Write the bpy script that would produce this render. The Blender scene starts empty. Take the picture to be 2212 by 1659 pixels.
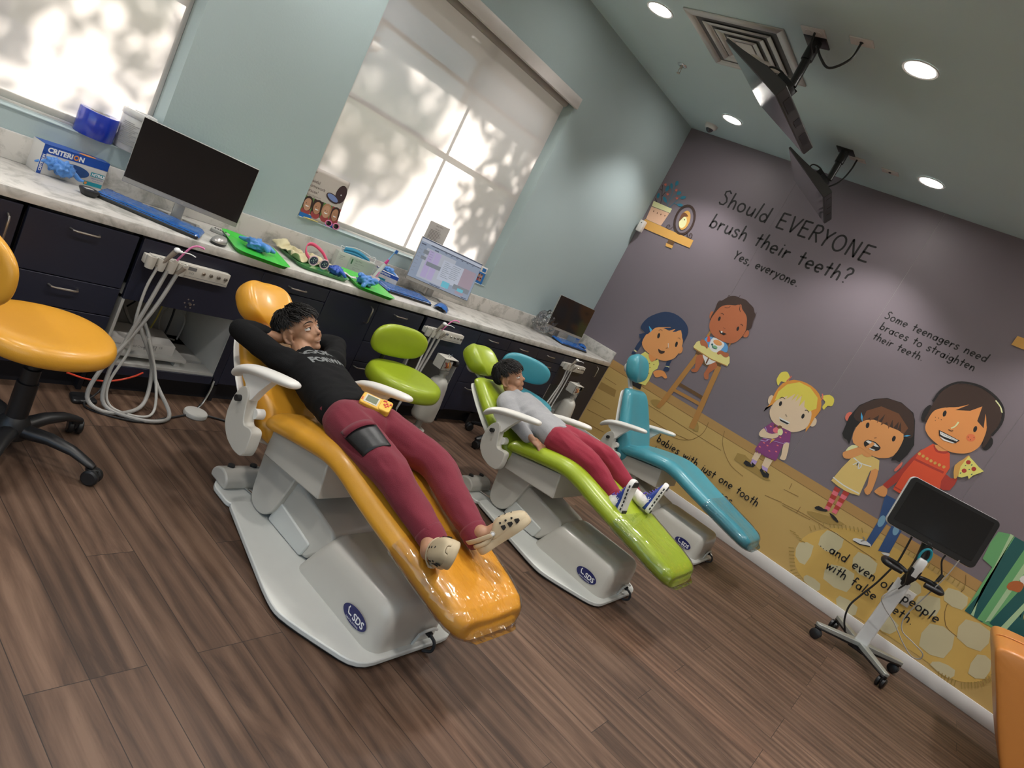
import bpy, bmesh, math, random
from mathutils import Vector, Matrix, Quaternion, noise
SC = bpy.context.scene
COL = SC.collection
PI = math.pi
V = Vector

# ------------------------------------------------------------------ materials
def new_mat(name):
    m = bpy.data.materials.new(name); m.use_nodes = True
    nt = m.node_tree; b = nt.nodes['Principled BSDF']
    return m, nt, b
def mat(name, col, rough=.5, metal=0.0, var=.06, vscale=14.0, bump=0.0, bscale=200.0, coat=0.0, spec=.5, sheen=0.0, sss=0.0, trans=0.0, alpha=1.0, emit=0.0, stretch=None):
    """principled surface with a little procedural variation and grain"""
    m, nt, b = new_mat(name); N = nt.nodes; L = nt.links
    tc = N.new('ShaderNodeTexCoord'); src = tc.outputs['Object']
    if stretch:
        mp = N.new('ShaderNodeMapping'); mp.inputs['Scale'].default_value = stretch
        L.new(src, mp.inputs['Vector']); src = mp.outputs['Vector']
    nz = N.new('ShaderNodeTexNoise'); nz.inputs['Scale'].default_value = vscale; nz.inputs['Detail'].default_value = 4
    L.new(src, nz.inputs['Vector'])
    mx = N.new('ShaderNodeMix'); mx.data_type = 'RGBA'
    c = V(col[:3]); lo = c*(1-var); hi = V([min(1, x*(1+var)) for x in c])
    mx.inputs[6].default_value = (*lo, 1); mx.inputs[7].default_value = (*hi, 1)
    L.new(nz.outputs['Fac'], mx.inputs[0]); L.new(mx.outputs[2], b.inputs['Base Color'])
    b.inputs['Roughness'].default_value = rough; b.inputs['Metallic'].default_value = metal
    b.inputs['Coat Weight'].default_value = coat; b.inputs['Specular IOR Level'].default_value = spec
    b.inputs['Coat Roughness'].default_value = .12
    if sheen: b.inputs['Sheen Weight'].default_value = sheen
    if sss:
        b.inputs['Subsurface Weight'].default_value = sss; b.inputs['Subsurface Radius'].default_value = (.012,.004,.002)
    b.inputs['Transmission Weight'].default_value = trans; b.inputs['Alpha'].default_value = alpha
    if emit:
        L.new(mx.outputs[2], b.inputs['Emission Color']); b.inputs['Emission Strength'].default_value = emit
    if bump:
        n2 = N.new('ShaderNodeTexNoise'); n2.inputs['Scale'].default_value = bscale; n2.inputs['Detail'].default_value = 3
        L.new(src, n2.inputs['Vector'])
        bp = N.new('ShaderNodeBump'); bp.inputs['Strength'].default_value = bump; bp.inputs['Distance'].default_value = .002
        L.new(n2.outputs['Fac'], bp.inputs['Height']); L.new(bp.outputs['Normal'], b.inputs['Normal'])
    return m
def film(name, tint=(1,1,1), dens=.25, rough=.08, bump=.6, bscale=30):
    """thin clear plastic film: mostly see-through with a wrinkled glossy skin"""
    m, nt, b = new_mat(name); N = nt.nodes; L = nt.links
    out = N['Material Output']; N.remove(b)
    tr = N.new('ShaderNodeBsdfTransparent'); tr.inputs[0].default_value = (*tint, 1)
    gl = N.new('ShaderNodeBsdfGlossy'); gl.inputs['Roughness'].default_value = rough; gl.inputs['Color'].default_value = (.9,.9,.9,1)
    fr = N.new('ShaderNodeFresnel'); fr.inputs['IOR'].default_value = 1.45
    md = N.new('ShaderNodeMath'); md.operation = 'MULTIPLY_ADD'; md.inputs[1].default_value = .75; md.inputs[2].default_value = dens*.12
    L.new(fr.outputs[0], md.inputs[0])
    tc = N.new('ShaderNodeTexCoord'); n2 = N.new('ShaderNodeTexNoise'); n2.inputs['Scale'].default_value = bscale; n2.inputs['Detail'].default_value = 2
    mp = N.new('ShaderNodeMapping'); mp.inputs['Scale'].default_value = (1.0,.35,1.0)
    L.new(tc.outputs['Object'], mp.inputs[0]); L.new(mp.outputs[0], n2.inputs['Vector'])
    bp = N.new('ShaderNodeBump'); bp.inputs['Strength'].default_value = bump; bp.inputs['Distance'].default_value = .01
    L.new(n2.outputs['Fac'], bp.inputs['Height']); L.new(bp.outputs[0], gl.inputs['Normal']); L.new(bp.outputs[0], fr.inputs['Normal'])
    mx = N.new('ShaderNodeMixShader'); L.new(md.outputs[0], mx.inputs[0]); L.new(tr.outputs[0], mx.inputs[1]); L.new(gl.outputs[0], mx.inputs[2])
    L.new(mx.outputs[0], out.inputs[0])
    return m
def emis(name, col, s):
    m, nt, b = new_mat(name)
    b.inputs['Base Color'].default_value = (*col,1); b.inputs['Emission Color'].default_value = (*col,1); b.inputs['Emission Strength'].default_value = s
    return m

# ------------------------------------------------------------------ mesh builder
class MB:
    def __init__(s): s.bm = bmesh.new(); s.mi = 0
    def _new(s, vs, mtx=None):
        if mtx is not None:
            for v in vs: v.co = mtx @ v.co
    def face(s, pts):
        f = s.bm.faces.new([s.bm.verts.new(p) for p in pts]); f.material_index = s.mi; return f
    def box(s, c, size, rot=None, bev=0.0, seg=2):
        r = bmesh.ops.create_cube(s.bm, size=1); vs = r['verts']
        M_ = Matrix.Translation(V(c)) @ (rot.to_4x4() if rot is not None else Matrix.Identity(4)) @ Matrix.Diagonal((*size,1))
        s._new(vs, M_)
        fs = set(f for v in vs for f in v.link_faces)
        for f in fs: f.material_index = s.mi
        if bev:
            es = set(e for v in vs for e in v.link_edges)
            o = bmesh.ops.bevel(s.bm, geom=list(es), offset=min(bev, min(size)*.49), segments=seg, affect='EDGES', profile=.5)
            for f in o['faces']: f.material_index = s.mi
        return s
    def span(s, lo, hi, bev=0.0, seg=2):
        lo = V(lo); hi = V(hi); return s.box((lo+hi)/2, (hi-lo), None, bev, seg)
    def cyl(s, p0, p1, r0, r1=None, seg=24):
        return s.loft([ring(V(p0), V(p1)-V(p0), r0, seg), ring(V(p1), V(p1)-V(p0), r0 if r1 is None else r1, seg)])
    def loft(s, rings, cap=True, close=False):
        R = [[s.bm.verts.new(p) for p in r] for r in rings]; n = len(R[0])
        pairs = list(zip(R[:-1], R[1:])) + ([(R[-1], R[0])] if close else [])
        for a, b in pairs:
            for i in range(n):
                j = (i+1) % n
                f = s.bm.faces.new((a[i], a[j], b[j], b[i])); f.material_index = s.mi
        if cap and not close:
            f = s.bm.faces.new(list(reversed(R[0]))); f.material_index = s.mi
            f = s.bm.faces.new(R[-1]); f.material_index = s.mi
        return s
    def grid(s, pts):
        R = [[s.bm.verts.new(p) for p in r] for r in pts]
        for a, b in zip(R[:-1], R[1:]):
            for i in range(len(a)-1):
                f = s.bm.faces.new((a[i], a[i+1], b[i+1], b[i])); f.material_index = s.mi
        return s
    def tube(s, pts, r, seg=8, smooth=0, caps=True):
        pts = [V(p) for p in pts]
        if smooth: pts, r = catmull(pts, smooth, r)
        n = len(pts); rr = r if isinstance(r, (list, tuple)) else [r]*n
        up = None; rings = []
        for i, p in enumerate(pts):
            t = (pts[min(i+1, n-1)] - pts[max(i-1, 0)])
            if t.length < 1e-9: t = V((0,0,1))
            t.normalize()
            if up is None:
                a = V((0,0,1)) if abs(t.z) < .9 else V((1,0,0)); up = (a - t*a.dot(t)).normalized()
            else:
                up = (up - t*up.dot(t)); up = up.normalized() if up.length > 1e-6 else V((1,0,0))
            w = t.cross(up)
            rings.append([p + (up*math.cos(2*PI*k/seg) + w*math.sin(2*PI*k/seg))*rr[i] for k in range(seg)])
        return s.loft(rings, caps)
    def lathe(s, prof, o=(0,0,0), ax=(0,0,1), seg=28):
        o = V(o); ax = V(ax).normalized()
        return s.loft([ring(o+ax*h, ax, max(r, 1e-4), seg) for r, h in prof])
    def ball(s, c, r, seg=20, rot=None):
        r = (r,r,r) if not isinstance(r, (tuple,list)) else r; n = max(6, seg*2//3); c = V(c); rs = []
        for i in range(n+1):
            t = PI*min(max(i/n, .004), .996) - PI/2; w = math.cos(t)
            rs.append([V((w*math.cos(2*PI*k/seg)*r[0], w*math.sin(2*PI*k/seg)*r[1], math.sin(t)*r[2])) for k in range(seg)])
        return s.loft([[c + (rot @ p if rot is not None else p) for p in q] for q in rs])
    def prism(s, poly, fn, a, b):
        """poly of 2d points, fn(u,v,h) -> 3d, extruded h = a..b"""
        return s.loft([[fn(u, v, a) for u, v in poly], [fn(u, v, b) for u, v in poly]])
    def build(s, name, m, parent=None, ang=35, bevel=0.0, bseg=2, sub=0, solid=0.0, W=False, recalc=True):
        if recalc: bmesh.ops.recalc_face_normals(s.bm, faces=s.bm.faces)
        me = bpy.data.meshes.new(name); s.bm.to_mesh(me); s.bm.free()
        for x in (m if isinstance(m, (list,tuple)) else [m]): me.materials.append(x)
        return link(name, me, parent, ang, bevel, bseg, sub, solid, W)
def link(name, me, parent=None, ang=35, bevel=0.0, bseg=2, sub=0, solid=0.0, W=False):
    o = bpy.data.objects.new(name, me); COL.objects.link(o)
    for p in me.polygons: p.use_smooth = True
    if ang < 180: me.set_sharp_from_angle(angle=math.radians(ang))
    if solid:
        md = o.modifiers.new('s', 'SOLIDIFY'); md.thickness = solid; md.offset = 0
    if bevel:
        md = o.modifiers.new('b', 'BEVEL'); md.width = bevel; md.segments = bseg; md.limit_method = 'ANGLE'; md.angle_limit = math.radians(40)
    if sub:
        md = o.modifiers.new('u', 'SUBSURF'); md.levels = sub; md.render_levels = sub
    if parent is not None:
        o.parent = parent
        if W: o.matrix_parent_inverse = base_matrix(parent).inverted()
    return o
def base_matrix(p):
    M_ = Matrix.LocRotScale(p.location, p.rotation_euler, p.scale)
    return (base_matrix(p.parent) @ p.matrix_parent_inverse @ M_) if p.parent else M_
def ring(c, ax, r, seg):
    ax = V(ax).normalized(); a = V((0,0,1)) if abs(ax.z) < .9 else V((1,0,0))
    u = (a - ax*a.dot(ax)).normalized(); w = ax.cross(u)
    return [c + (u*math.cos(2*PI*k/seg) + w*math.sin(2*PI*k/seg))*r for k in range(seg)]
def catmull(pts, k, r=None):
    P = [pts[0]*2-pts[1]] + list(pts) + [pts[-1]*2-pts[-2]]; out = []; ro = []
    for i in range(1, len(P)-2):
        for j in range(k):
            t = j/k; a, b, c, d = P[i-1], P[i], P[i+1], P[i+2]
            out.append(.5*((2*b) + (c-a)*t + (2*a-5*b+4*c-d)*t*t + (3*b-a-3*c+d)*t**3))
            if isinstance(r, (list,tuple)): ro.append(r[i-1]*(1-t)+r[i]*t)
    out.append(pts[-1])
    if isinstance(r, (list,tuple)): ro.append(r[-1]); return out, ro
    return out, r
def rrect(w, h, r, n=5):
    """rounded rectangle outline centred on 0,0"""
    pts = []
    for cx, cy, a0 in ((w/2-r, h/2-r, 0), (-w/2+r, h/2-r, 90), (-w/2+r, -h/2+r, 180), (w/2-r, -h/2+r, 270)):
        for k in range(n+1):
            a = math.radians(a0+90*k/n); pts.append((cx+r*math.cos(a), cy+r*math.sin(a)))
    return pts
def rpoly(pts, r, n=4):
    """polygon with rounded corners (r may be a list)"""
    out = []; m = len(pts)
    for i in range(m):
        p = V((*pts[i],0)); a = V((*pts[i-1],0)); b = V((*pts[(i+1) % m],0)); rr = r[i] if isinstance(r,(list,tuple)) else r
        da = (a-p).normalized()*min(rr, (a-p).length*.49); db = (b-p).normalized()*min(rr, (b-p).length*.49)
        for k in range(n+1):
            t = k/n; q = p + da*(1-t)**2 + db*t**2
            out.append((q.x, q.y))
    return out
XY = lambda u, v, h: (u, v, h)
YZ = lambda u, v, h: (h, u, v)
XZ = lambda u, v, h: (u, h, v)

# ------------------------------------------------------------------ naming
def tag(o, label, cat, group=None, kind=None):
    if label: o['label'] = label
    if cat: o['category'] = cat
    if group: o['group'] = group
    if kind: o['kind'] = kind
    return o
def thing(name, label, cat, loc=(0,0,0), rz=0.0, group=None):
    o = bpy.data.objects.new(name, None); COL.objects.link(o); o.empty_display_size = .1
    o.location = loc; o.rotation_euler = (0,0,rz)
    return tag(o, label, cat, group)
def struct(o): o['kind'] = 'structure'; return o
def kids(o): return [c for c in COL.objects if c.parent == o]
def dup(o, label=None, loc=None, rz=None, group=None, parent=None, mats=None):
    """copy a thing with its parts and sub-parts; mats swaps materials on the copy"""
    c = o.copy(); COL.objects.link(c)
    if mats and c.type == 'MESH' and any(m in mats for m in c.data.materials):
        c.data = c.data.copy()
        for i, m in enumerate(c.data.materials):
            if m in mats: c.data.materials[i] = mats[m]
    if parent is not None: c.parent = parent
    if label: c['label'] = label
    if group: c['group'] = group
    if loc is not None: c.location = loc
    if rz is not None: c.rotation_euler = (0,0,rz)
    for ch in kids(o): dup(ch, parent=c, mats=mats)
    return c
def text_mesh(s, size, bold=0.0):
    """outline lettering as a flat mesh lying in XY, origin at its left baseline"""
    cu = bpy.data.curves.new('t', 'FONT'); cu.body = s; cu.size = size; cu.offset = bold; cu.resolution_u = 3
    o = bpy.data.objects.new('t', cu); COL.objects.link(o)
    dg = bpy.context.evaluated_depsgraph_get(); me = bpy.data.meshes.new_from_object(o.evaluated_get(dg))
    bpy.data.objects.remove(o); bpy.data.curves.remove(cu)
    return me
def put_text(mb, s, size, o, ux, uy, bold=0.0, mi=None):
    """adds lettering to a mesh builder in the plane o + ux*x + uy*y"""
    me = text_mesh(s, size, bold); o = V(o); ux = V(ux).normalized(); uy = V(uy).normalized()
    vs = [mb.bm.verts.new(o + ux*v.co.x + uy*v.co.y) for v in me.vertices]
    for p in me.polygons:
        try:
            f = mb.bm.faces.new([vs[i] for i in p.vertices]); f.material_index = mb.mi if mi is None else mi
        except ValueError: pass
    bpy.data.meshes.remove(me)
# ------------------------------------------------------------------ camera (a phone held tilted)
cam = bpy.data.cameras.new('camera'); cam.sensor_width = 36; cam.lens = 1424.69/2212*36; cam.clip_start = .05
co = bpy.data.objects.new('camera', cam); COL.objects.link(co)
R0, R1, R2 = V((.55764,-.69392,.45553)), V((.10160,-.48759,-.86714)), V((.82384,.52984,-.20140))
m3 = Matrix((R0, -R1, -R2)).transposed()
co.matrix_world = Matrix.Translation((-5.5234,-3.1277,1.4088)) @ m3.to_4x4()
SC.camera = co
SC.view_settings.view_transform = 'Standard'; SC.view_settings.look = 'None'; SC.view_settings.gamma = 1
SC.view_settings.use_curve_mapping = False
SC.view_settings.exposure = 1.2
HC = 2.9385; CT = .765
XL, YB = -7.4, -6.6

# ------------------------------------------------------------------ room materials
M_teal = mat('teal_wall_paint', (.41,.505,.52), .7, var=.03, vscale=3, bump=.25, bscale=90)
M_ceil = mat('ceiling_paint', (.56,.70,.72), .8, var=.03, vscale=3, bump=.2, bscale=90)
M_white = mat('white_painted_trim', (.74,.72,.70), .45, var=.03)
M_plainwall = mat('plain_wall_paint', (.55,.54,.52), .8, var=.03)
def floor_mat():
    m, nt, b = new_mat('wood_plank_floor'); N = nt.nodes; L = nt.links
    tc = N.new('ShaderNodeTexCoord')
    mp = N.new('ShaderNodeMapping'); mp.inputs['Rotation'].default_value = (0,0,PI/2); mp.inputs['Location'].default_value = (.52,.013,0)
    L.new(tc.outputs['Object'], mp.inputs[0])
    br = N.new('ShaderNodeTexBrick'); br.offset = .37; br.offset_frequency = 3; br.squash = 1
    br.inputs['Color1'].default_value = (0,0,0,1); br.inputs['Color2'].default_value = (1,1,1,1); br.inputs['Mortar'].default_value = (.5,.5,.5,1)
    br.inputs['Scale'].default_value = 1; br.inputs['Mortar Size'].default_value = .0011; br.inputs['Mortar Smooth'].default_value = 0
    br.inputs['Brick Width'].default_value = 1.22; br.inputs['Row Height'].default_value = .138
    L.new(mp.outputs[0], br.inputs['Vector'])
    # grain: coordinates shifted per plank, stretched along it
    sc = N.new('ShaderNodeVectorMath'); sc.operation = 'MULTIPLY'; sc.inputs[1].default_value = (1.3,11,1)
    L.new(mp.outputs[0], sc.inputs[0])
    cb = N.new('ShaderNodeVectorMath'); cb.operation = 'MULTIPLY_ADD'; cb.inputs[1].default_value = (17,9,5)
    L.new(br.outputs['Color'], cb.inputs[0]); L.new(sc.outputs[0], cb.inputs[2])
    n1 = N.new('ShaderNodeTexNoise'); n1.inputs['Scale'].default_value = 1.0; n1.inputs['Detail'].default_value = 6; n1.inputs['Roughness'].default_value = .62; n1.inputs['Distortion'].default_value = 1.4
    L.new(cb.outputs[0], n1.inputs['Vector'])
    s2 = N.new('ShaderNodeVectorMath'); s2.operation = 'MULTIPLY'; s2.inputs[1].default_value = (2.5,14,1); L.new(cb.outputs[0], s2.inputs[0])
    n2 = N.new('ShaderNodeTexNoise'); n2.inputs['Scale'].default_value = 1.0; n2.inputs['Detail'].default_value = 3
    L.new(s2.outputs[0], n2.inputs['Vector'])
    wv = N.new('ShaderNodeTexWave'); wv.bands_direction = 'Y'; wv.inputs['Scale'].default_value = .55; wv.inputs['Distortion'].default_value = 7; wv.inputs['Detail'].default_value = 2; wv.inputs['Detail Scale'].default_value = .6
    L.new(cb.outputs[0], wv.inputs['Vector'])
    rp = N.new('ShaderNodeValToRGB'); e = rp.color_ramp.elements
    e[0].position = .3; e[0].color = (.046,.026,.017,1); e[1].position = .72; e[1].color = (.145,.088,.058,1)
    e.new(.5).color = (.092,.053,.034,1)
    ad = N.new('ShaderNodeMath'); ad.operation = 'MULTIPLY_ADD'; ad.inputs[1].default_value = .16; L.new(wv.outputs['Fac'], ad.inputs[0])
    a2 = N.new('ShaderNodeMath'); a2.operation = 'MULTIPLY_ADD'; a2.inputs[1].default_value = .22; L.new(n2.outputs['Fac'], a2.inputs[0]); L.new(n1.outputs['Fac'], a2.inputs[2])
    sb = N.new('ShaderNodeMath'); sb.operation = 'SUBTRACT'; sb.inputs[1].default_value = .19; L.new(a2.outputs[0], sb.inputs[0]); L.new(sb.outputs[0], ad.inputs[2])
    L.new(ad.outputs[0], rp.inputs[0])
    hs = N.new('ShaderNodeHueSaturation'); L.new(rp.outputs[0], hs.inputs['Color'])
    mv = N.new('ShaderNodeMath'); mv.operation = 'MULTIPLY_ADD'; mv.inputs[1].default_value = .36; mv.inputs[2].default_value = .82; L.new(br.outputs['Color'], mv.inputs[0]); L.new(mv.outputs[0], hs.inputs['Value'])
    mx = N.new('ShaderNodeMix'); mx.data_type = 'RGBA'; mx.inputs[7].default_value = (.018,.012,.009,1)
    L.new(br.outputs['Fac'], mx.inputs[0]); L.new(hs.outputs[0], mx.inputs[6]); L.new(mx.outputs[2], b.inputs['Base Color'])
    b.inputs['Roughness'].default_value = .48; b.inputs['Specular IOR Level'].default_value = .35
    bp = N.new('ShaderNodeBump'); bp.inputs['Strength'].default_value = .15; bp.inputs['Distance'].default_value = .002
    L.new(n2.outputs['Fac'], bp.inputs['Height']); L.new(bp.outputs[0], b.inputs['Normal'])
    return m
M_floor = floor_mat()

# ------------------------------------------------------------------ room shell
struct(MB().span((XL,YB,-.08),(0,0.0,0)).build('floor', M_floor))
struct(MB().span((XL,YB,HC),(0.15,.15,HC+.1)).build('ceiling', M_ceil))
struct(MB().span((0,YB,0),(.15,.15,HC)).build('wall_right', M_plainwall))
mb = MB()                                     # unseen wall; its big openings are added to let sky light fill the room
for lo, hi in (((XL-.15,YB-.15,0),(XL,-6.0,HC)), ((XL-.15,-.9,0),(XL,.2,HC)), ((XL-.15,-6.0,0),(XL,-.9,.35)), ((XL-.15,-6.0,2.75),(XL,-.9,HC)), ((XL-.15,-3.5,.35),(XL,-3.4,2.75))): mb.span(lo, hi)
struct(mb.build('wall_left', M_plainwall))
# window wall with two openings (deep reveals)
WD = .155                                     # reveal depth
W2 = (-3.332,-1.625); W1 = (-5.83,-4.122); WZ = (.95,2.40)
mb = MB()
for a, b in ((XL,W1[0]),(W1[1],W2[0]),(W2[1],0)): mb.span((a,0,0),(b,WD,HC))
for a, b in (W1, W2): mb.span((a,0,0),(b,WD,WZ[0])).span((a,0,WZ[1]),(b,WD,HC))
struct(mb.build('wall_window', M_teal, ang=20))
# back wall: unseen; narrow slots added to shape the second sun into floor streaks
mb = MB()
xs = [XL,-4.16,-3.98,-2.80,-2.60,-2.562,-2.545,0]
for i in range(0, len(xs)-1, 2): mb.span((xs[i],YB-.15,0),(xs[i+1],YB,HC))
for i in range(1, len(xs)-1, 2): mb.span((xs[i],YB-.15,2.02),(xs[i+1],YB,HC)); mb.span((xs[i],YB-.15,0),(xs[i+1],YB,.7))
struct(mb.build('wall_back', M_plainwall))
struct(MB().span((-.012,YB,0),(0,-.43,.102), bev=.003).build('baseboard_right', M_white))

# ------------------------------------------------------------------ windows, blinds
M_frame = mat('white_window_frame', (.55,.55,.55), .5)
M_glass = film('window_glass', (.97,.985,.98), .3, .02, 0.0)
def fabric_mat():
    m, nt, b = new_mat('roller_shade_fabric'); N = nt.nodes; L = nt.links
    out = N['Material Output']; N.remove(b)
    tc = N.new('ShaderNodeTexCoord'); ck = N.new('ShaderNodeTexNoise'); ck.inputs['Scale'].default_value = 700
    L.new(tc.outputs['Object'], ck.inputs['Vector'])
    mx0 = N.new('ShaderNodeMix'); mx0.data_type = 'RGBA'; mx0.inputs[6].default_value = (.60,.56,.54,1); mx0.inputs[7].default_value = (.72,.68,.66,1)
    L.new(ck.outputs['Fac'], mx0.inputs[0])
    df = N.new('ShaderNodeBsdfDiffuse'); tl = N.new('ShaderNodeBsdfTranslucent'); tr = N.new('ShaderNodeBsdfTransparent')
    L.new(mx0.outputs[2], df.inputs[0]); L.new(mx0.outputs[2], tl.inputs[0])
    m1 = N.new('ShaderNodeMixShader'); m1.inputs[0].default_value = .5; L.new(df.outputs[0], m1.inputs[1]); L.new(tl.outputs[0], m1.inputs[2])
    m2 = N.new('ShaderNodeMixShader'); m2.inputs[0].default_value = .07; L.new(m1.outputs[0], m2.inputs[1]); L.new(tr.outputs[0], m2.inputs[2])
    L.new(m2.outputs[0], out.inputs[0]); return m
M_fabric = fabric_mat()
M_fascia = mat('white_blind_fascia', (.62,.58,.56), .4)
M_hem = mat('beige_hem_bar', (.52,.50,.46), .5)
for n, (a, b) in ((1, W1), (2, W2)):
    c = (a+b)/2; z0, z1 = WZ
    mb = MB(); y0, y1 = .105, .15
    for lo, hi in (((a,y0,z0),(a+.045,y1,z1)), ((b-.045,y0,z0),(b,y1,z1)), ((a,y0,z0),(b,y1,z0+.045)), ((a,y0,z1-.045),(b,y1,z1)),
                   ((c-.012,y0+.005,z0),(c+.012,y1-.005,z1)), ((a,y0+.005,1.638),(b,y1-.005,1.664)), ((a,y0+.005,2.05),(b,y1-.005,2.072))): mb.span(lo, hi, bev=.003, seg=1)
    w = struct(mb.build('window_%d' % n, M_frame))
    MB().span((a+.02,.127,z0+.02),(b-.02,.130,z1-.02)).build('pane', M_glass, w)
    MB().span((a+.002,-.004,z0),(b-.002,.10,z0+.006), bev=.002).build('sill', M_teal, w)
    # roller blind hanging in the reveal, a few centimetres short of the right jamb and of the sill
    sh = thing('roller_blind', ('white roller blind in the window cut by the left photo edge' if n == 1 else 'white roller blind with a fascia in the window above the lit schedule screen'), 'blind', (c,.045,z0), 0, 'roller blinds')
    g = .036
    MB().grid([[(x, .060, z) for x in (a+.012, b-g)] for z in (z0+.04, z1)]).build('fabric', M_fabric, sh, W=True)
    MB().span((a+.012,.052,z0+.022),(b-g,.066,z0+.05), bev=.005).build('hem_bar', M_hem, sh, W=True)
    MB().cyl((a+.014,.060,z1-.035),(b-g+.004,.060,z1-.035),.026, seg=20).build('roller_tube', M_fabric, sh, W=True)
    if n == 2:
        MB().span((a-.01,-.035,2.362),(b+.004,-.003,2.438), bev=.003).build('fascia', M_fascia, sh, W=True)

# ------------------------------------------------------------------ outside
M_leaf = mat('tree_leaf', (.05,.085,.03), .6, var=.5, vscale=3)
M_bark = mat('tree_bark', (.10,.07,.05), .9, var=.3, bump=.6, bscale=40)
M_ground = mat('outside_gravel', (.30,.27,.23), .95, var=.2, vscale=2)
M_soffit = mat('outside_soffit', (.35,.32,.29), .8)
struct(MB().span((-30,.15,-.35),(25,30,-.25)).build('floor_outside', M_ground))
struct(MB().span((XL-.15,.155,2.535),(2,1.40,2.72)).build('trim_1', M_soffit))
def tree(label, x, y, h, blobs, seed, n):
    rnd = random.Random(seed); t = thing('garden_tree', label, 'tree', (x,y,-.25), 0, 'trees outside the windows')
    mb = MB(); mb.tube([(0,0,0),(.05,.03,h*.4),(0,.05,h*.75)], [.09,.07,.04], 8, 3)
    for bx, by, bz, br in blobs: mb.tube([(0,.04,h*.55),(bx*.5,by*.5,(h*.6+bz)/2),(bx,by,bz)], [.035,.025,.012], 6, 2)
    mb.build('trunk', M_bark, t)
    mb = MB()
    for bx, by, bz, br in blobs:
        for i in range(n):
            d = V((rnd.gauss(0,1), rnd.gauss(0,1), rnd.gauss(0,1))).normalized()*br*rnd.random()**.4
            p = V((bx,by,bz))+d; a = V((rnd.uniform(-1,1),rnd.uniform(-1,1),rnd.uniform(-.6,.6))).normalized(); b = a.cross(V((rnd.random(),rnd.random(),rnd.random()))).normalized()
            l = rnd.uniform(.05,.10); w = l*.36
            mb.face([p-a*l, p-b*w, p+a*l, p+b*w])
    o = mb.build('foliage', M_leaf, t, recalc=False); o['kind'] = 'stuff'
tree('leafy garden tree shading the right half of the window with the schedule screen', -1.75, 3.4, 4.4, [(-.15,.2,2.3,.34),(.35,0,2.75,.45),(-.2,.1,3.3,.42),(.25,.3,3.9,.6),(.1,.2,1.8,.25),(-.55,.3,4.1,.45)], 3, 380)
tree('leafy garden tree whose top shows through the upper left of the whole blind', -3.3, 6.0, 6.0, [(0,0,5.0,.8),(.7,.2,5.5,.7),(-.6,.2,5.3,.7),(.1,.3,4.55,.45)], 5, 420)
tree('leafy garden tree shading the window cut by the photo edge', -5.0, 3.6, 4.6, [(-.1,.1,3.0,.38),(.5,.1,3.5,.6),(-.45,.2,3.2,.42),(.9,.2,2.75,.28),(-.7,.2,2.5,.4)], 8, 380)

# ------------------------------------------------------------------ daylight
w = bpy.data.worlds.new('sky'); SC.world = w; w.use_nodes = True
nt = w.node_tree; bg = nt.nodes['Background']; sky = nt.nodes.new('ShaderNodeTexSky'); sky.sky_type = 'NISHITA'
sky.sun_disc = False; sky.sun_elevation = math.radians(24); sky.sun_rotation = math.radians(180); sky.air_density = 1.2; sky.dust_density = .6; sky.ozone_density = 2
nt.links.new(sky.outputs[0], bg.inputs[0]); bg.inputs[1].default_value = .11
def sun(name, d, s, col, ang):
    l = bpy.data.lights.new(name, 'SUN'); l.energy = s; l.color = col; l.angle = math.radians(ang)
    o = bpy.data.objects.new(name, l); COL.objects.link(o); o.rotation_euler = V(d).to_track_quat('-Z','Y').to_euler(); return o
sun('sun', (.03,-1,-.44), 8.0, (1,.90,.82), .9)
sun('sun_added_for_streaks', (.035,1,-.46), .8, (1,.72,.58), .6)  # second sun, added only to lay bright streaks on the floor

# ------------------------------------------------------------------ ceiling downlights
M_ring = mat('white_light_trim', (.75,.75,.74), .4)
M_lamp = emis('lit_downlight_lens', (1,.95,.88), 22)
LX = [-6.56,-5.06,-3.56,-2.06,-.56]; LY = [-.6,-2.1,-3.6,-5.1]
WHERE = {(3,0):'lit round ceiling downlight cut by the top photo edge, beside the air vent', (3,1):'lit round ceiling downlight right of the nearer ceiling screen, largest in view',
         (4,0):'small lit round ceiling downlight beside the dome camera', (4,1):'lit round ceiling downlight right of the farther ceiling screen'}
dl = None
for i, x in enumerate(LX):
    for j, y in enumerate(LY):
        if dl is None:
            dl = thing('ceiling_downlight', 'lit round ceiling downlight outside the frame', 'ceiling light', (x,y,HC), 0, 'recessed ceiling downlights')
            MB().lathe([(.072,-.001),(.084,-.001),(.087,-.004),(.084,-.008),(.073,-.006),(.072,-.001)], seg=40).build('trim_ring', M_ring, dl)
            MB().lathe([(.001,-.0005),(.073,-.0005),(.073,-.0045),(.001,-.0045)], seg=40).build('lens', M_lamp, dl)
            o = dl
        else: o = dup(dl, loc=(x,y,HC))
        if (i,j) in WHERE: o['label'] = WHERE[(i,j)]
        l = bpy.data.lights.new('downlight_beam', 'SPOT'); l.energy = 38; l.color = (1,.96,.92); l.spot_size = math.radians(104); l.spot_blend = .55; l.shadow_soft_size = .075
        s = bpy.data.objects.new('downlight_beam', l); COL.objects.link(s); s.location = (x,y,HC-.012)
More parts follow.
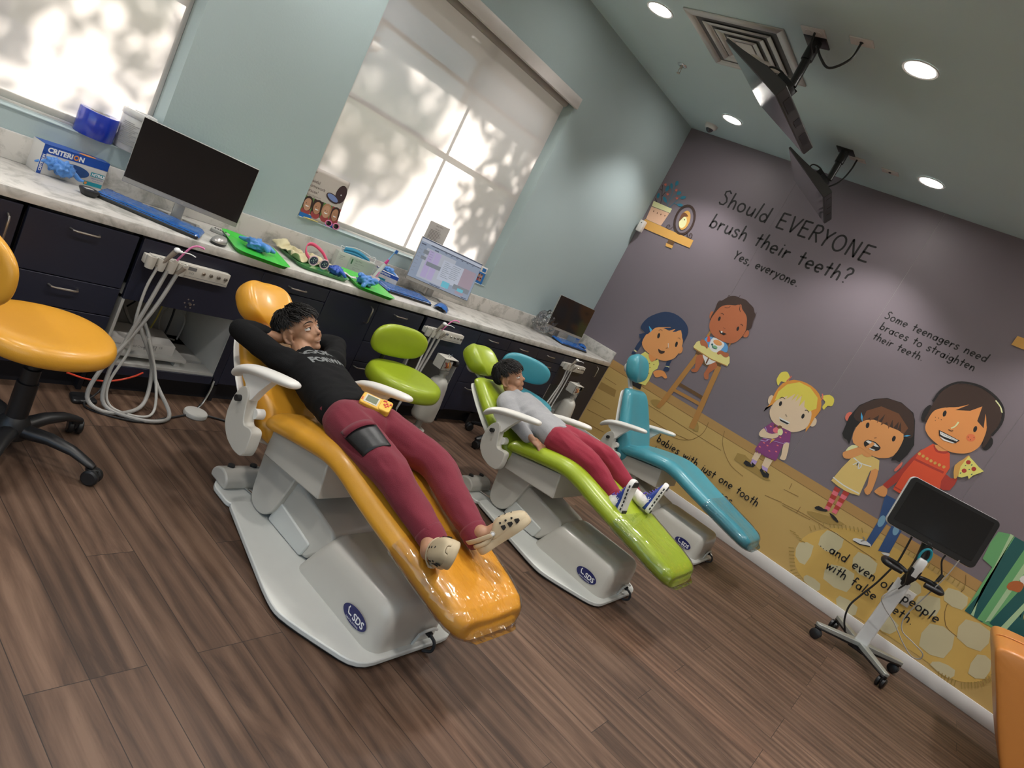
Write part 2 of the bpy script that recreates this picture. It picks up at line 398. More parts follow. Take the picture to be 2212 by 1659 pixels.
# ------------------------------------------------------------------ base cabinets along the window wall
M_navy = mat('navy_laminate', (.016,.018,.035), .42, var=.15, vscale=40, stretch=(1,1,8))
M_dark = mat('dark_cabinet_carcass', (.006,.006,.009), .6)
M_nickel = mat('satin_nickel', (.55,.50,.44), .3, metal=1.0)
M_liner = mat('white_cabinet_liner', (.50,.49,.46), .55)
FY = -.427                                            # face of the fronts
def handle(mb, x, z, L=.1, vert=False):
    d = .026
    if vert: pts = [(x,FY,z-L/2),(x,FY-d*.8,z-L/2+.006),(x,FY-d,z-L/2+.016),(x,FY-d,z+L/2-.016),(x,FY-d*.8,z+L/2-.006),(x,FY,z+L/2)]
    else: pts = [(x-L/2,FY,z),(x-L/2+.006,FY-d*.8,z),(x-L/2+.016,FY-d,z),(x+L/2-.016,FY-d,z),(x+L/2-.006,FY-d*.8,z),(x+L/2,FY,z)]
    mb.tube(pts, .0042, 8)
def cabinet(x0, x1, label, fronts, name='drawer_cabinet', cat='cabinet', niche=False):
    """fronts: (kind, z0, z1, handle x or None, handle z, vertical)"""
    t = thing(name, label, cat, ((x0+x1)/2,-.2,0), 0, 'navy base cabinets')
    mb = MB(); t_ = .018; ya, yb = -.405, -.004
    for a in (x0, x1-t_): mb.span((a,ya,.0),(a+t_,yb,.72))
    mb.span((x0,ya,.085),(x1,yb,.103)).span((x0,yb-.012,.1),(x1,yb,.72)).span((x0,ya,.70),(x1,yb,.72)).span((x0,-.372,0),(x1,-.36,.09))
    mb.build('carcass', M_dark, t, W=True)
    g = .0018
    for k, z0, z1, hx, hz, vert in fronts:
        p = MB().span((x0+g,FY,z0+g),(x1-g,-.407,z1-g), bev=.0015, seg=1).build(k, M_navy, t, W=True)
        if hx is not None:
            h = MB(); handle(h, hx, hz, vert=vert); h.build('handle', M_nickel, p, W=True)
    return t
def niche_cabinet(x0, x1, xn, label, extra=None):
    """cabinet with a fixed panel above an open white-lined bay"""
    t = thing('service_cabinet', label, 'cabinet', ((x0+x1)/2,-.2,0), 0, 'navy base cabinets')
    mb = MB(); t_ = .018; ya, yb = -.405, -.004
    mb.span((x0,-.372,0),(x1,-.36,.09)).span((x0,ya,.085),(x1,yb,.10)).span((x0,ya,.70),(x1,yb,.72)); mb.build('carcass', M_dark, t, W=True)
    mb = MB()
    mb.span((x0,FY+.004,.10),(x0+.012,yb,.445)).span((xn,FY+.004,.10),(xn+.012,yb,.445)).span((x0,yb-.012,.10),(xn,yb,.445)).span((x0,FY+.004,.142),(xn,FY+.10,.155)).span((xn-.12,-.30,.142),(xn,yb,.155)).span((x0,-.12,.142),(xn,yb,.155)).span((x0,ya,.44),(x1,yb,.445))
    mb.build('liner', M_liner, t, W=True)
    pm = MB().span((x0,FY,.445),(x1,-.407,.714), bev=.0015, seg=1)
    if xn < x1-.03: pm.span((xn+.004,FY,.10),(x1,-.407,.445), bev=.0015, seg=1)
    pm.build('front_panel', M_navy, t, W=True)
    MB().span((x0,FY,.10),(xn+.012,FY+.02,.141), bev=.0015, seg=1).build('bottom_rail', M_navy, t, W=True)
    mb = MB()
    for k in range(6):
        a = k*PI/3; mb.lathe([(.0002,-.0018),(.003,-.0016),(.004,0)], (x0+.27+.021*math.cos(a),FY,.482+.021*math.sin(a)), (0,1,0), 8)
    mb.lathe([(.0002,-.012),(.006,-.011),(.007,0)], (x0+.27,FY,.482), (0,1,0), 12)
    mb.build('screw_heads', M_nickel, t, W=True)
    return t
Z = .714
cabinet(-5.30,-4.640,'navy cabinet with an upright handle at the left photo edge behind the yellow stool',[('door',.105,Z,-4.678,.62,True)],'door_cabinet')
cabinet(-4.626,-4.245,'navy cabinet with two wide-handled drawers behind the yellow stool',[('drawer',.482,Z,-4.436,.676,False),('drawer',.356,.482,-4.444,.444,False),('drawer',.105,.356,-4.44,.32,False)])
niche_cabinet(-4.227,-3.674,-3.716,'navy cabinet with an open white bay full of hoses beside the yellow stool')
cabinet(-3.674,-3.281,'navy drawer cabinet just behind the headrest of the yellow dental chair',[('drawer',.641,Z,-3.474,.676,False),('drawer',.553,.641,-3.482,.597,False),('drawer',.33,.553,-3.48,.51,False),('drawer',.105,.33,-3.48,.29,False)])
cabinet(-3.281,-2.928,'navy cabinet with an upright handle behind the boy in the black shirt',[('door',.105,Z,-2.979,.637,True)],'door_cabinet')
cabinet(-2.928,-2.546,'navy drawer cabinet behind the backrest of the green stool',[('drawer',.479,Z,-2.742,.675,False),('drawer',.349,.479,-2.74,.447,False),('drawer',.105,.349,-2.86,.317,False)])
niche_cabinet(-2.519,-1.966,-2.040,'navy cabinet with an open bay behind the suction bottle beside the green stool')
cabinet(-1.964,-1.596,'navy drawer cabinet right behind the headrest of the green dental chair',[('drawer',.628,Z,-1.804,.677,False),('drawer',.553,.628,-1.802,.594,False),('drawer',.33,.553,-1.80,.51,False),('drawer',.105,.33,-1.80,.29,False)])
cabinet(-1.596,-1.195,'navy drawer cabinet above the left end of the teal stool backrest',[('drawer',.628,Z,-1.41,.672,False),('drawer',.33,.628,-1.40,.58,False),('drawer',.105,.33,-1.40,.29,False)])
cabinet(-1.195,-.80,'navy drawer cabinet left of the farthest handpiece rail',[('drawer',.628,Z,-1.015,.676,False),('drawer',.553,.628,-1.0,.59,False),('drawer',.33,.553,-1.0,.51,False),('drawer',.105,.33,-1.0,.29,False)])
nc = niche_cabinet(-.80,-.006,-.26,'navy cabinet with an open bay and an upright handle at the mural wall')
h = MB(); handle(h, -.20, .645, vert=True); h.build('handle', M_nickel, nc, W=True)

# ------------------------------------------------------------------ worktop
def stone_mat():
    m, nt, b = new_mat('speckled_white_stone'); N = nt.nodes; L = nt.links
    tc = N.new('ShaderNodeTexCoord')
    n1 = N.new('ShaderNodeTexNoise'); n1.inputs['Scale'].default_value = 9; n1.inputs['Detail'].default_value = 7; n1.inputs['Roughness'].default_value = .65; n1.inputs['Distortion'].default_value = .6
    L.new(tc.outputs['Object'], n1.inputs[0])
    r1 = N.new('ShaderNodeValToRGB'); e = r1.color_ramp.elements
    e[0].position = .36; e[0].color = (.34,.33,.30,1); e[1].position = .52; e[1].color = (.60,.575,.54,1); L.new(n1.outputs['Fac'], r1.inputs[0])
    n2 = N.new('ShaderNodeTexVoronoi'); n2.inputs['Scale'].default_value = 46; L.new(tc.outputs['Object'], n2.inputs[0])
    r2 = N.new('ShaderNodeValToRGB'); f = r2.color_ramp.elements; f[0].position = .03; f[0].color = (1,1,1,1); f[1].position = .10; f[1].color = (0,0,0,1); L.new(n2.outputs['Distance'], r2.inputs[0])
    n3 = N.new('ShaderNodeTexNoise'); n3.inputs['Scale'].default_value = 6; L.new(tc.outputs['Object'], n3.inputs[0])
    ml = N.new('ShaderNodeMath'); ml.operation = 'MULTIPLY'; L.new(r2.outputs[0], ml.inputs[0]); L.new(n3.outputs['Fac'], ml.inputs[1])
    mx = N.new('ShaderNodeMix'); mx.data_type = 'RGBA'; L.new(ml.outputs[0], mx.inputs[0]); L.new(r1.outputs[0], mx.inputs[6]); mx.inputs[7].default_value = (.30,.28,.24,1)
    L.new(mx.outputs[2], b.inputs['Base Color']); b.inputs['Roughness'].default_value = .28
    return m
M_stone = stone_mat()
tag(MB().span((-6.6,-.437,.726),(-.001,-.001,CT), bev=.003).build('countertop', M_stone), 'long pale speckled stone worktop running under both windows', 'countertop')
struct(MB().span((-6.6,-.021,CT+.0005),(-.001,-.001,.871), bev=.002).build('trim_2', M_stone))
struct(MB().span((-.021,-.437,CT+.0005),(-.001,-.0215,.871), bev=.002).build('trim_3', M_stone))
# ------------------------------------------------------------------ dental chairs
M_shell = mat('grey_white_plastic', (.50,.48,.43), .32, var=.03, coat=.15)
M_shell2 = mat('pale_base_plate', (.56,.57,.54), .38, var=.04)
M_arm = mat('white_armrest_plastic', (.72,.70,.66), .3, var=.02)
M_rubber = mat('black_rubber', (.012,.012,.013), .55)
M_chrome = mat('chrome', (.7,.7,.7), .12, metal=1)
M_logo = mat('navy_logo_oval', (.010,.013,.10), .35)
M_print = mat('white_print', (.8,.8,.8), .5)
def vinyl(name, col): return mat(name, col, .34, var=.05, vscale=6, bump=.12, bscale=260, coat=.10)
M_yel = vinyl('yellow_vinyl', (.66,.315,.028)); M_grn = vinyl('lime_vinyl', (.30,.39,.018)); M_blu = vinyl('teal_vinyl', (.055,.29,.36))
M_film = film('clear_plastic_film', (1,1,1), .35, .09, .75, 26)
SEC = [(-.55,0),(0,0),(.55,0),(.86,.03),(.97,.2),(1.0,.45),(.96,.72),(.86,.93),(.72,1.0),(.5,.95),(.25,.905),(0,.89),(-.25,.905),(-.5,.95),(-.72,1.0),(-.86,.93),(-.96,.72),(-1.0,.45),(-.97,.2),(-.86,.03)]
def pad_loft(mb, stations, grow=0.0):
    """stations: (y, z, ny, nz, half width, thickness) along the pad's underside"""
    rs = []
    for y, z, ny, nz, w, t in stations:
        n = V((0,ny,nz)).normalized(); o = V((0,y,z)) - n*grow
        rs.append([o + V((a*(w+grow),0,0)) + n*(b*(t+2*grow)) for a, b in SEC])
    return mb.loft(rs)
def path_stations(P, W, T, n=4):
    pts = [V((0,y,z)) for y, z in P]; c, ws = catmull(pts, n, list(W)); _, ts = catmull(pts, n, list(T)); out = []
    for i, p in enumerate(c):
        d = (c[min(i+1,len(c)-1)] - c[max(i-1,0)]).normalized(); nn = (0, d.z, -d.y) if -d.y > 0 else (0, -d.z, d.y)
        out.append((p.y, p.z, nn[1], nn[2], ws[i], ts[i]))
    return out
SEAT_P = [(.475,.352),(.46,.358),(.42,.368),(.30,.396),(.18,.421),(.10,.432),(.02,.424),(-.06,.404),(-.16,.380),(-.32,.346),(-.48,.312),(-.56,.296),(-.605,.290),(-.622,.290)]
SEAT_W = [.20,.228,.243,.247,.247,.246,.243,.238,.230,.215,.201,.188,.160,.125]
SEAT_T = [.03,.06,.082,.092,.095,.095,.094,.092,.09,.088,.086,.080,.062,.03]
SEAT_ST = path_stations(SEAT_P, SEAT_W, SEAT_T)
BP = V((0,.45,.285))
def back_frame(th):
    a = math.radians(th); return V((0,math.cos(a),math.sin(a))), V((0,-math.sin(a),math.cos(a)))
def dental_chair(name, label, xc, yc, vin, th, head, film_from, grp='dental chairs', shear=0.0):
    t = thing(name, label, 'dental chair', (xc,yc,0), 0, grp)
    # base plate
    def plate(z0, z1, gr, m, nm):
        poly = [(-.225-gr,.475+gr),(-.36-gr,-.06),(-.355-gr,-.14),(-.235-gr,-.40-gr),(.235+gr,-.40-gr),(.355+gr,-.14),(.36+gr,-.06),(.225+gr,.475+gr)]
        return MB().prism(rpoly(poly, [.03,.12,.12,.07,.07,.12,.12,.03]), XY, z0, z1).build(nm, m, t, bevel=.004 if gr <= 0 else 0)
    plate(0,.014,-.006,M_rubber,'rubber_skirt'); plate(.010,.030,0,M_shell2,'base_plate')
    MB().prism(rpoly([(-.225,.47),(-.225,.60),(-.17,.665),(.0,.665),(.02,.47)], .03), XY, .002, .022).build('rear_plate', M_shell2, t, bevel=.004)
    # foot control on the rear plate
    f = MB(); prof = [(.56,.022),(.672,.022),(.675,.05),(.655,.075),(.62,.088),(.585,.082),(.56,.06)]
    f.prism(rpoly(prof,.012), YZ, -.205, -.02); f.build('foot_control', M_shell, t, bevel=.008, bseg=3)
    f = MB(); f.cyl((-.20,.655,.05),(-.02,.655,.05),.014,seg=14); [f.cyl((x,.63,.080),(x,.63,.094),.014,seg=14) for x in (-.16,-.06)]
    f.build('foot_button', M_rubber, t); MB().tube([(-.11,.56,.03),(-.105,.50,.034),(-.10,.45,.034)], .004, 8).build('control_rod', M_chrome, t)
    # motor cover and lift arm
    rs = []
    for k, (z, ins) in enumerate(((.026,0),(.09,.004),(.15,.010),(.185,.022),(.203,.042),(.209,.075))):
        y0 = .095 - .62*max(0, z-.02)*.75; y1 = -.378+ins*.6
        rs.append([V((x, y, z)) for x, y in [(a*( .172-ins)/.172, (y0+y1)/2 + b*((y0-y1)/2)) for a, b in [(u, v/.235) for u, v in rrect(.344,.47,.055,6)]]])
    mc = MB().loft(rs).build('motor_cover', M_shell, t, ang=50)
    lg = MB(); P = V((-.1735,-.255,.085)); nn = 30
    for k in range(nn):
        a0, a1 = 2*PI*k/nn, 2*PI*(k+1)/nn
        lg.face([P, P+V((0,-.062*math.cos(a0)*1.0,.030*math.sin(a0))), P+V((0,-.062*math.cos(a1),.030*math.sin(a1)))])
    lg.mi = 1; Q_ = P+V((-.0006,0,0))
    put_text(lg, 'SDS', .034, Q_+V((0,.008,-.012)), (0,-1,0), (0,0,1), .0008); put_text(lg, 'DENTAL SYSTEMS', .0085, Q_+V((0,.036,-.024)), (0,-1,0), (0,0,1))
    for s0, s1 in (((.038,.012),(.030,-.006)),((.030,-.006),(.014,-.006)),((.034,.018),(.036,.010))):
        a = V((0,s0[0],s0[1])); b = V((0,s1[0],s1[1])); d = (b-a).normalized(); w = V((0,-d.z,d.y))*.0024
        lg.face([Q_+a-w, Q_+b-w, Q_+b+w, Q_+a+w])
    lg.build('logo_badge', [M_logo, M_print], mc, recalc=False)
    s_ = MB(); s_.tube([(.02,-.381,.03),(.024,-.388,.075),(.05,-.389,.085),(.09,-.389,.085),(.115,-.388,.075)], .0055, 8); s_.build('front_guard', M_shell2, mc)
    s_ = MB(); s_.cyl((.085,-.376,.062),(.085,-.394,.062),.011,seg=14); s_.tube([(.085,-.392,.062),(.087,-.42,.05),(.085,-.425,.02),(.07,-.40,.006)], .006, 8, 4); s_.build('power_cord', M_rubber, t)
    a = MB(); a.prism(rpoly([(.31,.245),(.02,.20),(.0,.15),(.10,.035),(.35,.045)], .02), YZ, -.125, .125); a.build('lift_arm', M_shell, t, bevel=.012, bseg=3)
    a = MB(); a.prism(rpoly([(.33,.13),(.10,.10),(.12,.033),(.35,.033)], .015), YZ, -.132, .132); a.build('arm_sleeve', M_shell2, t, bevel=.005)
    a = MB(); a.prism(rpoly([(.505,.285),(.475,.065),(.435,.034),(.375,.034),(.325,.075),(.275,.285)], [.01,.05,.04,.04,.05,.01]), YZ, -.150, .150); a.build('pedestal', M_shell, t, bevel=.014, bseg=3)
    a = MB(); a.prism([(.452,.362),(.445,.262),(.10,.298),(.125,.432)], YZ, -.195, .195); a.build('seat_box', M_shell, t, bevel=.006)
    # upholstery
    pad_loft(MB(), SEAT_ST).build('seat_cushion', vin, t, ang=180, sub=1)
    u, n = back_frame(th); st = []
    S = [(0,.165,.03),(.012,.205,.07),(.05,.235,.098),(.14,.243,.100),(.25,.238,.092),(.36,.222,.084),(.45,.200,.078),(.515,.180,.070),(.545,.160,.05),(.556,.13,.025)]
    for s, w, tk in S: p = BP+u*s; st.append((p.y,p.z,n.y,n.z,w,tk))
    bk = pad_loft(MB(), st).build('backrest', vin, t, ang=180, sub=2)
    st = [( (BP+u*s-n*.016).y, (BP+u*s-n*.016).z, n.y, n.z, w+.004, .02) for s, w, _ in S[1:-1]]
    pad_loft(MB(), st).build('back_shell', M_arm, t, ang=180, sub=1)
    # headrest: pillow, tilting mount, post
    hs, hn, ht = head; c = BP+u*hs+n*hn; hu, hv = back_frame(ht); st = []
    for k in range(11):
        q = -1+.2*k; w = .118*math.sqrt(max(.0,1-abs(q)**2.6))+.012; tk = .105*(max(.02,1-abs(q)**3))**.5
        p = c + hu*(q*.112) - hv*.02 - hv*tk*.5
        st.append((p.y,p.z,hv.y,hv.z,w,tk))
    pad_loft(MB(), st).build('headrest', vin, t, ang=180, sub=2)
    m = MB(); m.ball(c-hv*.085, (.045,.045,.045)); m.box(c-hv*.075, (.15,.11,.012), rot=Matrix((V((1,0,0)),hu,hv)).transposed(), bev=.004)
    m.box((BP+u*.50-n*.004 + c-hv*.09)/2, (.055,((c-hv*.09)-(BP+u*.50)).length,.016), rot=Matrix((V((1,0,0)),((c-hv*.09)-(BP+u*.50)).normalized(),V((1,0,0)).cross(((c-hv*.09)-(BP+u*.50)).normalized()))).transposed(), bev=.004)
    m.build('headrest_mount', M_arm, t)
    # arm brackets, supports and armrests, one each side
    yk = [(.575,.462),(.590,.42),(.592,.36),(.575,.31),(.53,.275),(.47,.260),(.415,.266),(.405,.30),(.412,.372),(.44,.376),(.472,.365),(.488,.388),(.503,.43),(.513,.472),(.545,.492)]
    for sx in (-1,1):
        b = MB(); b.prism(rpoly(yk,.02,3), YZ, sx*.262, sx*.308); b.build('arm_bracket', M_shell, t, bevel=.010, bseg=3)
        b = MB(); b.cyl((sx*.30,.548,.435),(sx*.326,.548,.435),.012,seg=18); b.build('bracket_knob', M_rubber, t)
        b = MB(); b.cyl((sx*.235,.490,.405),(sx*.27,.490,.405),.020,seg=20); b.build('pivot_pin', M_arm, t)
        b = MB(); b.prism(rpoly([(.605,.525),(.60,.500),(.562,.487),(.540,.440),(.502,.448),(.478,.50),(.43,.575)],.012,3), YZ, sx*.268, sx*.300); b.build('arm_support', M_arm, t, bevel=.006)
        pts = [V((0,.662,.470)),V((0,.650,.492)),V((0,.622,.518)),V((0,.575,.543)),V((0,.50,.567)),V((0,.41,.590)),V((0,.345,.607)),V((0,.322,.611))]
        rs = []; hw = [.018,.032,.039,.041,.041,.040,.037,.020]; hh = [.009,.016,.020,.021,.021,.020,.018,.010]
        for i, p in enumerate(pts):
            d = (pts[min(i+1,7)]-pts[max(i-1,0)]).normalized(); nn_ = V((0,d.z,-d.y))
            rs.append([p + V((sx*.284+hw[i]*math.cos(2*PI*k/14),0,0)) + nn_*(hh[i]*math.sin(2*PI*k/14)) for k in range(14)])
        MB().loft(rs).build('armrest', M_arm, t, ang=180, sub=2)
    # clear film sleeve over the foot end
    stf = [s for s in SEAT_ST if s[0] < film_from]
    if not stf: return t
    rnd = random.Random(4); rs = []
    for i, (y,z,ny,nz,w,tk) in enumerate(stf):
        nv = V((0,ny,nz)).normalized(); g = .004+.003*rnd.random(); o = V((0,y,z))-nv*g
        rs.append([o + V((a*(w+g),0,0)) + nv*(b*(tk+2*g)) + V((rnd.uniform(-1,1),rnd.uniform(-1,1),rnd.uniform(-1,1)))*.0012 for a, b in SEC])
    e = stf[-1]; nv = V((0,e[2],e[3])).normalized(); rs.append([V((0,e[0]-.02,e[1]))+V((a*e[4]*.9,0,0))+nv*(b*e[5]*.8) for a, b in SEC])
    f = MB().loft(rs, cap=False); f.build('plastic_sleeve', M_film, t, ang=180, sub=1)
    return t
CH1 = dental_chair('dental_chair','yellow dental chair with a boy in a black shirt lying on it', -3.79,-1.75, M_yel, 28, (.700,.050,36), -.25)
CH2 = dental_chair('dental_chair','lime green dental chair with a boy in a grey top lying on it', -2.33,-1.85, M_grn, 28.5, (.700,.045,30), -.22)
CH3 = dental_chair('dental_chair','empty teal blue dental chair nearest to the mural wall', -.86,-1.82, M_blu, 62.5, (.715,.055,64), -.22)
# ------------------------------------------------------------------ ceiling fittings
M_black = mat('black_plastic', (.012,.012,.013), .38, var=.1)
M_tvback = mat('charcoal_plastic', (.030,.028,.028), .45, var=.1)
M_plate = mat('white_outlet_plate', (.68,.65,.62), .4)
M_vent = mat('white_metal_vent', (.62,.60,.58), .4)
M_duct = mat('dark_duct_inside', (.10,.10,.10), .8)
M_screen_dark = mat('dark_screen_glass', (.010,.010,.011), .12, var=0, coat=.3)
M_tvglass = mat('bluish_screen_glass', (.012,.011,.030), .10, var=0, coat=1.0, spec=1.0)
vt = thing('air_vent', 'square white ceiling air vent with nested louvres behind the nearer screen', 'air vent', (-1.845,-1.11,HC))
mb = MB(); S_ = .307
def frame_ring(mb, a0, z0, a1, z1):
    A = [V((sx*a0,sy*a0,z0)) for sx, sy in ((-1,-1),(1,-1),(1,1),(-1,1))]; B = [V((sx*a1,sy*a1,z1)) for sx, sy in ((-1,-1),(1,-1),(1,1),(-1,1))]
    for i in range(4):
        j = (i+1) % 4; mb.face([A[i],A[j],B[j],B[i]])
for a0, z0, a1, z1 in ((S_,-.001,S_,-.008),(S_,-.008,S_-.045,-.011),(S_-.045,-.011,S_-.06,.02)): frame_ring(mb, a0,z0,a1,z1)
mb.build('vent_frame', M_vent, vt, solid=.002)
for k, a in enumerate((.215,.155,.095)):
    mb = MB(); frame_ring(mb, a, -.010, a-.035, -.006); frame_ring(mb, a-.035, -.006, a-.06, .03); mb.build('louvre', M_vent, vt, solid=.002)
MB().span((-.05,-.05,-.008),(.05,.05,-.004)).build('centre_plate', M_vent, vt)
MB().span((-S_+.05,-S_+.05,-.0015),(S_-.05,S_-.05,-.0005)).build('duct_opening', M_duct, vt)
sp = thing('sprinkler_head', 'small chrome fire sprinkler on the ceiling beside the air vent', 'sprinkler', (-1.338,-.457,HC))
MB().lathe([(.036,0),(.036,-.003),(.030,-.008),(.014,-.010),(.012,0)], seg=24).build('escutcheon', M_chrome, sp)
mb = MB().cyl((0,0,-.008),(0,0,-.030),.009,seg=12)
for s in (-1,1): mb.tube([(s*.008,0,-.028),(s*.016,0,-.042),(s*.004,0,-.058)], .0025, 6)
mb.cyl((0,0,-.057),(0,0,-.060),.014,seg=16); mb.build('nozzle', M_nickel, sp)
dc = thing('dome_camera', 'white ceiling dome camera with a dark lens near the mural wall corner', 'security camera', (-.261,-.306,HC))
MB().lathe([(.055,0),(.055,-.012),(.050,-.024),(.043,-.032),(.03,-.036)], seg=32).build('housing', M_plate, dc)
MB().ball((0,0,-.028), .034).build('lens_dome', mat('smoked_dome', (.02,.02,.025), .08, coat=1), dc)
def outlet_plate(label, x, y, w, d, face, grp='ceiling wall plates'):
    t = thing('outlet_plate', label, 'outlet', (x,y,HC), 0, grp)
    MB().span((-w/2,-d/2,-.006),(w/2,d/2,0), bev=.002).build('cover_plate', M_plate, t)
    mb = MB()
    if face == 'duplex':
        for s in (-1,1): mb.lathe([(.0001,-.0085),(.016,-.0085),(.017,-.006)], (0,s*.028,0), seg=20)
        mb.build('socket', M_plate, t)
    else: mb.lathe([(.0001,-.0095),(.008,-.0095),(.010,-.006)], (0,0,0), seg=16); mb.build('cable_grommet', M_rubber, t)
    return t
outlet_plate('white ceiling outlet with a black plug beside the nearer screen mount', -2.195,-1.592,.076,.124,'duplex')
outlet_plate('white ceiling plate with a looping black cable beside the nearer screen', -2.197,-1.836,.07,.115,'grommet')
outlet_plate('white ceiling outlet with a plug beside the farther screen mount', -.555,-1.60,.07,.115,'duplex')
outlet_plate('white blank ceiling plate left alone between farther screen and downlight', -.51,-1.825,.07,.115,'grommet')
def tv(label, mount, c, yaw, tilt, cables):
    t = thing('ceiling_screen', label, 'television', (mount[0],mount[1],HC), 0, 'ceiling hung screens')
    c = V(c); ux = V((math.cos(yaw),math.sin(yaw),0)); nr = V((-math.sin(yaw),math.cos(yaw),0)); uv = V((0,0,1))*math.cos(tilt)+nr*math.sin(tilt)
    fr = V((0,0,-1))*math.sin(tilt)*1.0 + nr*math.cos(tilt); fr = (fr - uv*fr.dot(uv)).normalized(); bk = -fr
    if fr.z > 0: fr, bk = -fr, fr
    w, h = .705, .405
    P = lambda a, b, d: c + ux*a + uv*b + bk*d
    mb = MB(); prof = [(h/2+.006,-.002),(h/2+.006,.012),(.10,.026),(-.02,.046),(-.06,.056),(-h/2+.002,.060),(-h/2-.010,.056),(-h/2-.010,-.002)]
    mb.loft([[P(-w/2-.006,b,d) for b, d in prof],[P(w/2+.006,b,d) for b, d in prof]]); mb.build('casing', M_tvback, t, W=True, bevel=.004)
    MB().loft([[P(sx*w/2,sy*h/2,d) for sx, sy in ((-1,-1),(1,-1),(1,1),(-1,1))] for d in (-.0015,-.0032)]).build('screen', M_tvglass, t, W=True)
    for a, b_, wd in ((-.20,.030,.13),(.0,.034,.07),(.20,.030,.13)):
        MB().loft([[P(a+sx*wd/2,-h/2-.0102-e,b_+sy*.017) for sx, sy in ((-1,-1),(1,-1),(1,1),(-1,1))] for e in (0,.0015)]).build('speaker_grille', M_black, t, W=True)
    pv = c + bk*.085 + uv*.0
    mb = MB(); mb.span((mount[0]-.055,mount[1]-.06,HC-.007),(mount[0]+.055,mount[1]+.06,HC), bev=.003); mb.build('ceiling_bracket', M_black, t, W=True)
    mb = MB(); top = V((mount[0],mount[1],HC)); e = V((mount[0],mount[1],pv.z+.02)); mid = top.lerp(e,.42)
    mb.cyl(top,mid,.030,seg=20).cyl(mid,e,.023,seg=20); mb.build('drop_pole', M_black, t, W=True)
    rot = Matrix((ux,uv,bk)).transposed()
    mb = MB(); mb.box(c+bk*.062, (.22,.20,.008), rot=rot, bev=.003); [mb.box(c+ux*s*.035+bk*.095, (.008,.11,.075), rot=rot, bev=.003) for s in (-1,1)]
    mb.box((pv+e)/2+V((0,0,-.01)), (.075,.075,.06), rot=rot, bev=.01); mb.build('tilt_bracket', M_black, t, W=True)
    mb = MB(); [mb.ball(c+bk*.068+ux*a+uv*b, .006, 10) for a in (-.09,.09) for b in (-.085,.085)]; mb.build('bracket_bolt', M_chrome, t, W=True)
    for cb in cables: MB().tube(cb, .006, 8, 6).build('cable', M_rubber, t, W=True)
    MB().tube([P(-.06,.09,.05),P(-.07,.10,.10),P(-.03,.05,.13),P(.02,0,.11),P(.05,-.06,.06)], .005, 8, 5).build('cable', M_rubber, t, W=True)
    return t
tv('nearer black screen hung from the ceiling below the air vent, facing the chairs', (-2.10,-1.59), (-2.091,-1.505,2.607), .011, 1.123,
   [[(-2.195,-1.60,HC-.006),(-2.19,-1.61,HC-.06),(-2.14,-1.62,HC-.10),(-2.115,-1.60,2.70)],[(-2.197,-1.836,HC-.008),(-2.20,-1.83,HC-.09),(-2.20,-1.76,HC-.15),(-2.19,-1.69,HC-.11),(-2.16,-1.63,HC-.05),(-2.115,-1.615,HC-.06)]])
tv('farther black screen hung from the ceiling in front of the mural lettering', (-.65,-1.53), (-.646,-1.426,2.629), .169, 1.052,
   [[(-.555,-1.60,HC-.006),(-.56,-1.60,HC-.09),(-.58,-1.58,2.75),(-.60,-1.52,2.68),(-.62,-1.49,2.67)]])
# sensor box at the corner by the mural
sb = thing('wall_sensor', 'small white sensor box mounted at the window wall and mural corner', 'sensor', (-.03,-.03,1.93))
MB().span((-.052,-.052,.0),(-.001,-.001,.105), bev=.006).build('casing', M_plate, sb)
MB().lathe([(.0001,-.003),(.004,-.0025),(.005,0)], (-.0525,-.026,.08), (1,0,0), 12).build('lens', M_rubber, sb)

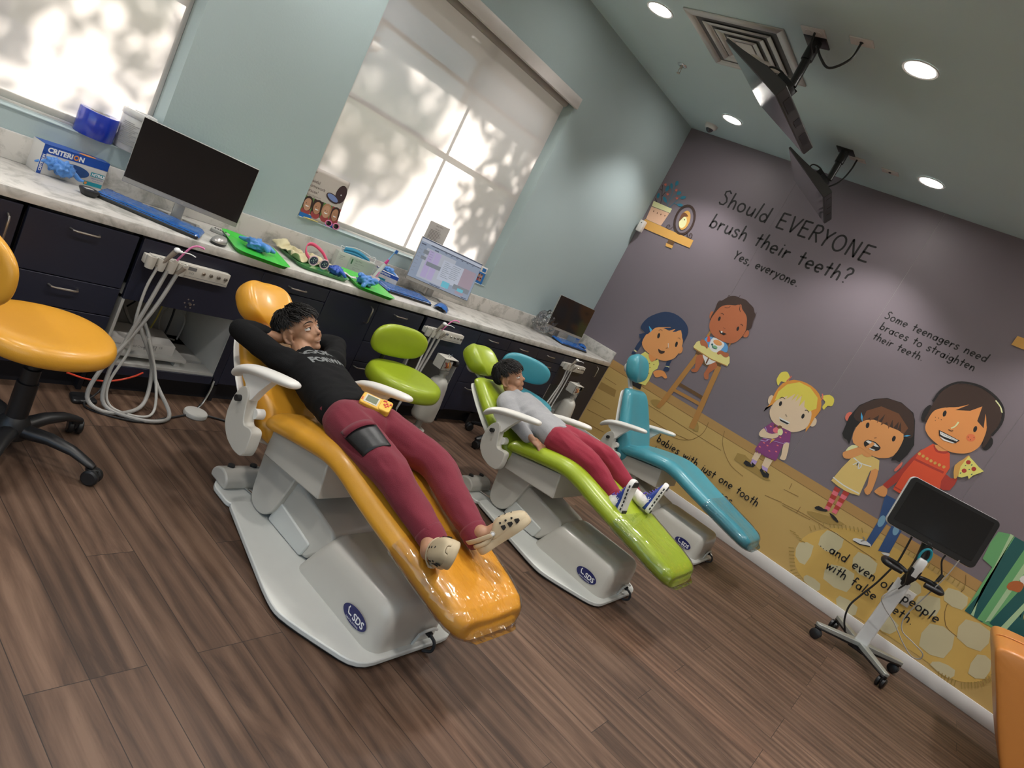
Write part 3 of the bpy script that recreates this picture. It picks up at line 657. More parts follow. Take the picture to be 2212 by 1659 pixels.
# ------------------------------------------------------------------ stools
def stool(name, label, base, legs0, zs, rx, ry, tk, vin, back, cush_rot=0.0):
    x, y = base; t = thing(name, label, 'stool', (x,y,0), 0, 'rolling stools')
    hub = MB().lathe([(.02,.055),(.05,.06),(.052,.10),(.040,.125),(.032,.135),(.032,.26),(.026,.262),(.026,.31),(.018,.312),(.018,zs-.02),(.0,zs-.02)], seg=24); hub.build('column', M_black, t)
    for k in range(5):
        a = math.radians(legs0+72*k); d = V((math.cos(a),math.sin(a),0)); s = V((-d.y,d.x,0)); rs = []
        for r, z, w, h in ((.03,.088,.030,.024),(.12,.098,.026,.020),(.20,.090,.022,.016),(.262,.068,.019,.013),(.282,.062,.012,.008)):
            p = d*r+V((0,0,z)); rs.append([p + s*(w*math.cos(2*PI*q/12)) + V((0,0,1))*(h*math.sin(2*PI*q/12)) for q in range(12)])
        lg = MB().loft(rs).build('leg', M_black, t, ang=60)
        c = d*.268; mb = MB(); q = a+.9*k; ax = V((math.cos(q+1.57),math.sin(q+1.57),0)); off = V((math.cos(q),math.sin(q),0))*.016
        for sgn in (-1,1): mb.lathe([(.0001,-.011),(.022,-.011),(.028,-.006),(.028,.006),(.022,.011),(.0001,.011)], c+off+ax*sgn*.014+V((0,0,.0285)), ax, 22)
        mb.cyl(c+V((0,0,.03)),c+V((0,0,.065)),.008,seg=12); mb.box(c+off*.6+V((0,0,.050)), (.036,.030,.014), bev=.005); mb.build('caster', M_black, lg)
    MB().span((-.09,-.09,zs-.022),(.09,.09,zs-.006), bev=.006).build('seat_plate', M_black, t)
    rs = []
    for a, z in ((.55,0),(.86,.004),(.97,.014),(1.0,.035),(1.0,tk*.62),(.965,tk*.85),(.88,tk*.97),(.70,tk*1.01),(.35,tk*.96),(.02,tk*.95)):
        ring_ = []
        for k in range(36):
            th = 2*PI*k/36; cx = math.copysign(abs(math.cos(th))**.92, math.cos(th)); cy = math.copysign(abs(math.sin(th))**.92, math.sin(th))
            v = V((rx*a*cx, ry*a*cy, zs+z)); ring_.append(v)
        rs.append(ring_)
    st = MB().loft(rs).build('seat', vin, t, ang=180, sub=1); st.rotation_euler = (0,0,cush_rot)
    bx, by, bz, face, bw, bh, curve = back; n = V((math.cos(face),math.sin(face),0)); u = V((-n.y,n.x,0)); B = V((bx,by,bz)); grid = []
    rs = []
    for a, dpt in ((.78,-.018),(.95,-.013),(1.0,0),(.97,.014),(.86,.026),(.5,.032),(.02,.033)):
        r_ = []
        for k in range(40):
            th = 2*PI*k/40; e = .72; p = bw*a*math.copysign(abs(math.cos(th))**e, math.cos(th)); q = bh*a*math.copysign(abs(math.sin(th))**(e+.1), math.sin(th))
            r_.append(B + u*p + V((0,0,1))*q + n*(dpt + curve*p*p))
        rs.append(r_)
    MB().loft(rs).build('backrest', vin, t, ang=180, sub=1)
    w0 = B - n*.03; MB().tube([(0,0,zs-.014),tuple(-n*.12+V((0,0,zs-.016))),tuple(V((w0.x,w0.y,0))-n*.03+V((0,0,zs+.01))),tuple(w0-n*.022+V((0,0,-.03))),tuple(w0-n*.005)], .013, 10, 5).build('back_support', M_black, t)
    MB().cyl(tuple(w0+V((0,0,-.02))),tuple(w0-n*.03+V((0,0,-.02))),.022,seg=18).build('adjust_knob', M_shell, t)
    return t
stool('rolling_stool', 'yellow padded stool with black casters, cut by the left photo edge', (-4.63,-.885), -47, .392, .205, .205, .080, M_yel, (-.235,.03,.275+.36,0.05,.20,.115,1.2))
stool('rolling_stool', 'lime green padded stool behind the boy in the black shirt', (-2.885,-.80), 10, .372, .220, .205, .100, M_grn, (.0,.165,.590,-1.62,.205,.095,.5))
stool('rolling_stool', 'teal padded stool behind the boy in the grey top', (-1.63,-.78), 30, .372, .21, .20, .085, M_blu, (.03,.14,.600,-2.1,.205,.092,.5))

# ------------------------------------------------------------------ handpiece rails with hoses
M_rail = mat('beige_white_plastic', (.56,.53,.47), .38)
M_hose = mat('grey_silicone_hose', (.30,.29,.27), .42)
M_hosel = mat('pale_grey_hose', (.42,.41,.38), .4)
M_pink = mat('pink_plastic', (.72,.20,.42), .35)
M_handp = mat('taupe_handpiece', (.27,.23,.19), .35)
M_gauge = mat('grey_gauge', (.16,.16,.16), .3)
def rail(label, x0, pink, hoses, mirror=False):
    t = thing('handpiece_rail', label, 'dental unit', (x0,FY,.60), 0, 'handpiece rails on the cabinets')
    y = FY-.002
    MB().span((x0+.13,y-.032,.603),(x0+.37,y,.664), bev=.003).span((x0+.02,y-.030,.630),(x0+.13,y,.664), bev=.003).build('control_box', M_rail, t, W=True)
    g = MB().span((x0+.178,y-.0335,.641),(x0+.214,y-.031,.656)); g.build('gauge', M_gauge, t, W=True)
    mb = MB(); put_text(mb, 'DCI', .013, (x0+.186,y-.0326,.625), (1,0,0), (0,0,1)); mb.span((x0+.16,y-.0328,.613),(x0+.362,y-.032,.6145)); mb.build('printing', M_gauge, t, W=True, recalc=False)
    for k, dx in enumerate((.248,.283,.318,.352)):
        MB().lathe([(.0001,-.040),(.006,-.040),(.0085,-.034),(.0085,-.031)], (x0+dx,y,.640), (0,1,0), 14).build('valve_knob', mat_knob if k else M_nickel, t, W=True)
    hx = [x0+.018+.042*k for k in range(4)]
    for k, x in enumerate(hx):
        mb = MB(); z0, z1 = .612, .664; arc = [(.020*math.cos(a), -.020*math.sin(a)) for a in [math.radians(-35+25*q) for q in range(11)]]
        rs = []
        for zz, sc_ in ((z0,.82),(z0+.015,.95),(z1,1.05)):
            o_ = [V((x+u*1.0*sc_, y-.042+v*sc_, zz)) for u, v in arc]; i_ = [V((x+u*.72*sc_, y-.042+v*.72*sc_, zz)) for u, v in reversed(arc)]
            rs.append(o_+i_)
        mb.loft(rs); mb.span((x-.018,y-.030,.622),(x+.018,y,.660), bev=.003); mb.build('holder', M_rail, t, W=True)
    # air-water syringe, saliva ejector, suction handpiece
    yy = y-.05
    s = MB().tube([(hx[1]-.012,yy+.004,.628),(hx[1]+.005,yy-.010,.670),(hx[1]+.020,yy-.022,.712)], [.0075,.0085,.011], 12, 4).build('syringe_body', M_handp, t, W=True)
    m2 = MB(); m2.ball((hx[1]+.023,yy-.026,.722), (.013,.015,.011), 14); m2.cyl((hx[1]+.023,yy-.030,.720),(hx[1]+.040,yy-.036,.722),.006,seg=10)
    m2.tube([(hx[1]+.038,yy-.036,.722),(hx[1]+.066,yy-.046,.726),(hx[1]+.088,yy-.056,.722)], .0022, 8, 4); m2.build('syringe_tip', M_print, s, W=True)
    e = MB().tube([(hx[2]-.010,yy+.004,.622),(hx[2],yy-.004,.652),(hx[2]+.004,yy-.008,.676)], [.006,.008,.0085], 12, 4).build('ejector_body', M_rail, t, W=True)
    if pink: MB().tube([(hx[2]+.004,yy-.008,.674),(hx[2]+.016,yy-.018,.715),(hx[2]+.028,yy-.026,.745),(hx[2]+.044,yy-.034,.762),(hx[2]+.064,yy-.044,.765),(hx[2]+.072,yy-.048,.762)], .0042, 10, 5).build('pink_ejector_tip', M_pink, e, W=True)
    v = MB().tube([(hx[3]-.012,yy+.004,.616),(hx[3]-.003,yy-.004,.640),(hx[3]+.002,yy-.008,.655)], [.010,.011,.012], 14, 4).build('suction_handpiece', M_handp, t, W=True)
    MB().lathe([(.0001,0),(.006,.001),(.006,-.004)], (hx[3]+.004,yy-.010,.657), (.25,-.3,.9), 14).build('suction_tip', M_chrome, v, W=True)
    for pts, r, m_ in hoses: MB().tube(pts, r, 10, 6).build('hose', m_, t, W=True)
    return t
mat_knob = mat('steel_knob', (.25,.23,.20), .35, metal=.8)
a = -4.215; yy = FY-.05
rail('handpiece rail with a pink tip and long hoses beside the yellow stool', a, True, [
  ([(a+.048,yy,.625),(a+.030,yy-.01,.53),(a+.030,yy-.02,.40),(a+.055,-.49,.25),(a+.01,-.52,.10),(a+.03,-.56,.014),(a+.13,-.63,.012),(a+.20,-.58,.03),(a+.19,-.50,.16),(a+.13,-.46,.30)], .0058, M_hosel),
  ([(a+.090,yy,.620),(a+.055,yy-.02,.46),(a+.02,-.51,.30),(a-.01,-.53,.15),(a-.005,-.57,.03),(a+.08,-.64,.012),(a+.19,-.66,.012),(a+.26,-.60,.02),(a+.20,-.50,.13),(a+.15,-.44,.28),(a+.13,-.38,.34)], .0085, M_hose),
  ([(a+.132,yy,.615),(a+.09,yy-.02,.47),(a+.03,-.51,.31),(a-.05,-.54,.16),(a-.07,-.56,.05),(a-.02,-.60,.013),(a+.08,-.60,.012),(a+.17,-.54,.04),(a+.18,-.47,.18),(a+.12,-.42,.30),(a+.10,-.36,.36)], .0085, M_hose)])
a = -2.525
rail('handpiece rail with a pink tip above the green stool', a, True, [
  ([(a+.048,yy,.625),(a+.03,yy-.02,.50),(a-.03,-.55,.34),(a-.12,-.58,.20),(a-.2,-.62,.05),(a-.14,-.70,.013)], .0058, M_hosel),
  ([(a+.090,yy,.620),(a+.06,yy-.02,.48),(a-.01,-.54,.32),(a-.10,-.56,.15),(a-.16,-.60,.03),(a-.06,-.70,.012),(a+.03,-.68,.014),(a+.02,-.56,.06)], .0085, M_hose),
  ([(a+.132,yy,.615),(a+.09,yy-.02,.46),(a+.0,-.55,.27),(a-.08,-.60,.10),(a-.03,-.70,.014),(a+.06,-.76,.012),(a+.10,-.66,.014)], .0085, M_hose)])
a = -.808
rail('handpiece rail nearest to the mural wall', a, False, [
  ([(a+.048,yy,.625),(a+.03,yy-.02,.50),(a-.05,-.52,.34),(a-.16,-.56,.20),(a-.22,-.60,.06)], .0058, M_hosel),
  ([(a+.090,yy,.620),(a+.05,yy-.02,.48),(a-.03,-.53,.32),(a-.12,-.56,.16),(a-.20,-.60,.03)], .0085, M_hose),
  ([(a+.132,yy,.615),(a+.10,yy-.02,.46),(a+.02,-.53,.28),(a-.06,-.58,.12),(a-.08,-.62,.03)], .0058, M_hosel)])
# ------------------------------------------------------------------ suction bottles on their brackets
M_tank = mat('white_bottle_plastic', (.56,.54,.48), .35, coat=.1)
M_wire_o = mat('orange_wire', (.70,.28,.02), .5); M_wire_r = mat('dark_red_wire', (.22,.03,.02), .5)
def bottle(label, x, y):
    t = thing('suction_bottle', label, 'suction bottle', (x,y,0), 0, 'white suction bottles')
    MB().lathe([(.055,.085),(.072,.09),(.080,.11),(.078,.20),(.068,.30),(.062,.345),(.056,.368),(.042,.385),(.026,.396),(.0001,.397)], (.03,0,0), seg=30).build('bottle', M_tank, t, ang=60)
    MB().lathe([(.022,.392),(.022,.45),(.026,.452),(.026,.515),(.0001,.515)], (.03,0,0), seg=24).build('neck', M_tank, t)
    MB().lathe([(.0001,-.006),(.028,-.004),(.03,0),(.03,.02)], (.03,0,.425), seg=20).build('collar', M_shell, t)
    mb = MB().span((-.05,-.03,.452),(-.004,-.026,.530)).span((-.05,-.03,.452),(-.046,.05,.530)).span((-.05,-.034,.527),(.075,.05,.533), bev=.002)
    mb.build('control_cover', M_tank, t)
    MB().cyl((.072,-.005,.505),(.105,-.005,.500),.020,seg=24).build('knob', M_black, t); MB().lathe([(.0001,.002),(.012,.002),(.018,-.001),(.019,-.004)], (.105,-.005,.500), (1,0,-.1), 24).build('knob_cap', M_chrome, t)
    rnd = random.Random(int(abs(x)*100)); 
    for k in range(7):
        a = V((-.038+.006*k,-.015,.522)); b = a+V((rnd.uniform(-.01,.015),-.028,-.035)); c = V((rnd.uniform(-.035,.0),-.02,.462))
        MB().tube([a,b,c], .0019, 6, 5).build('wire', M_wire_o if k > 3 else M_wire_r, t)
    for k, dx in enumerate((.0,.022)): MB().tube([(dx,.0,.53),(dx,.0,.548),(dx+.004*(k*2-1),.0,.556)], .003, 8).build('toggle', M_chrome, t)
    MB().lathe([(.055,0),(.055,.016),(.03,.024),(.022,.04),(.022,.10),(.0001,.10)], (.03,0,0), seg=24).build('foot', M_shell, t)
    return t
bottle('white suction bottle with a wired open cover right of the green stool', -2.335,-.56)
bottle('white suction bottle with a wired open cover at the mural wall end', -.625,-.56)

# ------------------------------------------------------------------ on the floor
fd = thing('foot_disc', 'round grey foot disc on the floor left of the yellow chair', 'foot control', (-3.815,-.565,0))
MB().lathe([(.05,0),(.053,.004),(.053,.016),(.050,.021),(.044,.023),(.0001,.024)], seg=36).build('disc', M_hosel, fd)
fd2 = thing('foot_pedal', 'dark flat foot pedal on the floor behind the yellow stool', 'foot control', (-4.27,-.50,0))
MB().prism(rpoly([(-.05,-.035),(.05,-.035),(.04,.045),(-.04,.045)],.02), XY, 0, .018).build('pedal', M_black, fd2, bevel=.006)
def floor_cable(label, pts, r, m_, g=None): tag(MB().tube(pts, r, 8, 6).build('floor_cable', m_), label, 'cable', g)
floor_cable('black cable looping on the floor beside the foot disc', [(-4.16,-.43,.25),(-4.20,-.47,.05),(-4.28,-.56,.007),(-4.12,-.66,.006),(-3.98,-.62,.006),(-3.87,-.58,.008)], .0045, M_rubber)
floor_cable('black cable running from the foot disc towards the yellow chair', [(-3.77,-.57,.008),(-3.70,-.60,.006),(-3.60,-.66,.006),(-3.50,-.72,.006)], .0045, M_rubber)
floor_cable('red hose crossing in front of the cabinet under the yellow stool', [(-4.36,-.50,.12),(-4.28,-.50,.10),(-4.18,-.48,.092),(-4.08,-.45,.11),(-4.0,-.40,.13)], .004, mat('red_hose', (.55,.05,.02), .4))
floor_cable('chrome and black braided hose rising beside the foot disc', [(-3.70,-.43,.12),(-3.72,-.46,.08),(-3.76,-.50,.03),(-3.80,-.53,.012)], .006, M_chrome)
# contents of the open bay beside the yellow stool
sh = tag(MB().span((-4.21,-.40,.178),(-3.85,-.05,.194), bev=.002).build('loose_shelf', M_liner), 'loose white shelf board lying in the open hose bay', 'shelf')
for s in (-1, 1): MB().span((-4.205+.31*(s>0),-.39,.155),(-4.18+.31*(s>0),-.06,.178)).build('shelf_support', M_liner, sh)
bx = thing('carton', 'white printed carton lying on the shelf in the hose bay', 'box', (-4.03,-.27,.194), math.radians(-4))
MB().span((-.15,-.09,0),(.13,.09,.048), bev=.001).build('carton_body', mat('white_card', (.60,.58,.55), .6), bx)
mb = MB(); put_text(mb, 'Essential Preformed Crown', .014, (-.145,-.0906,.016), (1,0,0), (0,0,1)); put_text(mb, 'CE', .014, (.06,-.0906,.026), (1,0,0), (0,0,1))
for k in range(13): mb.span((.0+.004*k,-.0908,.010),(.0+.004*k+(.0012 if k % 3 else .0026),-.0902,.036))
mb.build('printing', M_gauge, bx, recalc=False)
for k, (m_, pts, r) in enumerate(((M_hose,[(-3.96,-.06,.44),(-3.93,-.10,.34),(-3.98,-.14,.25),(-3.93,-.12,.20)],.012),(M_rubber,[(-3.83,-.08,.44),(-3.83,-.11,.30),(-3.85,-.14,.16)],.005),(M_hosel,[(-3.76,-.10,.17),(-3.74,-.07,.27),(-3.80,-.06,.33),(-3.86,-.07,.27),(-3.84,-.09,.18),(-3.77,-.10,.165)],.005),(mat('yellow_wire',(.6,.5,.1),.5),[(-3.89,-.10,.43),(-3.90,-.12,.30),(-3.92,-.13,.21)],.004),(M_rubber,[(-4.12,-.06,.43),(-4.05,-.10,.36),(-4.0,-.08,.33),(-4.02,-.06,.28)],.004),(M_hose,[(-4.10,-.08,.43),(-4.06,-.12,.30),(-4.0,-.16,.21)],.008))):
    tag(MB().tube(pts, r, 8, 6).build('bay_hose', m_), ['thick grey hose hanging at the back of the open bay','thin black tube hanging down the open hose bay','pale grey coiled tube at the right side of the hose bay','yellow wire hanging in the middle of the hose bay','thin black wire tangle at the back left of the hose bay','grey hose dropping behind the printed carton'][k], 'hose')

# ------------------------------------------------------------------ scanner cart
ca = thing('scanner_cart', 'rolling scanner cart with a large black tablet in front of the mural', 'scanner cart', (-.472,-3.251,0))
M_alu = mat('grey_green_metal', (.36,.38,.36), .35, metal=.4); M_teal2 = mat('teal_plastic', (.01,.22,.29), .35); M_wht = mat('white_gloss', (.62,.62,.62), .25, coat=.3)
for ex, ey in ((-.71,-2.99),(-.233,-3.061),(-.262,-3.51),(-.744,-3.452)):
    d = V((ex+.472,ey+3.251,0)); L_ = d.length; d.normalize(); s = V((-d.y,d.x,0)); rs = []
    for r, w, z0, z1 in ((.02,.034,.075,.108),(L_*.5,.026,.078,.106),(L_*.97,.020,.082,.104),(L_,.012,.084,.103)):
        rs.append([d*r+s*w+V((0,0,z0)), d*r-s*w+V((0,0,z0)), d*r-s*w+V((0,0,z1)), d*r+s*w+V((0,0,z1))])
    lg = MB().loft(rs).build('leg', M_alu, ca, bevel=.003)
    rs = [[p-V((0,0,.012))+(V((0,0,.0)) if i < 2 else V((0,0,-.012))) for i, p in enumerate(r)] for r in rs]
    MB().loft(rs).build('leg_underside', M_black, lg, bevel=.003)
    c = d*(L_-.015); mb = MB(); q = math.atan2(d.y,d.x)+.7; ax = V((math.cos(q),math.sin(q),0)); of = V((-ax.y,ax.x,0))*.014
    for sg in (-1,1): mb.lathe([(.0001,-.012),(.026,-.012),(.034,-.007),(.034,.007),(.026,.012),(.0001,.012)], c+of+ax*sg*.015+V((0,0,.0345)), ax, 24)
    mb.cyl(c+V((0,0,.04)),c+V((0,0,.082)),.010,seg=12); mb.build('caster', M_black, lg)
MB().span((-.05,-.06,.045),(.05,.06,.080), bev=.012).build('base_battery', M_black, ca)
MB().prism(rrect(.055,.085,.012), XY, .10, .60).build('column', M_wht, ca, ang=50)
yw = -1.199; ux = V((math.cos(yw),math.sin(yw),0)); nb = V((-math.sin(yw),math.cos(yw),0)); tl = .149
uv = V((0,0,1))*math.cos(tl)+nb*math.sin(tl); bk = nb*math.cos(tl)-V((0,0,1))*math.sin(tl); TC = V((-.505+.472,-3.234+3.251,1.055))
def tab_slab(m_, w, h, r, d0, d1, nm, off=(0,0), bev=0):
    poly = rrect(w,h,r,6); return MB().loft([[TC+ux*(a+off[0])+uv*(b+off[1])+bk*d for a, b in poly] for d in (d0,d1)]).build(nm, m_, ca, bevel=bev)
tab_slab(M_wht,.572,.346,.035,.008,.036,'tablet_shell',bev=.008); tab_slab(M_black,.566,.340,.033,-.002,.010,'bezel',bev=.003); tab_slab(M_screen_dark,.50,.275,.006,-.0035,-.001,'screen',(0,.008))
mb = MB(); put_text(mb, 'itero', .014, TC+ux*(-.016)+uv*(-.158)-bk*.0032, ux, uv); mb.build('maker_mark', M_gauge, ca, recalc=False)
# neck, wand holder, wand, handles
fw = -bk
MB().tube([(0,0,.58),(-.02,-.01,.70),(-.01,.0,.82),tuple(TC-uv*.12+bk*.04)], [.030,.034,.036,.034], 14, 5).build('neck', M_black, ca)
cr = MB(); cc = V((-.062,-.008,.0)); q = V((-.93,-.36,0)); sd = V((.36,-.93,0))
pts = [cc+sd*(.030*math.cos(a))+V((0,0,.815+.052*math.sin(a)))+q*(.008) for a in [math.radians(-60+30*k) for k in range(11)]]
cr.tube(pts+[pts[0]], .008, 8, 2); cr.build('holder_ring', M_teal2, ca)
rs = []
for z, w, d in ((.655,.020,.016),(.672,.026,.020),(.74,.028,.022),(.785,.027,.021),(.797,.020,.015)):
    rs.append([cc+q*.02+V((0,0,z))+sd*a+q*b for a, b in rrect(2*w,2*d,min(w,d)*.6,4)])
wd = MB().loft(rs).build('scan_wand', M_wht, ca, ang=60)
rs = [[cc+q*.018+V((0,0,z))+sd*a+q*b for a, b in rrect(2*w,2*w*.7,w*.4,4)] for z, w in ((.60,.008),(.63,.018),(.66,.030),(.70,.032),(.72,.032))]
MB().loft(rs).build('wand_cradle', M_black, ca, ang=60)
MB().tube([cc+q*.016+V((0,0,.62)),cc+q*.02+V((0,.01,.585)),cc+q*.02+V((0,.02,.55))], [.008,.006,.004], 8, 3).build('wand_tail', M_black, ca)
for s in (-1, 1):
    o = V((-.03,0,.665)); pts = [o+sd*s*.02, o+sd*s*.09+V((.02,0,.012)), o+sd*s*.165+V((-.0,0,.014)), o+sd*s*.185+q*.035+V((0,0,.004)), o+sd*s*.165+q*.075, o+sd*s*.075+q*.07-V((0,0,.004))]
    MB().tube(pts, [.014,.015,.017,.019,.019,.016], 12, 5).build('handle', M_black, ca, ang=60)
mb = MB().tube([TC+ux*.12-uv*.17+bk*.02, TC+ux*.12-uv*.22+bk*.02, (.02,-.15,.74), (-.02,-.13,.70)], .005, 8, 5); mb.cyl((.01,-.145,.765),(.0,-.14,.71),.011,seg=12); mb.build('power_lead', M_rubber, ca)
floor_cable('black cable hanging from the black tablet down to the cart base', [tuple(TC+V((-.472,-3.251,0))-ux*.10-uv*.15+bk*.02),(-.52,-3.16,.70),(-.52,-3.15,.62),(-.53,-3.13,.50),(-.53,-3.10,.38),(-.54,-3.08,.28),(-.52,-3.10,.18),(-.48,-3.14,.105)], .006, M_rubber)
floor_cable('thin grey cable of the scan wand looping beside the cart column', [(-.555,-3.235,.55),(-.60,-3.20,.46),(-.59,-3.24,.41),(-.58,-3.33,.36),(-.58,-3.42,.29),(-.58,-3.50,.245),(-.58,-3.545,.26),(-.58,-3.54,.30),(-.57,-3.47,.32),(-.55,-3.39,.34),(-.54,-3.36,.42),(-.52,-3.38,.56),(-.50,-3.41,.75),(-.48,-3.42,.90)], .0035, M_hose)

# ------------------------------------------------------------------ things on the worktop and sills
M_silver = mat('silver_plastic', (.42,.41,.39), .35, metal=.5)
M_bluefilm = mat('blue_barrier_film', (.012,.10,.36), .22, var=.35, vscale=30, bump=.9, bscale=45, coat=.5)
M_key = mat('dark_keys', (.02,.02,.022), .5)
def screen_picture():
    m, nt, b = new_mat('lit_schedule_screen'); b.inputs['Roughness'].default_value = .2
    return m
M_lit = [emis('screen_'+n, c, s) for n, c, s in (('grey_blue',(.20,.24,.32),.22),('lilac',(.30,.26,.42),.24),('pale_grey',(.30,.32,.38),.24),('slate',(.16,.18,.21),.2),('bar',(.05,.06,.09),.35),('teal',(.10,.33,.42),.25),('white',(.33,.36,.44),.24),('pink_grey',(.27,.22,.27),.2))]
def monitor(label, c, yaw, tilt, w, h, lit, z0=CT, film_cover=False):
    c = V(c); t = thing('computer_monitor', label, 'monitor', (c.x,c.y+.06,z0), 0, 'monitors on the worktop')
    ux = V((math.cos(yaw),math.sin(yaw),0)); nb = V((-math.sin(yaw),math.cos(yaw),0)); uv = V((0,0,1))*math.cos(tilt)+nb*math.sin(tilt); bk = nb*math.cos(tilt)-V((0,0,1))*math.sin(tilt)
    slab = lambda a0,a1,b0,b1,d0,d1: MB().loft([[c+ux*a+uv*b+bk*d for a, b in ((a0,b0),(a1,b0),(a1,b1),(a0,b1))] for d in (d0,d1)])
    slab(-w/2,w/2,-h/2-.022,h/2,-.001,.012).build('bezel', M_silver, t, W=True, bevel=.002)
    slab(-w/2+.02,w/2-.02,-h/2,h/2-.02,.012,.034).build('rear_housing', M_tvback, t, W=True, bevel=.008)
    s = slab(-w/2+.002,w/2-.002,-h/2,h/2-.002,-.0022,0).build('screen', M_screen_dark, t, W=True)
    mk = MB(); mk.lathe([(.0001,0),(.0055,0)], c-uv*(h/2+.012)-bk*.0014, -bk, 20); put_text(mk, 'hp', .006, c-uv*(h/2+.014)-ux*.003-bk*.0018, ux, uv)
    if lit is None: mk.build('maker_mark', M_shell, t, W=True, recalc=False)
    if lit:
        px = MB()
        for mi, a0, b0, a1, b1 in lit:
            px.mi = mi; d = -.0024-.0002*len(px.bm.faces)*.02
            px.face([c+ux*((a-.5)*(w-.006))+uv*((.5-b)*(h-.004))+bk*d for a, b in ((a0,b1),(a1,b1),(a1,b0),(a0,b0))])
        px.build('schedule', M_lit, s, W=True, recalc=False)
    base = V((c.x,c.y,z0)) + nb*.075; pt = base - nb*.0
    MB().loft([[pt+ux*a+nb*b+V((0,0,z)) for a, b in rrect(.045,.022,.004,2)] for z in (.004,(c.z-z0)-.02)]).build('stand_post', M_silver, t, W=True)
    mb = MB()
    for a0,a1,b0,b1 in ((-.105,.105,-.075,-.060),(-.105,.105,.045,.060),(-.105,-.09,-.06,.045),(.09,.105,-.06,.045),(-.03,.03,-.06,.045)):
        mb.loft([[base+ux*a+nb*b+V((0,0,z)) for a, b in ((a0,b0),(a1,b0),(a1,b1),(a0,b1))] for z in (0,.008)])
    mb.build('stand_base', M_silver, t, W=True)
    return t
monitor('black wide monitor with a switched off screen beside the glove box', (-4.044,-.235,1.002), -.425, -.07, .468, .262, None)
g = lambda *a: a
LIT = [g(0,0,0,1,1), g(4,0,0,1,.03), g(6,0,.03,1,.10), g(4,.16,.10,1,.125), g(4,.02,.14,.09,.17), g(4,.24,.17,.30,.195), g(2,.12,.20,.60,.94), g(1,.17,.22,.26,.90), g(1,.27,.22,.36,.90), g(3,.09,.26,.17,.36), g(3,.08,.42,.16,.50), g(3,.19,.50,.44,.60), g(6,.42,.30,.76,.80), g(7,.76,.28,.97,.74), g(3,.70,.74,.97,.86), g(5,.52,.78,.64,.93), g(5,.78,.80,.88,.88), g(7,.76,.88,.90,.97), g(0,.0,.95,1,1), g(4,.35,.965,.52,.985), g(4,.88,.965,.97,.985)] + \
      [g(3,.45+.0*k,.34+.045*k,.52+.03*(k%3),.35+.045*k) for k in range(9)] + [g(3,.58,.34+.045*k,.72-.02*(k%2),.35+.045*k) for k in range(8)] + [g(3,.19,.25+.06*k,.24,.258+.06*k) for k in range(4)] + [g(3,.02,.2+.09*k,.06,.21+.09*k) for k in range(8)] + [g(4,.40+.09*k,.135,.43+.09*k,.15) for k in range(6)]
monitor('monitor showing a lit schedule, standing below the middle of the whole blind', (-2.275,-.165,.990), -.406, .12, .470, .268, LIT)
monitor('black monitor with a dark screen at the far end of the worktop by the mural', (-.600,-.185,1.000), -.207, .05, .470, .268, [])
def keyboard(label, x, y, rz, w=.40, d=.135):
    t = thing('keyboard', label, 'keyboard', (x,y,CT), rz, 'keyboards under blue film')
    MB().loft([[V((a,b,z+.006*(b>0))) for a, b in rrect(w,d,.012,3)] for z in (.002,.014)]).build('base', M_black, t, bevel=.002)
    mb = MB()
    for r in range(5):
        n = 15
        for k in range(n): mb.span((-w/2+.012+k*(w-.024)/n,-d/2+.012+r*(d-.024)/5,.012),(-w/2+.012+(k+.88)*(w-.024)/n,-d/2+.012+(r+.86)*(d-.024)/5,.020+.001*r))
    k = mb.build('keys', M_key, t); k['kind'] = 'stuff'
    rnd = random.Random(int(x*100)); nx, ny = 40, 12
    G = [[V((-w/2-.004+i*(w+.008)/nx, -d/2+.006+j*(d+.004)/ny, .0225+.006*(j/ny)*1.0+rnd.uniform(-.0012,.0018) - (.012 if i in (0,nx) or j in (0,ny) else 0))) for i in range(nx+1)] for j in range(ny+1)]
    MB().grid(G).build('blue_film', M_bluefilm, t, ang=180)
    return t
keyboard('keyboard under blue film in front of the black wide monitor by the glove box', -4.155,-.255,-.60)
keyboard('keyboard under blue film in front of the lit schedule screen', -2.62,-.262,-.06,.36,.15)
keyboard('keyboard under blue film before the dark monitor at the mural end', -.535,-.262,-.10,.38,.14)
def mouse(label, x, y, rz, m_top, m_bot, film_m=None):
    t = thing('computer_mouse', label, 'mouse', (x,y,CT), rz, None)
    rs = []
    for z, s in ((.0,.86),(.004,.97),(.012,1.0),(.022,.93),(.031,.75),(.037,.45),(.039,.02)):
        rs.append([V((.031*s*math.cos(a)*(1-.12*math.sin(a)), .055*s*math.sin(a)+(.004 if z > .02 else 0), z)) for a in [2*PI*k/24 for k in range(24)]])
    MB().loft(rs[:3]+[rs[2]]).build('mouse_base', m_bot, t, ang=60); MB().loft(rs[2:]).build('top_shell', m_top, t, ang=180)
    MB().cyl((-.004,.03,.034),(.004,.03,.034),.008,seg=14).build('scroll_wheel', M_black, t)
    if film_m:
        rnd = random.Random(5); G = [[V((-.045+.09*i/9, -.065+.15*j/9, max(.002,.044*max(0,1-((i-4.5)/4.7)**2)**.5*max(0,1-((j-4.2)/5)**2)**.5)+rnd.uniform(0,.004))) for i in range(10)] for j in range(10)]
        MB().grid(G).build('blue_film', film_m, t, ang=180)
    return t
mouse('silver and black computer mouse beside the first green tray', -3.905,-.375,-.85, M_silver, M_black)
mouse('computer mouse under blue film right of the lit schedule screen', -2.375,-.365,-.9, M_black, M_black, M_bluefilm)
mouse('computer mouse under blue film next to the last keyboard by the mural', -.25,-.22,-.9, M_black, M_black, M_bluefilm)
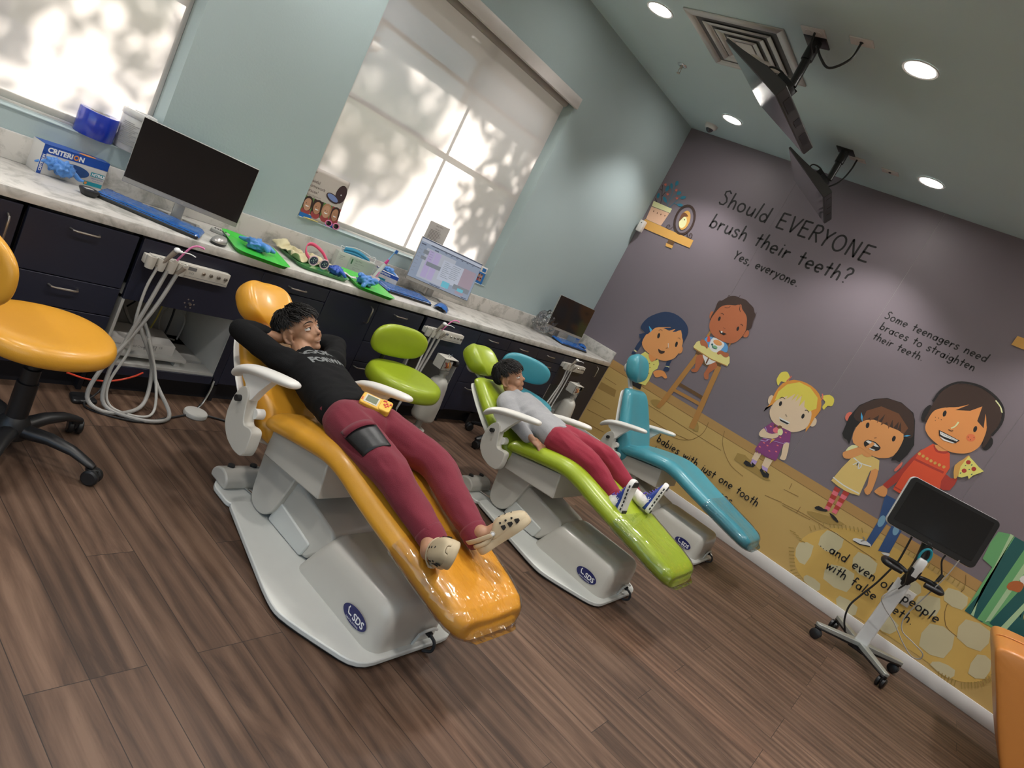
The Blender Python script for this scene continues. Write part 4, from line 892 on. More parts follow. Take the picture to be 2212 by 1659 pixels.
# small black puck-like timer
t = thing('timer', 'small black digital timer on the worktop in front of the glove box', 'timer', (-4.385,-.215,CT), .25)
MB().loft([[V((a*s,b*s,z)) for a, b in rrect(.066,.066,.022,5)] for z, s in ((0,.62),(.004,.72),(.022,1.0),(.026,.98),(.027,.9))]).build('body', M_black, t, ang=50)
MB().span((-.02,-.008,.0268),(.014,.012,.0276)).build('display', M_hosel, t); MB().cyl((.022,.0,.026),(.022,.0,.029),.005,seg=12).build('button', M_tvback, t)

# glove boxes and gloves
M_glove = mat('blue_nitrile', (.075,.24,.62), .42, var=.12, vscale=20, bump=.25, bscale=60, sheen=.2)
M_gloved = mat('shaded_blue_nitrile', (.02,.07,.22), .5, var=.3, vscale=40, bump=.5, bscale=50)  # darker copy of the glove blue, painting shade into the box opening
M_card = mat('white_glossy_card', (.62,.60,.58), .4); M_bluec = mat('blue_print', (.012,.07,.36), .38); M_tealc = mat('teal_print', (.02,.30,.38), .4); M_orgc = mat('orange_print', (.75,.27,.06), .4); M_lblue = mat('light_blue_print', (.03,.16,.55), .38)
def crumple(mb, c, s, seed, fingers=5, flat=.55):
    rnd = random.Random(seed); c = V(c)
    o = bmesh.ops.create_icosphere(mb.bm, subdivisions=4, radius=1); sd = V((seed*3.1,seed*1.7,0))
    for v in o['verts']:
        d = v.co.normalized(); n = noise.noise(d*2.2+sd)*.42 + abs(noise.noise(d*4.5+sd))*.38 - .12
        v.co = c + V((d.x*s*(1+n), d.y*s*(1+n)*.8, d.z*s*flat*(1+n*1.1)))
    for k in range(fingers):
        a = rnd.uniform(0,2*PI); d = V((math.cos(a),math.sin(a),rnd.uniform(-.15,.45))).normalized(); b = V((rnd.uniform(-1,1),rnd.uniform(-1,1),rnd.uniform(-.6,.3)))
        p = [c+d*s*.4, c+d*s*1.0+b*s*.12, c+d*s*1.35+b*s*.4-V((0,0,s*.2)), c+d*s*1.5+b*s*.75-V((0,0,s*.28))]
        for q in p: q.z = max(q.z, c.z-s*flat*.72)
        mb.tube(p, [s*.30,s*.27,s*.23,s*.13], 8, 4)
def glove(label, p, s, seed, group='used blue gloves on the green trays'):
    t = thing('nitrile_glove', label, 'glove', p, 0, group); mb = MB(); crumple(mb, (0,0,s*.42), s, seed); mb.build('glove_body', M_glove, t, ang=180); return t
t = thing('glove_box', 'white and blue glove box with blue gloves pulled out of its front', 'glove box', (-4.405,-.068,CT), .197, 'glove boxes on the worktop')
W_, D_, H_ = .258,.080,.118
MB().span((-W_/2,-.001,0),(W_/2,D_,H_), bev=.0015).build('carton_body', M_card, t)
f = MB(); y0 = -.0016
def q4(mi, x0, z0, x1, z1, e=0, yy=None): f.mi = mi; y_ = y0-e*.0003; f.face([(x0,y_,z0),(x1,y_,z0),(x1,y_,z1),(x0,y_,z1)])
q4(0,-W_/2,.084,W_/2,H_); f.face([(-W_/2,y0,H_+.0006),(W_/2,y0,H_+.0006),(W_/2,D_*.93,H_+.0006),(-W_/2,D_*.93,H_+.0006)])
q4(0,-W_/2,0,-W_/2+.016,.09); 
f.mi = 3; f.face([(.045+.035*math.cos(a),.018+.017*math.sin(a),H_+.0012) for a in [2*PI*k/20 for k in range(20)]])
f.mi = 4; put_text(f, 'CRITERI', .027, (-W_/2+.016,y0-.0006,.091), (1,0,0), (0,0,1), .0012, 4); put_text(f, 'N', .027, (-W_/2+.135,y0-.0006,.091), (1,0,0), (0,0,1), .0012, 4); put_text(f, 'O', .027, (-W_/2+.113,y0-.0006,.091), (1,0,0), (0,0,1), .0012, 3)
put_text(f, 'CRITERION', .013, (-W_/2+.0125,y0-.0008,.012), (0,0,1), (-1,0,0), .0006, 4)
q4(2,.068,.046,W_/2-.003,.064,1); put_text(f, 'NITRILE', .0155, (.072,y0-.0008,.0495), (1,0,0), (0,0,1), .0008, 4); put_text(f, 'EXAM GLOVES', .0075, (.074,y0-.0006,.036), (1,0,0), (0,0,1), 0, 5); put_text(f, 'Powder Free', .006, (.082,y0-.0006,.028), (1,0,0), (0,0,1), 0, 5)
q4(2,.050,.006,W_/2-.003,.022,1); f.mi = 3; f.face([(.058+.006*math.cos(a),y0-.001,.014+.006*math.sin(a)) for a in [2*PI*k/14 for k in range(14)]])
f.build('box_printing', [M_bluec,M_card,M_tealc,M_orgc,M_print,M_bluec], t, recalc=False)
MB().loft([[V((.0+a,yy_,.048+b)) for a, b in [(.062*math.cos(q),.024*math.sin(q)) for q in [2*PI*k/28 for k in range(28)]]] for yy_ in (-.0035,-.001)]).build('opening', M_gloved, t)
mb = MB(); crumple(mb, (-.052,-.022,.048), .038, 7, 5, .8); crumple(mb, (-.085,-.010,.055), .026, 9, 1, .9); crumple(mb, (-.020,-.012,.050), .020, 4, 2, .8); mb.build('glove_tuft', M_glove, t, ang=180)
def small_box(label, x, y, rz, w, d, h, seed):
    t = thing('glove_box', label, 'glove box', (x,y,CT), rz, 'glove boxes on the worktop')
    MB().span((-w/2,0,0),(w/2,d,h), bev=.001).build('carton_body', M_card, t); f = MB()
    for (o, u, L_) in ((V((-w/2,-.0008,0)),V((1,0,0)),w),(V((-w/2-.0008,d,0)),V((0,-1,0)),d)):
        for mi, a0, b0, a1, b1 in ((0,0,h*.72,L_,h),(1,L_*.1,h*.30,L_*.45,h*.46),(1,L_*.55,h*.12,L_*.95,h*.34)):
            f.mi = mi; f.face([o+u*a+V((0,0,b)) for a, b in ((a0,b0),(a1,b0),(a1,b1),(a0,b1))])
        put_text(f, 'CRITERION', h*.17, o+u*L_*.06+V((0,0,h*.79))-(V((0,.0006,0)) if u.x else V((.0006,0,0))), u, (0,0,1), .0004, 2)
    f.build('box_printing', [M_bluec,M_tealc,M_print], t, recalc=False)
    mb = MB(); crumple(mb, (0,d*.5,h+.010), .034, seed, 5, .6); mb.build('glove_tuft', M_glove, t, ang=180)
small_box('white and blue glove box with a glove on top, left of the lit schedule screen', -2.700,-.155,-.55,.128,.115,.078,12)
# tissue-like blue box at the mural end
t = thing('glove_dispenser', 'pale blue box with a blue picture beside the dark monitor at the mural', 'box', (-.245,-.14,CT), .15)
MB().span((-.06,0,0),(.06,.075,.150), bev=.002).build('carton_body', mat('pale_blue_card', (.33,.44,.62), .4), t)
f = MB(); f.mi = 0; f.face([(-.045,-.0008,.050),(.05,-.0008,.050),(.05,-.0008,.118),(-.045,-.0008,.118)]); f.mi = 1; f.face([(-.05,-.0009,.124),(.05,-.0009,.124),(.05,-.0009,.136),(-.05,-.0009,.136)]); f.mi = 2
for k in range(8): a = -.03+.009*k; f.face([(a,-.0012,.03),(a+.002,-.0012,.03),(a+.006,-.0012,.09),(a+.003,-.0012,.09)])
f.build('box_printing', [M_lblue,M_black,M_lblue], t, recalc=False)

# green trays
M_tray = mat('bright_green_plastic', (.05,.52,.045), .35, coat=.2, var=.03)
M_trayf = mat('film_wrapped_green', (.10,.36,.12), .25, coat=.5, var=.15, vscale=25, bump=.6, bscale=40)
def tray(label, x, y, rz, m_, w=.235, d=.345):
    t = thing('instrument_tray', label, 'tray', (x,y,CT), rz, 'green instrument trays')
    rs = []
    for g_, z in ((-.02,0),(0,.003),(.008,.020),(.014,.021),(.010,.018),(.003,.018),(-.006,.0055),(-.02,.003)):
        rs.append([V((a,b,z)) for a, b in rrect(w+2*g_,d+2*g_,.045+g_*.5,5)])
    MB().loft(rs, cap=True).build('tray_body', m_, t, ang=60, recalc=True); return t
tray('green tray holding one crumpled glove, beside the silver mouse', -3.69,-.312,-.26, M_tray)
tray('film wrapped green tray with the yellow cloth and star sunglasses', -3.295,-.235,-.09, M_trayf, .29,.285)
tray('green tray with a crumpled glove next to the lit screen keyboard', -2.985,-.322,-.27, M_tray, .215,.34)
glove('crumpled blue glove on the green tray beside the silver mouse', (-3.672,-.285,CT+.008), .052, 21)
glove('crumpled blue glove on the green tray next to the lit screen keyboard', (-2.995,-.325,CT+.008), .054, 33)
# grey clip under the first tray corner
t = thing('card_reader', 'small grey plastic device under the corner of the first green tray', 'device', (-3.795,-.165,CT), -.6)
MB().loft([[V((a,b,z)) for a, b in rrect(.085,.05,.012,4)] for z in (0,.016)]).build('body', M_hosel, t, bevel=.004)
mb = MB(); [mb.span((-.03+.012*k,.005,.016),(-.022+.012*k,.018,.018)) for k in range(5)]; mb.build('buttons', M_key, t)
# pale yellow cloth
t = thing('face_cloth', 'crumpled pale yellow cloth lying on the film wrapped green tray', 'cloth', (-3.31,-.16,CT+.006))
rnd = random.Random(11); n = 26
G = [[V((-.135+.27*i/n, -.08+.17*j/n, .012+.035*max(0,noise.noise(V((i*.16,j*.2,3))))+.03*math.exp(-((i-4)/5)**2-((j-20)/6)**2)+.012*math.sin(i*.7+j*.25))) for i in range(n+1)] for j in range(n+1)]
for j in range(n+1):
    for i in range(n+1):
        p = G[j][i]; p.x += .02*noise.noise(V((i*.3,j*.1,7))); p.y += .02*noise.noise(V((i*.1,j*.3,9)))+.03*(i/n < .25)*(j/n)
MB().grid(G).build('cloth', mat('pale_yellow_cloth', (.62,.55,.33), .75, var=.1, sheen=.3), t, ang=180, solid=.002)
# star sunglasses with a pink strap
M_starl = mat('purple_lens', (.035,.022,.085), .15, coat=.5); M_frame2 = mat('pale_pink_frame', (.62,.42,.45), .35); M_strap = mat('hot_pink_strap', (.75,.09,.20), .55)
t = thing('child_sunglasses', 'purple star print sunglasses with a pink strap on the wrapped tray', 'sunglasses', (-3.305,-.285,CT+.012), -.15)
for s in (-1,1):
    c = V((s*.032,0,.026)); MB().lathe([(.0001,-.003),(.018,-.002),(.024,0),(.0001,.002)], c, (0,-1,-.2), 26).build('lens', M_starl, t)
    mb = MB()
    for k in range(7): a = k*2.4; r = .006*math.sqrt(k); mb.ball(c+V((r*math.cos(a),-.0032,r*math.sin(a))), .0017, 6)
    mb.build('star_print', M_print, t)
    MB().tube([c+V((.025*math.cos(a),0,.025*math.sin(a))) for a in [2*PI*k/20 for k in range(21)]], .0035, 8).build('rim', M_frame2, t)
MB().tube([(-.01,-.002,.03),(0,-.004,.034),(.01,-.002,.03)], .003, 8, 3).build('bridge', M_frame2, t)
mb = MB(); P_ = [V((-.056,.0,.028)),V((-.062,.05,.045)),V((-.045,.10,.075)),V((0,.125,.085)),V((.045,.10,.07)),V((.060,.05,.045)),V((.056,.0,.028))]
P2, _ = catmull(P_, 5); mb.grid([[p+V((0,0,-.009)) for p in P2],[p+V((0,0,.009)) for p in P2]]); mb.build('strap', M_strap, t, ang=180, solid=.003)
glove('balled up dark blue glove at the right end of the wrapped tray', (-3.185,-.285,CT+.010), .040, 41).children[0].data.materials[0] = mat('deep_blue_nitrile', (.035,.10,.46), .4, var=.15, bump=.2, bscale=60)
t = thing('paper_pouch', 'small white paper pouch between the wrapped tray and the next tray', 'pouch', (-3.10,-.30,CT+.023), -.5)
G = [[V((-.04+.08*i/8,-.025+.05*j/8,.004*math.sin(i*.9)+.003*math.cos(j))) for i in range(9)] for j in range(9)]
MB().grid(G).build('pouch', M_card, t, ang=180, solid=.002)
# mask carton with a mask tucked in its top
M_mint = mat('mint_print_card', (.42,.50,.42), .5)
t = thing('mask_carton', 'pale printed carton of face masks leaning near the backsplash', 'box', (-2.90,-.075,CT), -.10)
MB().span((-.135,0,0),(.135,.05,.092), bev=.001).build('carton_body', mat('pale_grey_card', (.52,.53,.48), .5), t)
f = MB(); f.face([(-.05,-.0008,.002),(.134,-.0008,.002),(.134,-.0008,.085),(-.05,-.0008,.085)]); f.mi = 1; f.face([(-.035,-.0012,.045),(-.026,-.0012,.045),(-.026,-.0012,.076),(-.035,-.0012,.076)])
for k, (x_, z_, s_, tx) in enumerate(((-.01,.068,.012,'Face Mask'),(-.01,.055,.007,'Earloop, level 3, pleated'),(-.01,.042,.006,'fluid resistant'),(-.01,.026,.007,'keep dry and cool'),(-.01,.016,.007,'50 pieces'),(-.12,.070,.008,'Disposable'),(-.12,.060,.006,'single use'),(-.12,.05,.006,'non sterile'))): put_text(f, tx, s_, (x_,-.0014,z_), (1,0,0), (0,0,1), 0, 2)
f.build('box_printing', [M_mint,mat('dark_green_print',(.03,.12,.05),.5),M_gauge], t, recalc=False)
mk = thing('face_mask', 'blue pleated face mask sticking out of the mask carton', 'face mask', (-2.90,-.06,CT+.088), -.10)
G = [[V((-.09+.19*i/14, .012+.010*math.sin(j*1.9), -.004+.036*j/8+.014*math.sin(i*.25)-.012*(i/14))) for i in range(15)] for j in range(9)]
MB().grid(G).build('mask_panel', mat('sky_blue_mask', (.08,.42,.68), .7), mk, ang=180, solid=.002)
for s in (-1,1): MB().tube([(s*.09,.012,.03),(s*.125,.0,.035),(s*.115,-.01,.0),(s*.085,.0,-.004)], .0022, 6, 6).build('ear_loop', M_print, mk)
MB().tube([(-.09,.012,.036),(-.03,.0,.050),(.04,.005,.045),(.09,.01,.035)], .002, 6, 6).build('ear_loop', M_print, mk)
# electric toothbrush on its charger
t = thing('electric_toothbrush', 'pink and white electric toothbrush leaning on its charger stand', 'toothbrush', (-2.80,-.165,CT), -.3)
MB().lathe([(.034,0),(.036,.008),(.034,.026),(.028,.034),(.0001,.035)], seg=28).build('charger', mat('pale_pink_plastic',(.60,.48,.50),.4), t)
MB().loft([[V((a,b+.022,z)) for a, b in rrect(.05,.012,.005,3)] for z in (.0,.085)]).build('stand_back', mat('clear_grey_plastic',(.45,.45,.46),.25), t)
d = V((.30,.0,1)).normalized(); o = V((-.008,0,.030))
MB().tube([o,o+d*.03,o+d*.08,o+d*.105], [.014,.0135,.012,.010], 16, 3).build('brush_handle', M_wht, t); MB().tube([o+d*.104,o+d*.118,o+d*.135], [.0105,.009,.006], 14, 3).build('pink_collar', mat('magenta_plastic',(.55,.04,.22),.4), t)
MB().tube([o+d*.01+V((0,-.0125,0)),o+d*.045+V((0,-.0125,0))], [.0045,.004], 10, 2).build('grip', M_pink, t)
MB().tube([o+d*.134,o+d*.17,o+d*.195], [.005,.0042,.0038], 10, 2).build('brush_neck', mat('pale_blue_plastic',(.22,.42,.70),.4), t); MB().box(o+d*.198+V((.006,0,.0)), (.016,.010,.022), rot=Matrix((d.cross(V((0,1,0))),V((0,1,0)),d)).transposed()).build('bristles', mat('blue_bristles',(.03,.14,.45),.7,bump=.6,bscale=300), t)
# clear bag crumpled behind the dark monitor
t = thing('plastic_bag', 'crumpled clear plastic bag against the backsplash by the dark monitor', 'bag', (-.86,-.13,CT))
mb = MB(); o_ = bmesh.ops.create_icosphere(mb.bm, subdivisions=4, radius=1)
for v in o_['verts']:
    d = v.co.normalized(); n = 1+.45*noise.noise(d*2.6)+.25*abs(noise.noise(d*6)); z = (d.z*.5+.5)
    v.co = V((d.x*.16*n*(1-.25*z)+.06*z, d.y*.05*n+.01, .004+.19*z*n*.85))
mb.build('bag_film', film('clear_bag_film', (.985,.985,.985), .5, .08, .9, 40), t, ang=180)

# ------------------------------------------------------------------ things on the window sills
SZ = .956
t = thing('tape_roll', 'wide roll of blue barrier film on the left window sill', 'roll', (-4.345,.030,SZ))
mb = MB(); mb.loft([ring(V((0,0,z)),V((0,0,1)),r,40) for r, z in ((.040,.001),(.071,.0),(.073,.003),(.073,.101),(.071,.104),(.040,.103),(.040,.001))], cap=False); mb.build('roll', mat('blue_roll_film', (.010,.035,.40), .25, coat=.5, var=.15), t, ang=50)
mb = MB(); mb.loft([ring(V((0,0,z)),V((0,0,1)),r,32) for r, z in ((.036,.0015),(.040,.0015),(.040,.1025),(.036,.1025),(.036,.0015))], cap=False); mb.build('card_core', M_card, t, ang=50)
t = thing('wipes_tub', 'round white tub of wipes behind the black wide monitor', 'tub', (-4.205,.022,SZ))
MB().lathe([(.058,0),(.062,.004),(.064,.14),(.061,.150),(.0001,.151)], seg=36).build('tub_body', M_wht, t, ang=50)
MB().lathe([(.066,.143),(.068,.147),(.068,.163),(.064,.170),(.058,.171),(.056,.168),(.03,.169),(.0001,.169)], seg=36).build('lid', M_wht, t, ang=50); MB().lathe([(.0001,.174),(.024,.173),(.026,.169)], seg=24).build('lid_flap', M_wht, t)
mb = MB()
for k in range(14):
    z = .025+.007*k; n = 10
    a0, a1 = math.radians(225-28+(k % 3)*4), math.radians(225+34-(k*5 % 3)*9); P = [[V((.0648*math.cos(a0+(a1-a0)*q/n),.0648*math.sin(a0+(a1-a0)*q/n),z+e)) for q in range(n+1)] for e in (0,.0028)]; mb.grid(P)
mb.build('label_print', mat('grey_print',(.30,.30,.31),.6), t, ang=180, recalc=False)
# poster of smiling people leaning on the blind
t = thing('poster', 'curled aligner poster with four smiling faces leaning on the window blind', 'poster', (-3.195,.015,SZ), 0)
M_post = mat('cream_poster_paper', (.52,.46,.42), .45); M_pblue = mat('poster_blue', (.015,.14,.42), .4); M_skin1 = mat('printed_light_skin', (.50,.27,.17), .5); M_skin2 = mat('printed_tan_skin', (.42,.21,.12), .5); M_hairp = mat('printed_dark_hair', (.035,.018,.014), .5); M_case = mat('printed_plum_case', (.05,.028,.032), .4); M_aln = mat('printed_blue_case', (.18,.25,.50), .4); M_redp = mat('printed_red_top', (.30,.05,.05), .5); M_grnp = mat('printed_green', (.10,.22,.06), .5); M_txt = mat('printed_grey_text', (.12,.09,.09), .5); M_txtb = mat('printed_blue_text', (.08,.12,.50), .5)
PW, PH = .245, .272
def pp(u, v, e=0.0):   # u 0..1 across, v 0..1 up, curled at the foot
    y = -.004+.028*v - .035*max(0,.35-v)**1.5*4*.3 + .012*(u-.5)**2
    return V((-PW/2+PW*u+.012*(1-v)*(u-.5), y - e, PH*v))
mb = MB(); mb.grid([[pp(i/10,j/14) for i in range(11)] for j in range(15)]); mb.build('sheet', M_post, t, ang=180, solid=.0008)
f = MB()
def ell(mi, cu, cv, ru, rv, e, a0=0, a1=360, tilt=0, n=22):
    f.mi = mi; ct_, st_ = math.cos(math.radians(tilt)), math.sin(math.radians(tilt)); pts = []
    for k in range(n):
        a = math.radians(a0+(a1-a0)*k/n); x, y = ru*math.cos(a), rv*math.sin(a); pts.append(pp(cu+(x*ct_-y*st_)/PW, cv+(x*st_+y*ct_)/PH, .0006+e*.0004))
    f.face(pts)
def rect(mi, u0, v0, u1, v1, e):
    f.mi = mi; n = 6
    for k in range(n):
        a, b = v0+(v1-v0)*k/n, v0+(v1-v0)*(k+1)/n; f.face([pp(u0,a,.0006+e*.0004),pp(u1,a,.0006+e*.0004),pp(u1,b,.0006+e*.0004),pp(u0,b,.0006+e*.0004)])
rect(1,0,0,1,.10,0)
for k, (hair, skin, top_, bgc) in enumerate(((4,2,8,8),(4,3,8,4),(7,2,6,8),(4,3,6,6))):
    u = .125+.25*k; rect(bgc if k != 2 else 8, .25*k, .10, .25*k+.25, .42, 0); ell(6,u,.13,.028,.022,1); ell(4 if k != 2 else 3,u,.285,.031,.040,2); ell(skin,u,.265,.0235,.034,3)
    ell(0,u,.243,.012,.006,4,180,360); ell(4,u-.035,.282,.003,.002,4); ell(4,u+.035,.282,.003,.002,4)
rect(1,0,.0,1,.085,6)
ell(4,.86,.70,.036,.052,1,tilt=-8); ell(5,.86,.70,.033,.048,2,tilt=-8); ell(5,.67,.565,.047,.022,3,tilt=-14); ell(7,.67,.572,.040,.015,4,tilt=-14); ell(0,.86,.69,.004,.004,4)
for mi, tx, s_, u, v in ((9,'align',.014,.0,.90),(10,'is',.019,.0,.82),(9,'painful',.024,.0,.71),(9,'homework',.024,.0,.615),(9,'braces?',.024,.0,.515),(9,'Ask your orthodontist about',.0085,.0,.455),(9,'treatment for teens',.0085,.0,.43)):
    a = pp(u,v,.0014); put_text(f, tx, s_, a, pp(u+.3,v,.0014)-a, pp(u,v+.05,.0014)-a, 0, mi)
f.build('poster_print', [M_print,M_pblue,M_skin1,M_skin2,M_hairp,M_case,M_redp,M_aln,M_grnp,M_txt,M_txtb], t, recalc=False)
t = thing('child_sunglasses', 'pink rimmed child sunglasses at the foot of the aligner poster', 'sunglasses', (-3.105,-.002,SZ), -.2)
for s in (-1,1):
    MB().lathe([(.0001,-.002),(.014,-.001),(.018,0),(.0001,.002)], (s*.024,0,.018), (0,-1,.1), 20).build('lens', M_screen_dark, t)
    MB().tube([(s*.024+.019*math.cos(a),0,.018+.016*math.sin(a)) for a in [2*PI*k/18 for k in range(19)]], .0032, 8).build('rim', M_pink, t)
    MB().tube([(s*.043,0,.02),(s*.046,.03,.02),(s*.04,.06,.006)], .0025, 6, 4).build('temple', M_pink, t)
t = tag(MB().tube([(-3.30,-.006,SZ+.004),(-3.26,-.008,SZ+.004),(-3.20,-.004,SZ+.004)], [.002,.005,.002], 8, 4).build('pencil', mat('yellow_lacquer',(.65,.55,.18),.4)), 'thin pale yellow stick on the sill under the aligner poster', 'stick')
t = thing('notice', 'white typed notice taped to the blind behind the lit schedule screen', 'paper', (-2.27,.052,1.165))
MB().span((-.098,.0,-.070),(.100,.0012,.062)).build('sheet', M_card, t)
f = MB(); [put_text(f, tx, s_, (x_,-.0006,z_), (1,0,0), (0,0,1)) for tx, s_, x_, z_ in (('SMILE OFFICE',.012,-.035,.040),('Morning list',.011,-.03,.020))]
rnd = random.Random(3)
for k in range(8): f.face([(-.07,-.0006,.008-.0085*k),(-.07+rnd.uniform(.08,.15),-.0006,.008-.0085*k),(-.07+.1,-.0006,.0105-.0085*k),(-.07,-.0006,.0105-.0085*k)])
f.build('typing', M_txt, t, recalc=False)
t = thing('photo_card', 'blue and white photo card standing at the right end of the sill', 'card', (-1.725,.012,SZ), -.45)
gp = lambda u, v, e=0: V((-.047+.094*u, .008*math.cos((u-.5)*3)-e+.016*v, .128*v))
MB().grid([[gp(i/8,j/8) for i in range(9)] for j in range(9)]).build('card', M_card, t, ang=180, solid=.0008)
f = MB()
def gq(mi, u0,v0,u1,v1,e):
    f.mi = mi; n = 6
    for k in range(n): a, b = u0+(u1-u0)*k/n, u0+(u1-u0)*(k+1)/n; f.face([gp(a,v0,.0006+e*.0005),gp(b,v0,.0006+e*.0005),gp(b,v1,.0006+e*.0005),gp(a,v1,.0006+e*.0005)])
gq(0,0,0,1,.66,0)
for i in range(3):
    for j in range(2): gq(1+(i+j) % 3,.2+.22*i,.14+.22*j,.39+.22*i,.34+.22*j,1); gq(4,.24+.22*i,.27+.22*j,.35+.22*i,.34+.22*j,2)
gq(0,.62,.72,.92,.92,1); f.build('card_print', [M_pblue,M_skin1,M_redp,M_skin2,M_hairp], t, recalc=False)
# wall outlet behind the scanner cart
t = thing('wall_outlet', 'white wall outlet low on the mural behind the scanner cart', 'outlet', (-.002,-3.33,.435))
MB().span((-.007,-.036,-.058),(0,.036,.058), bev=.002).build('cover_plate', M_plate, t)
for s in (-1,1):
    MB().lathe([(.0001,-.009),(.015,-.009),(.017,-.006)], (0,0,s*.024), (1,0,0), 22).build('socket', M_plate, t)
    mb = MB(); [mb.span((-.0098,a,s*.024-.004),(-.0088,a+.002,s*.024+.006)) for a in (-.007,.005)]; mb.build('slots', M_black, t)
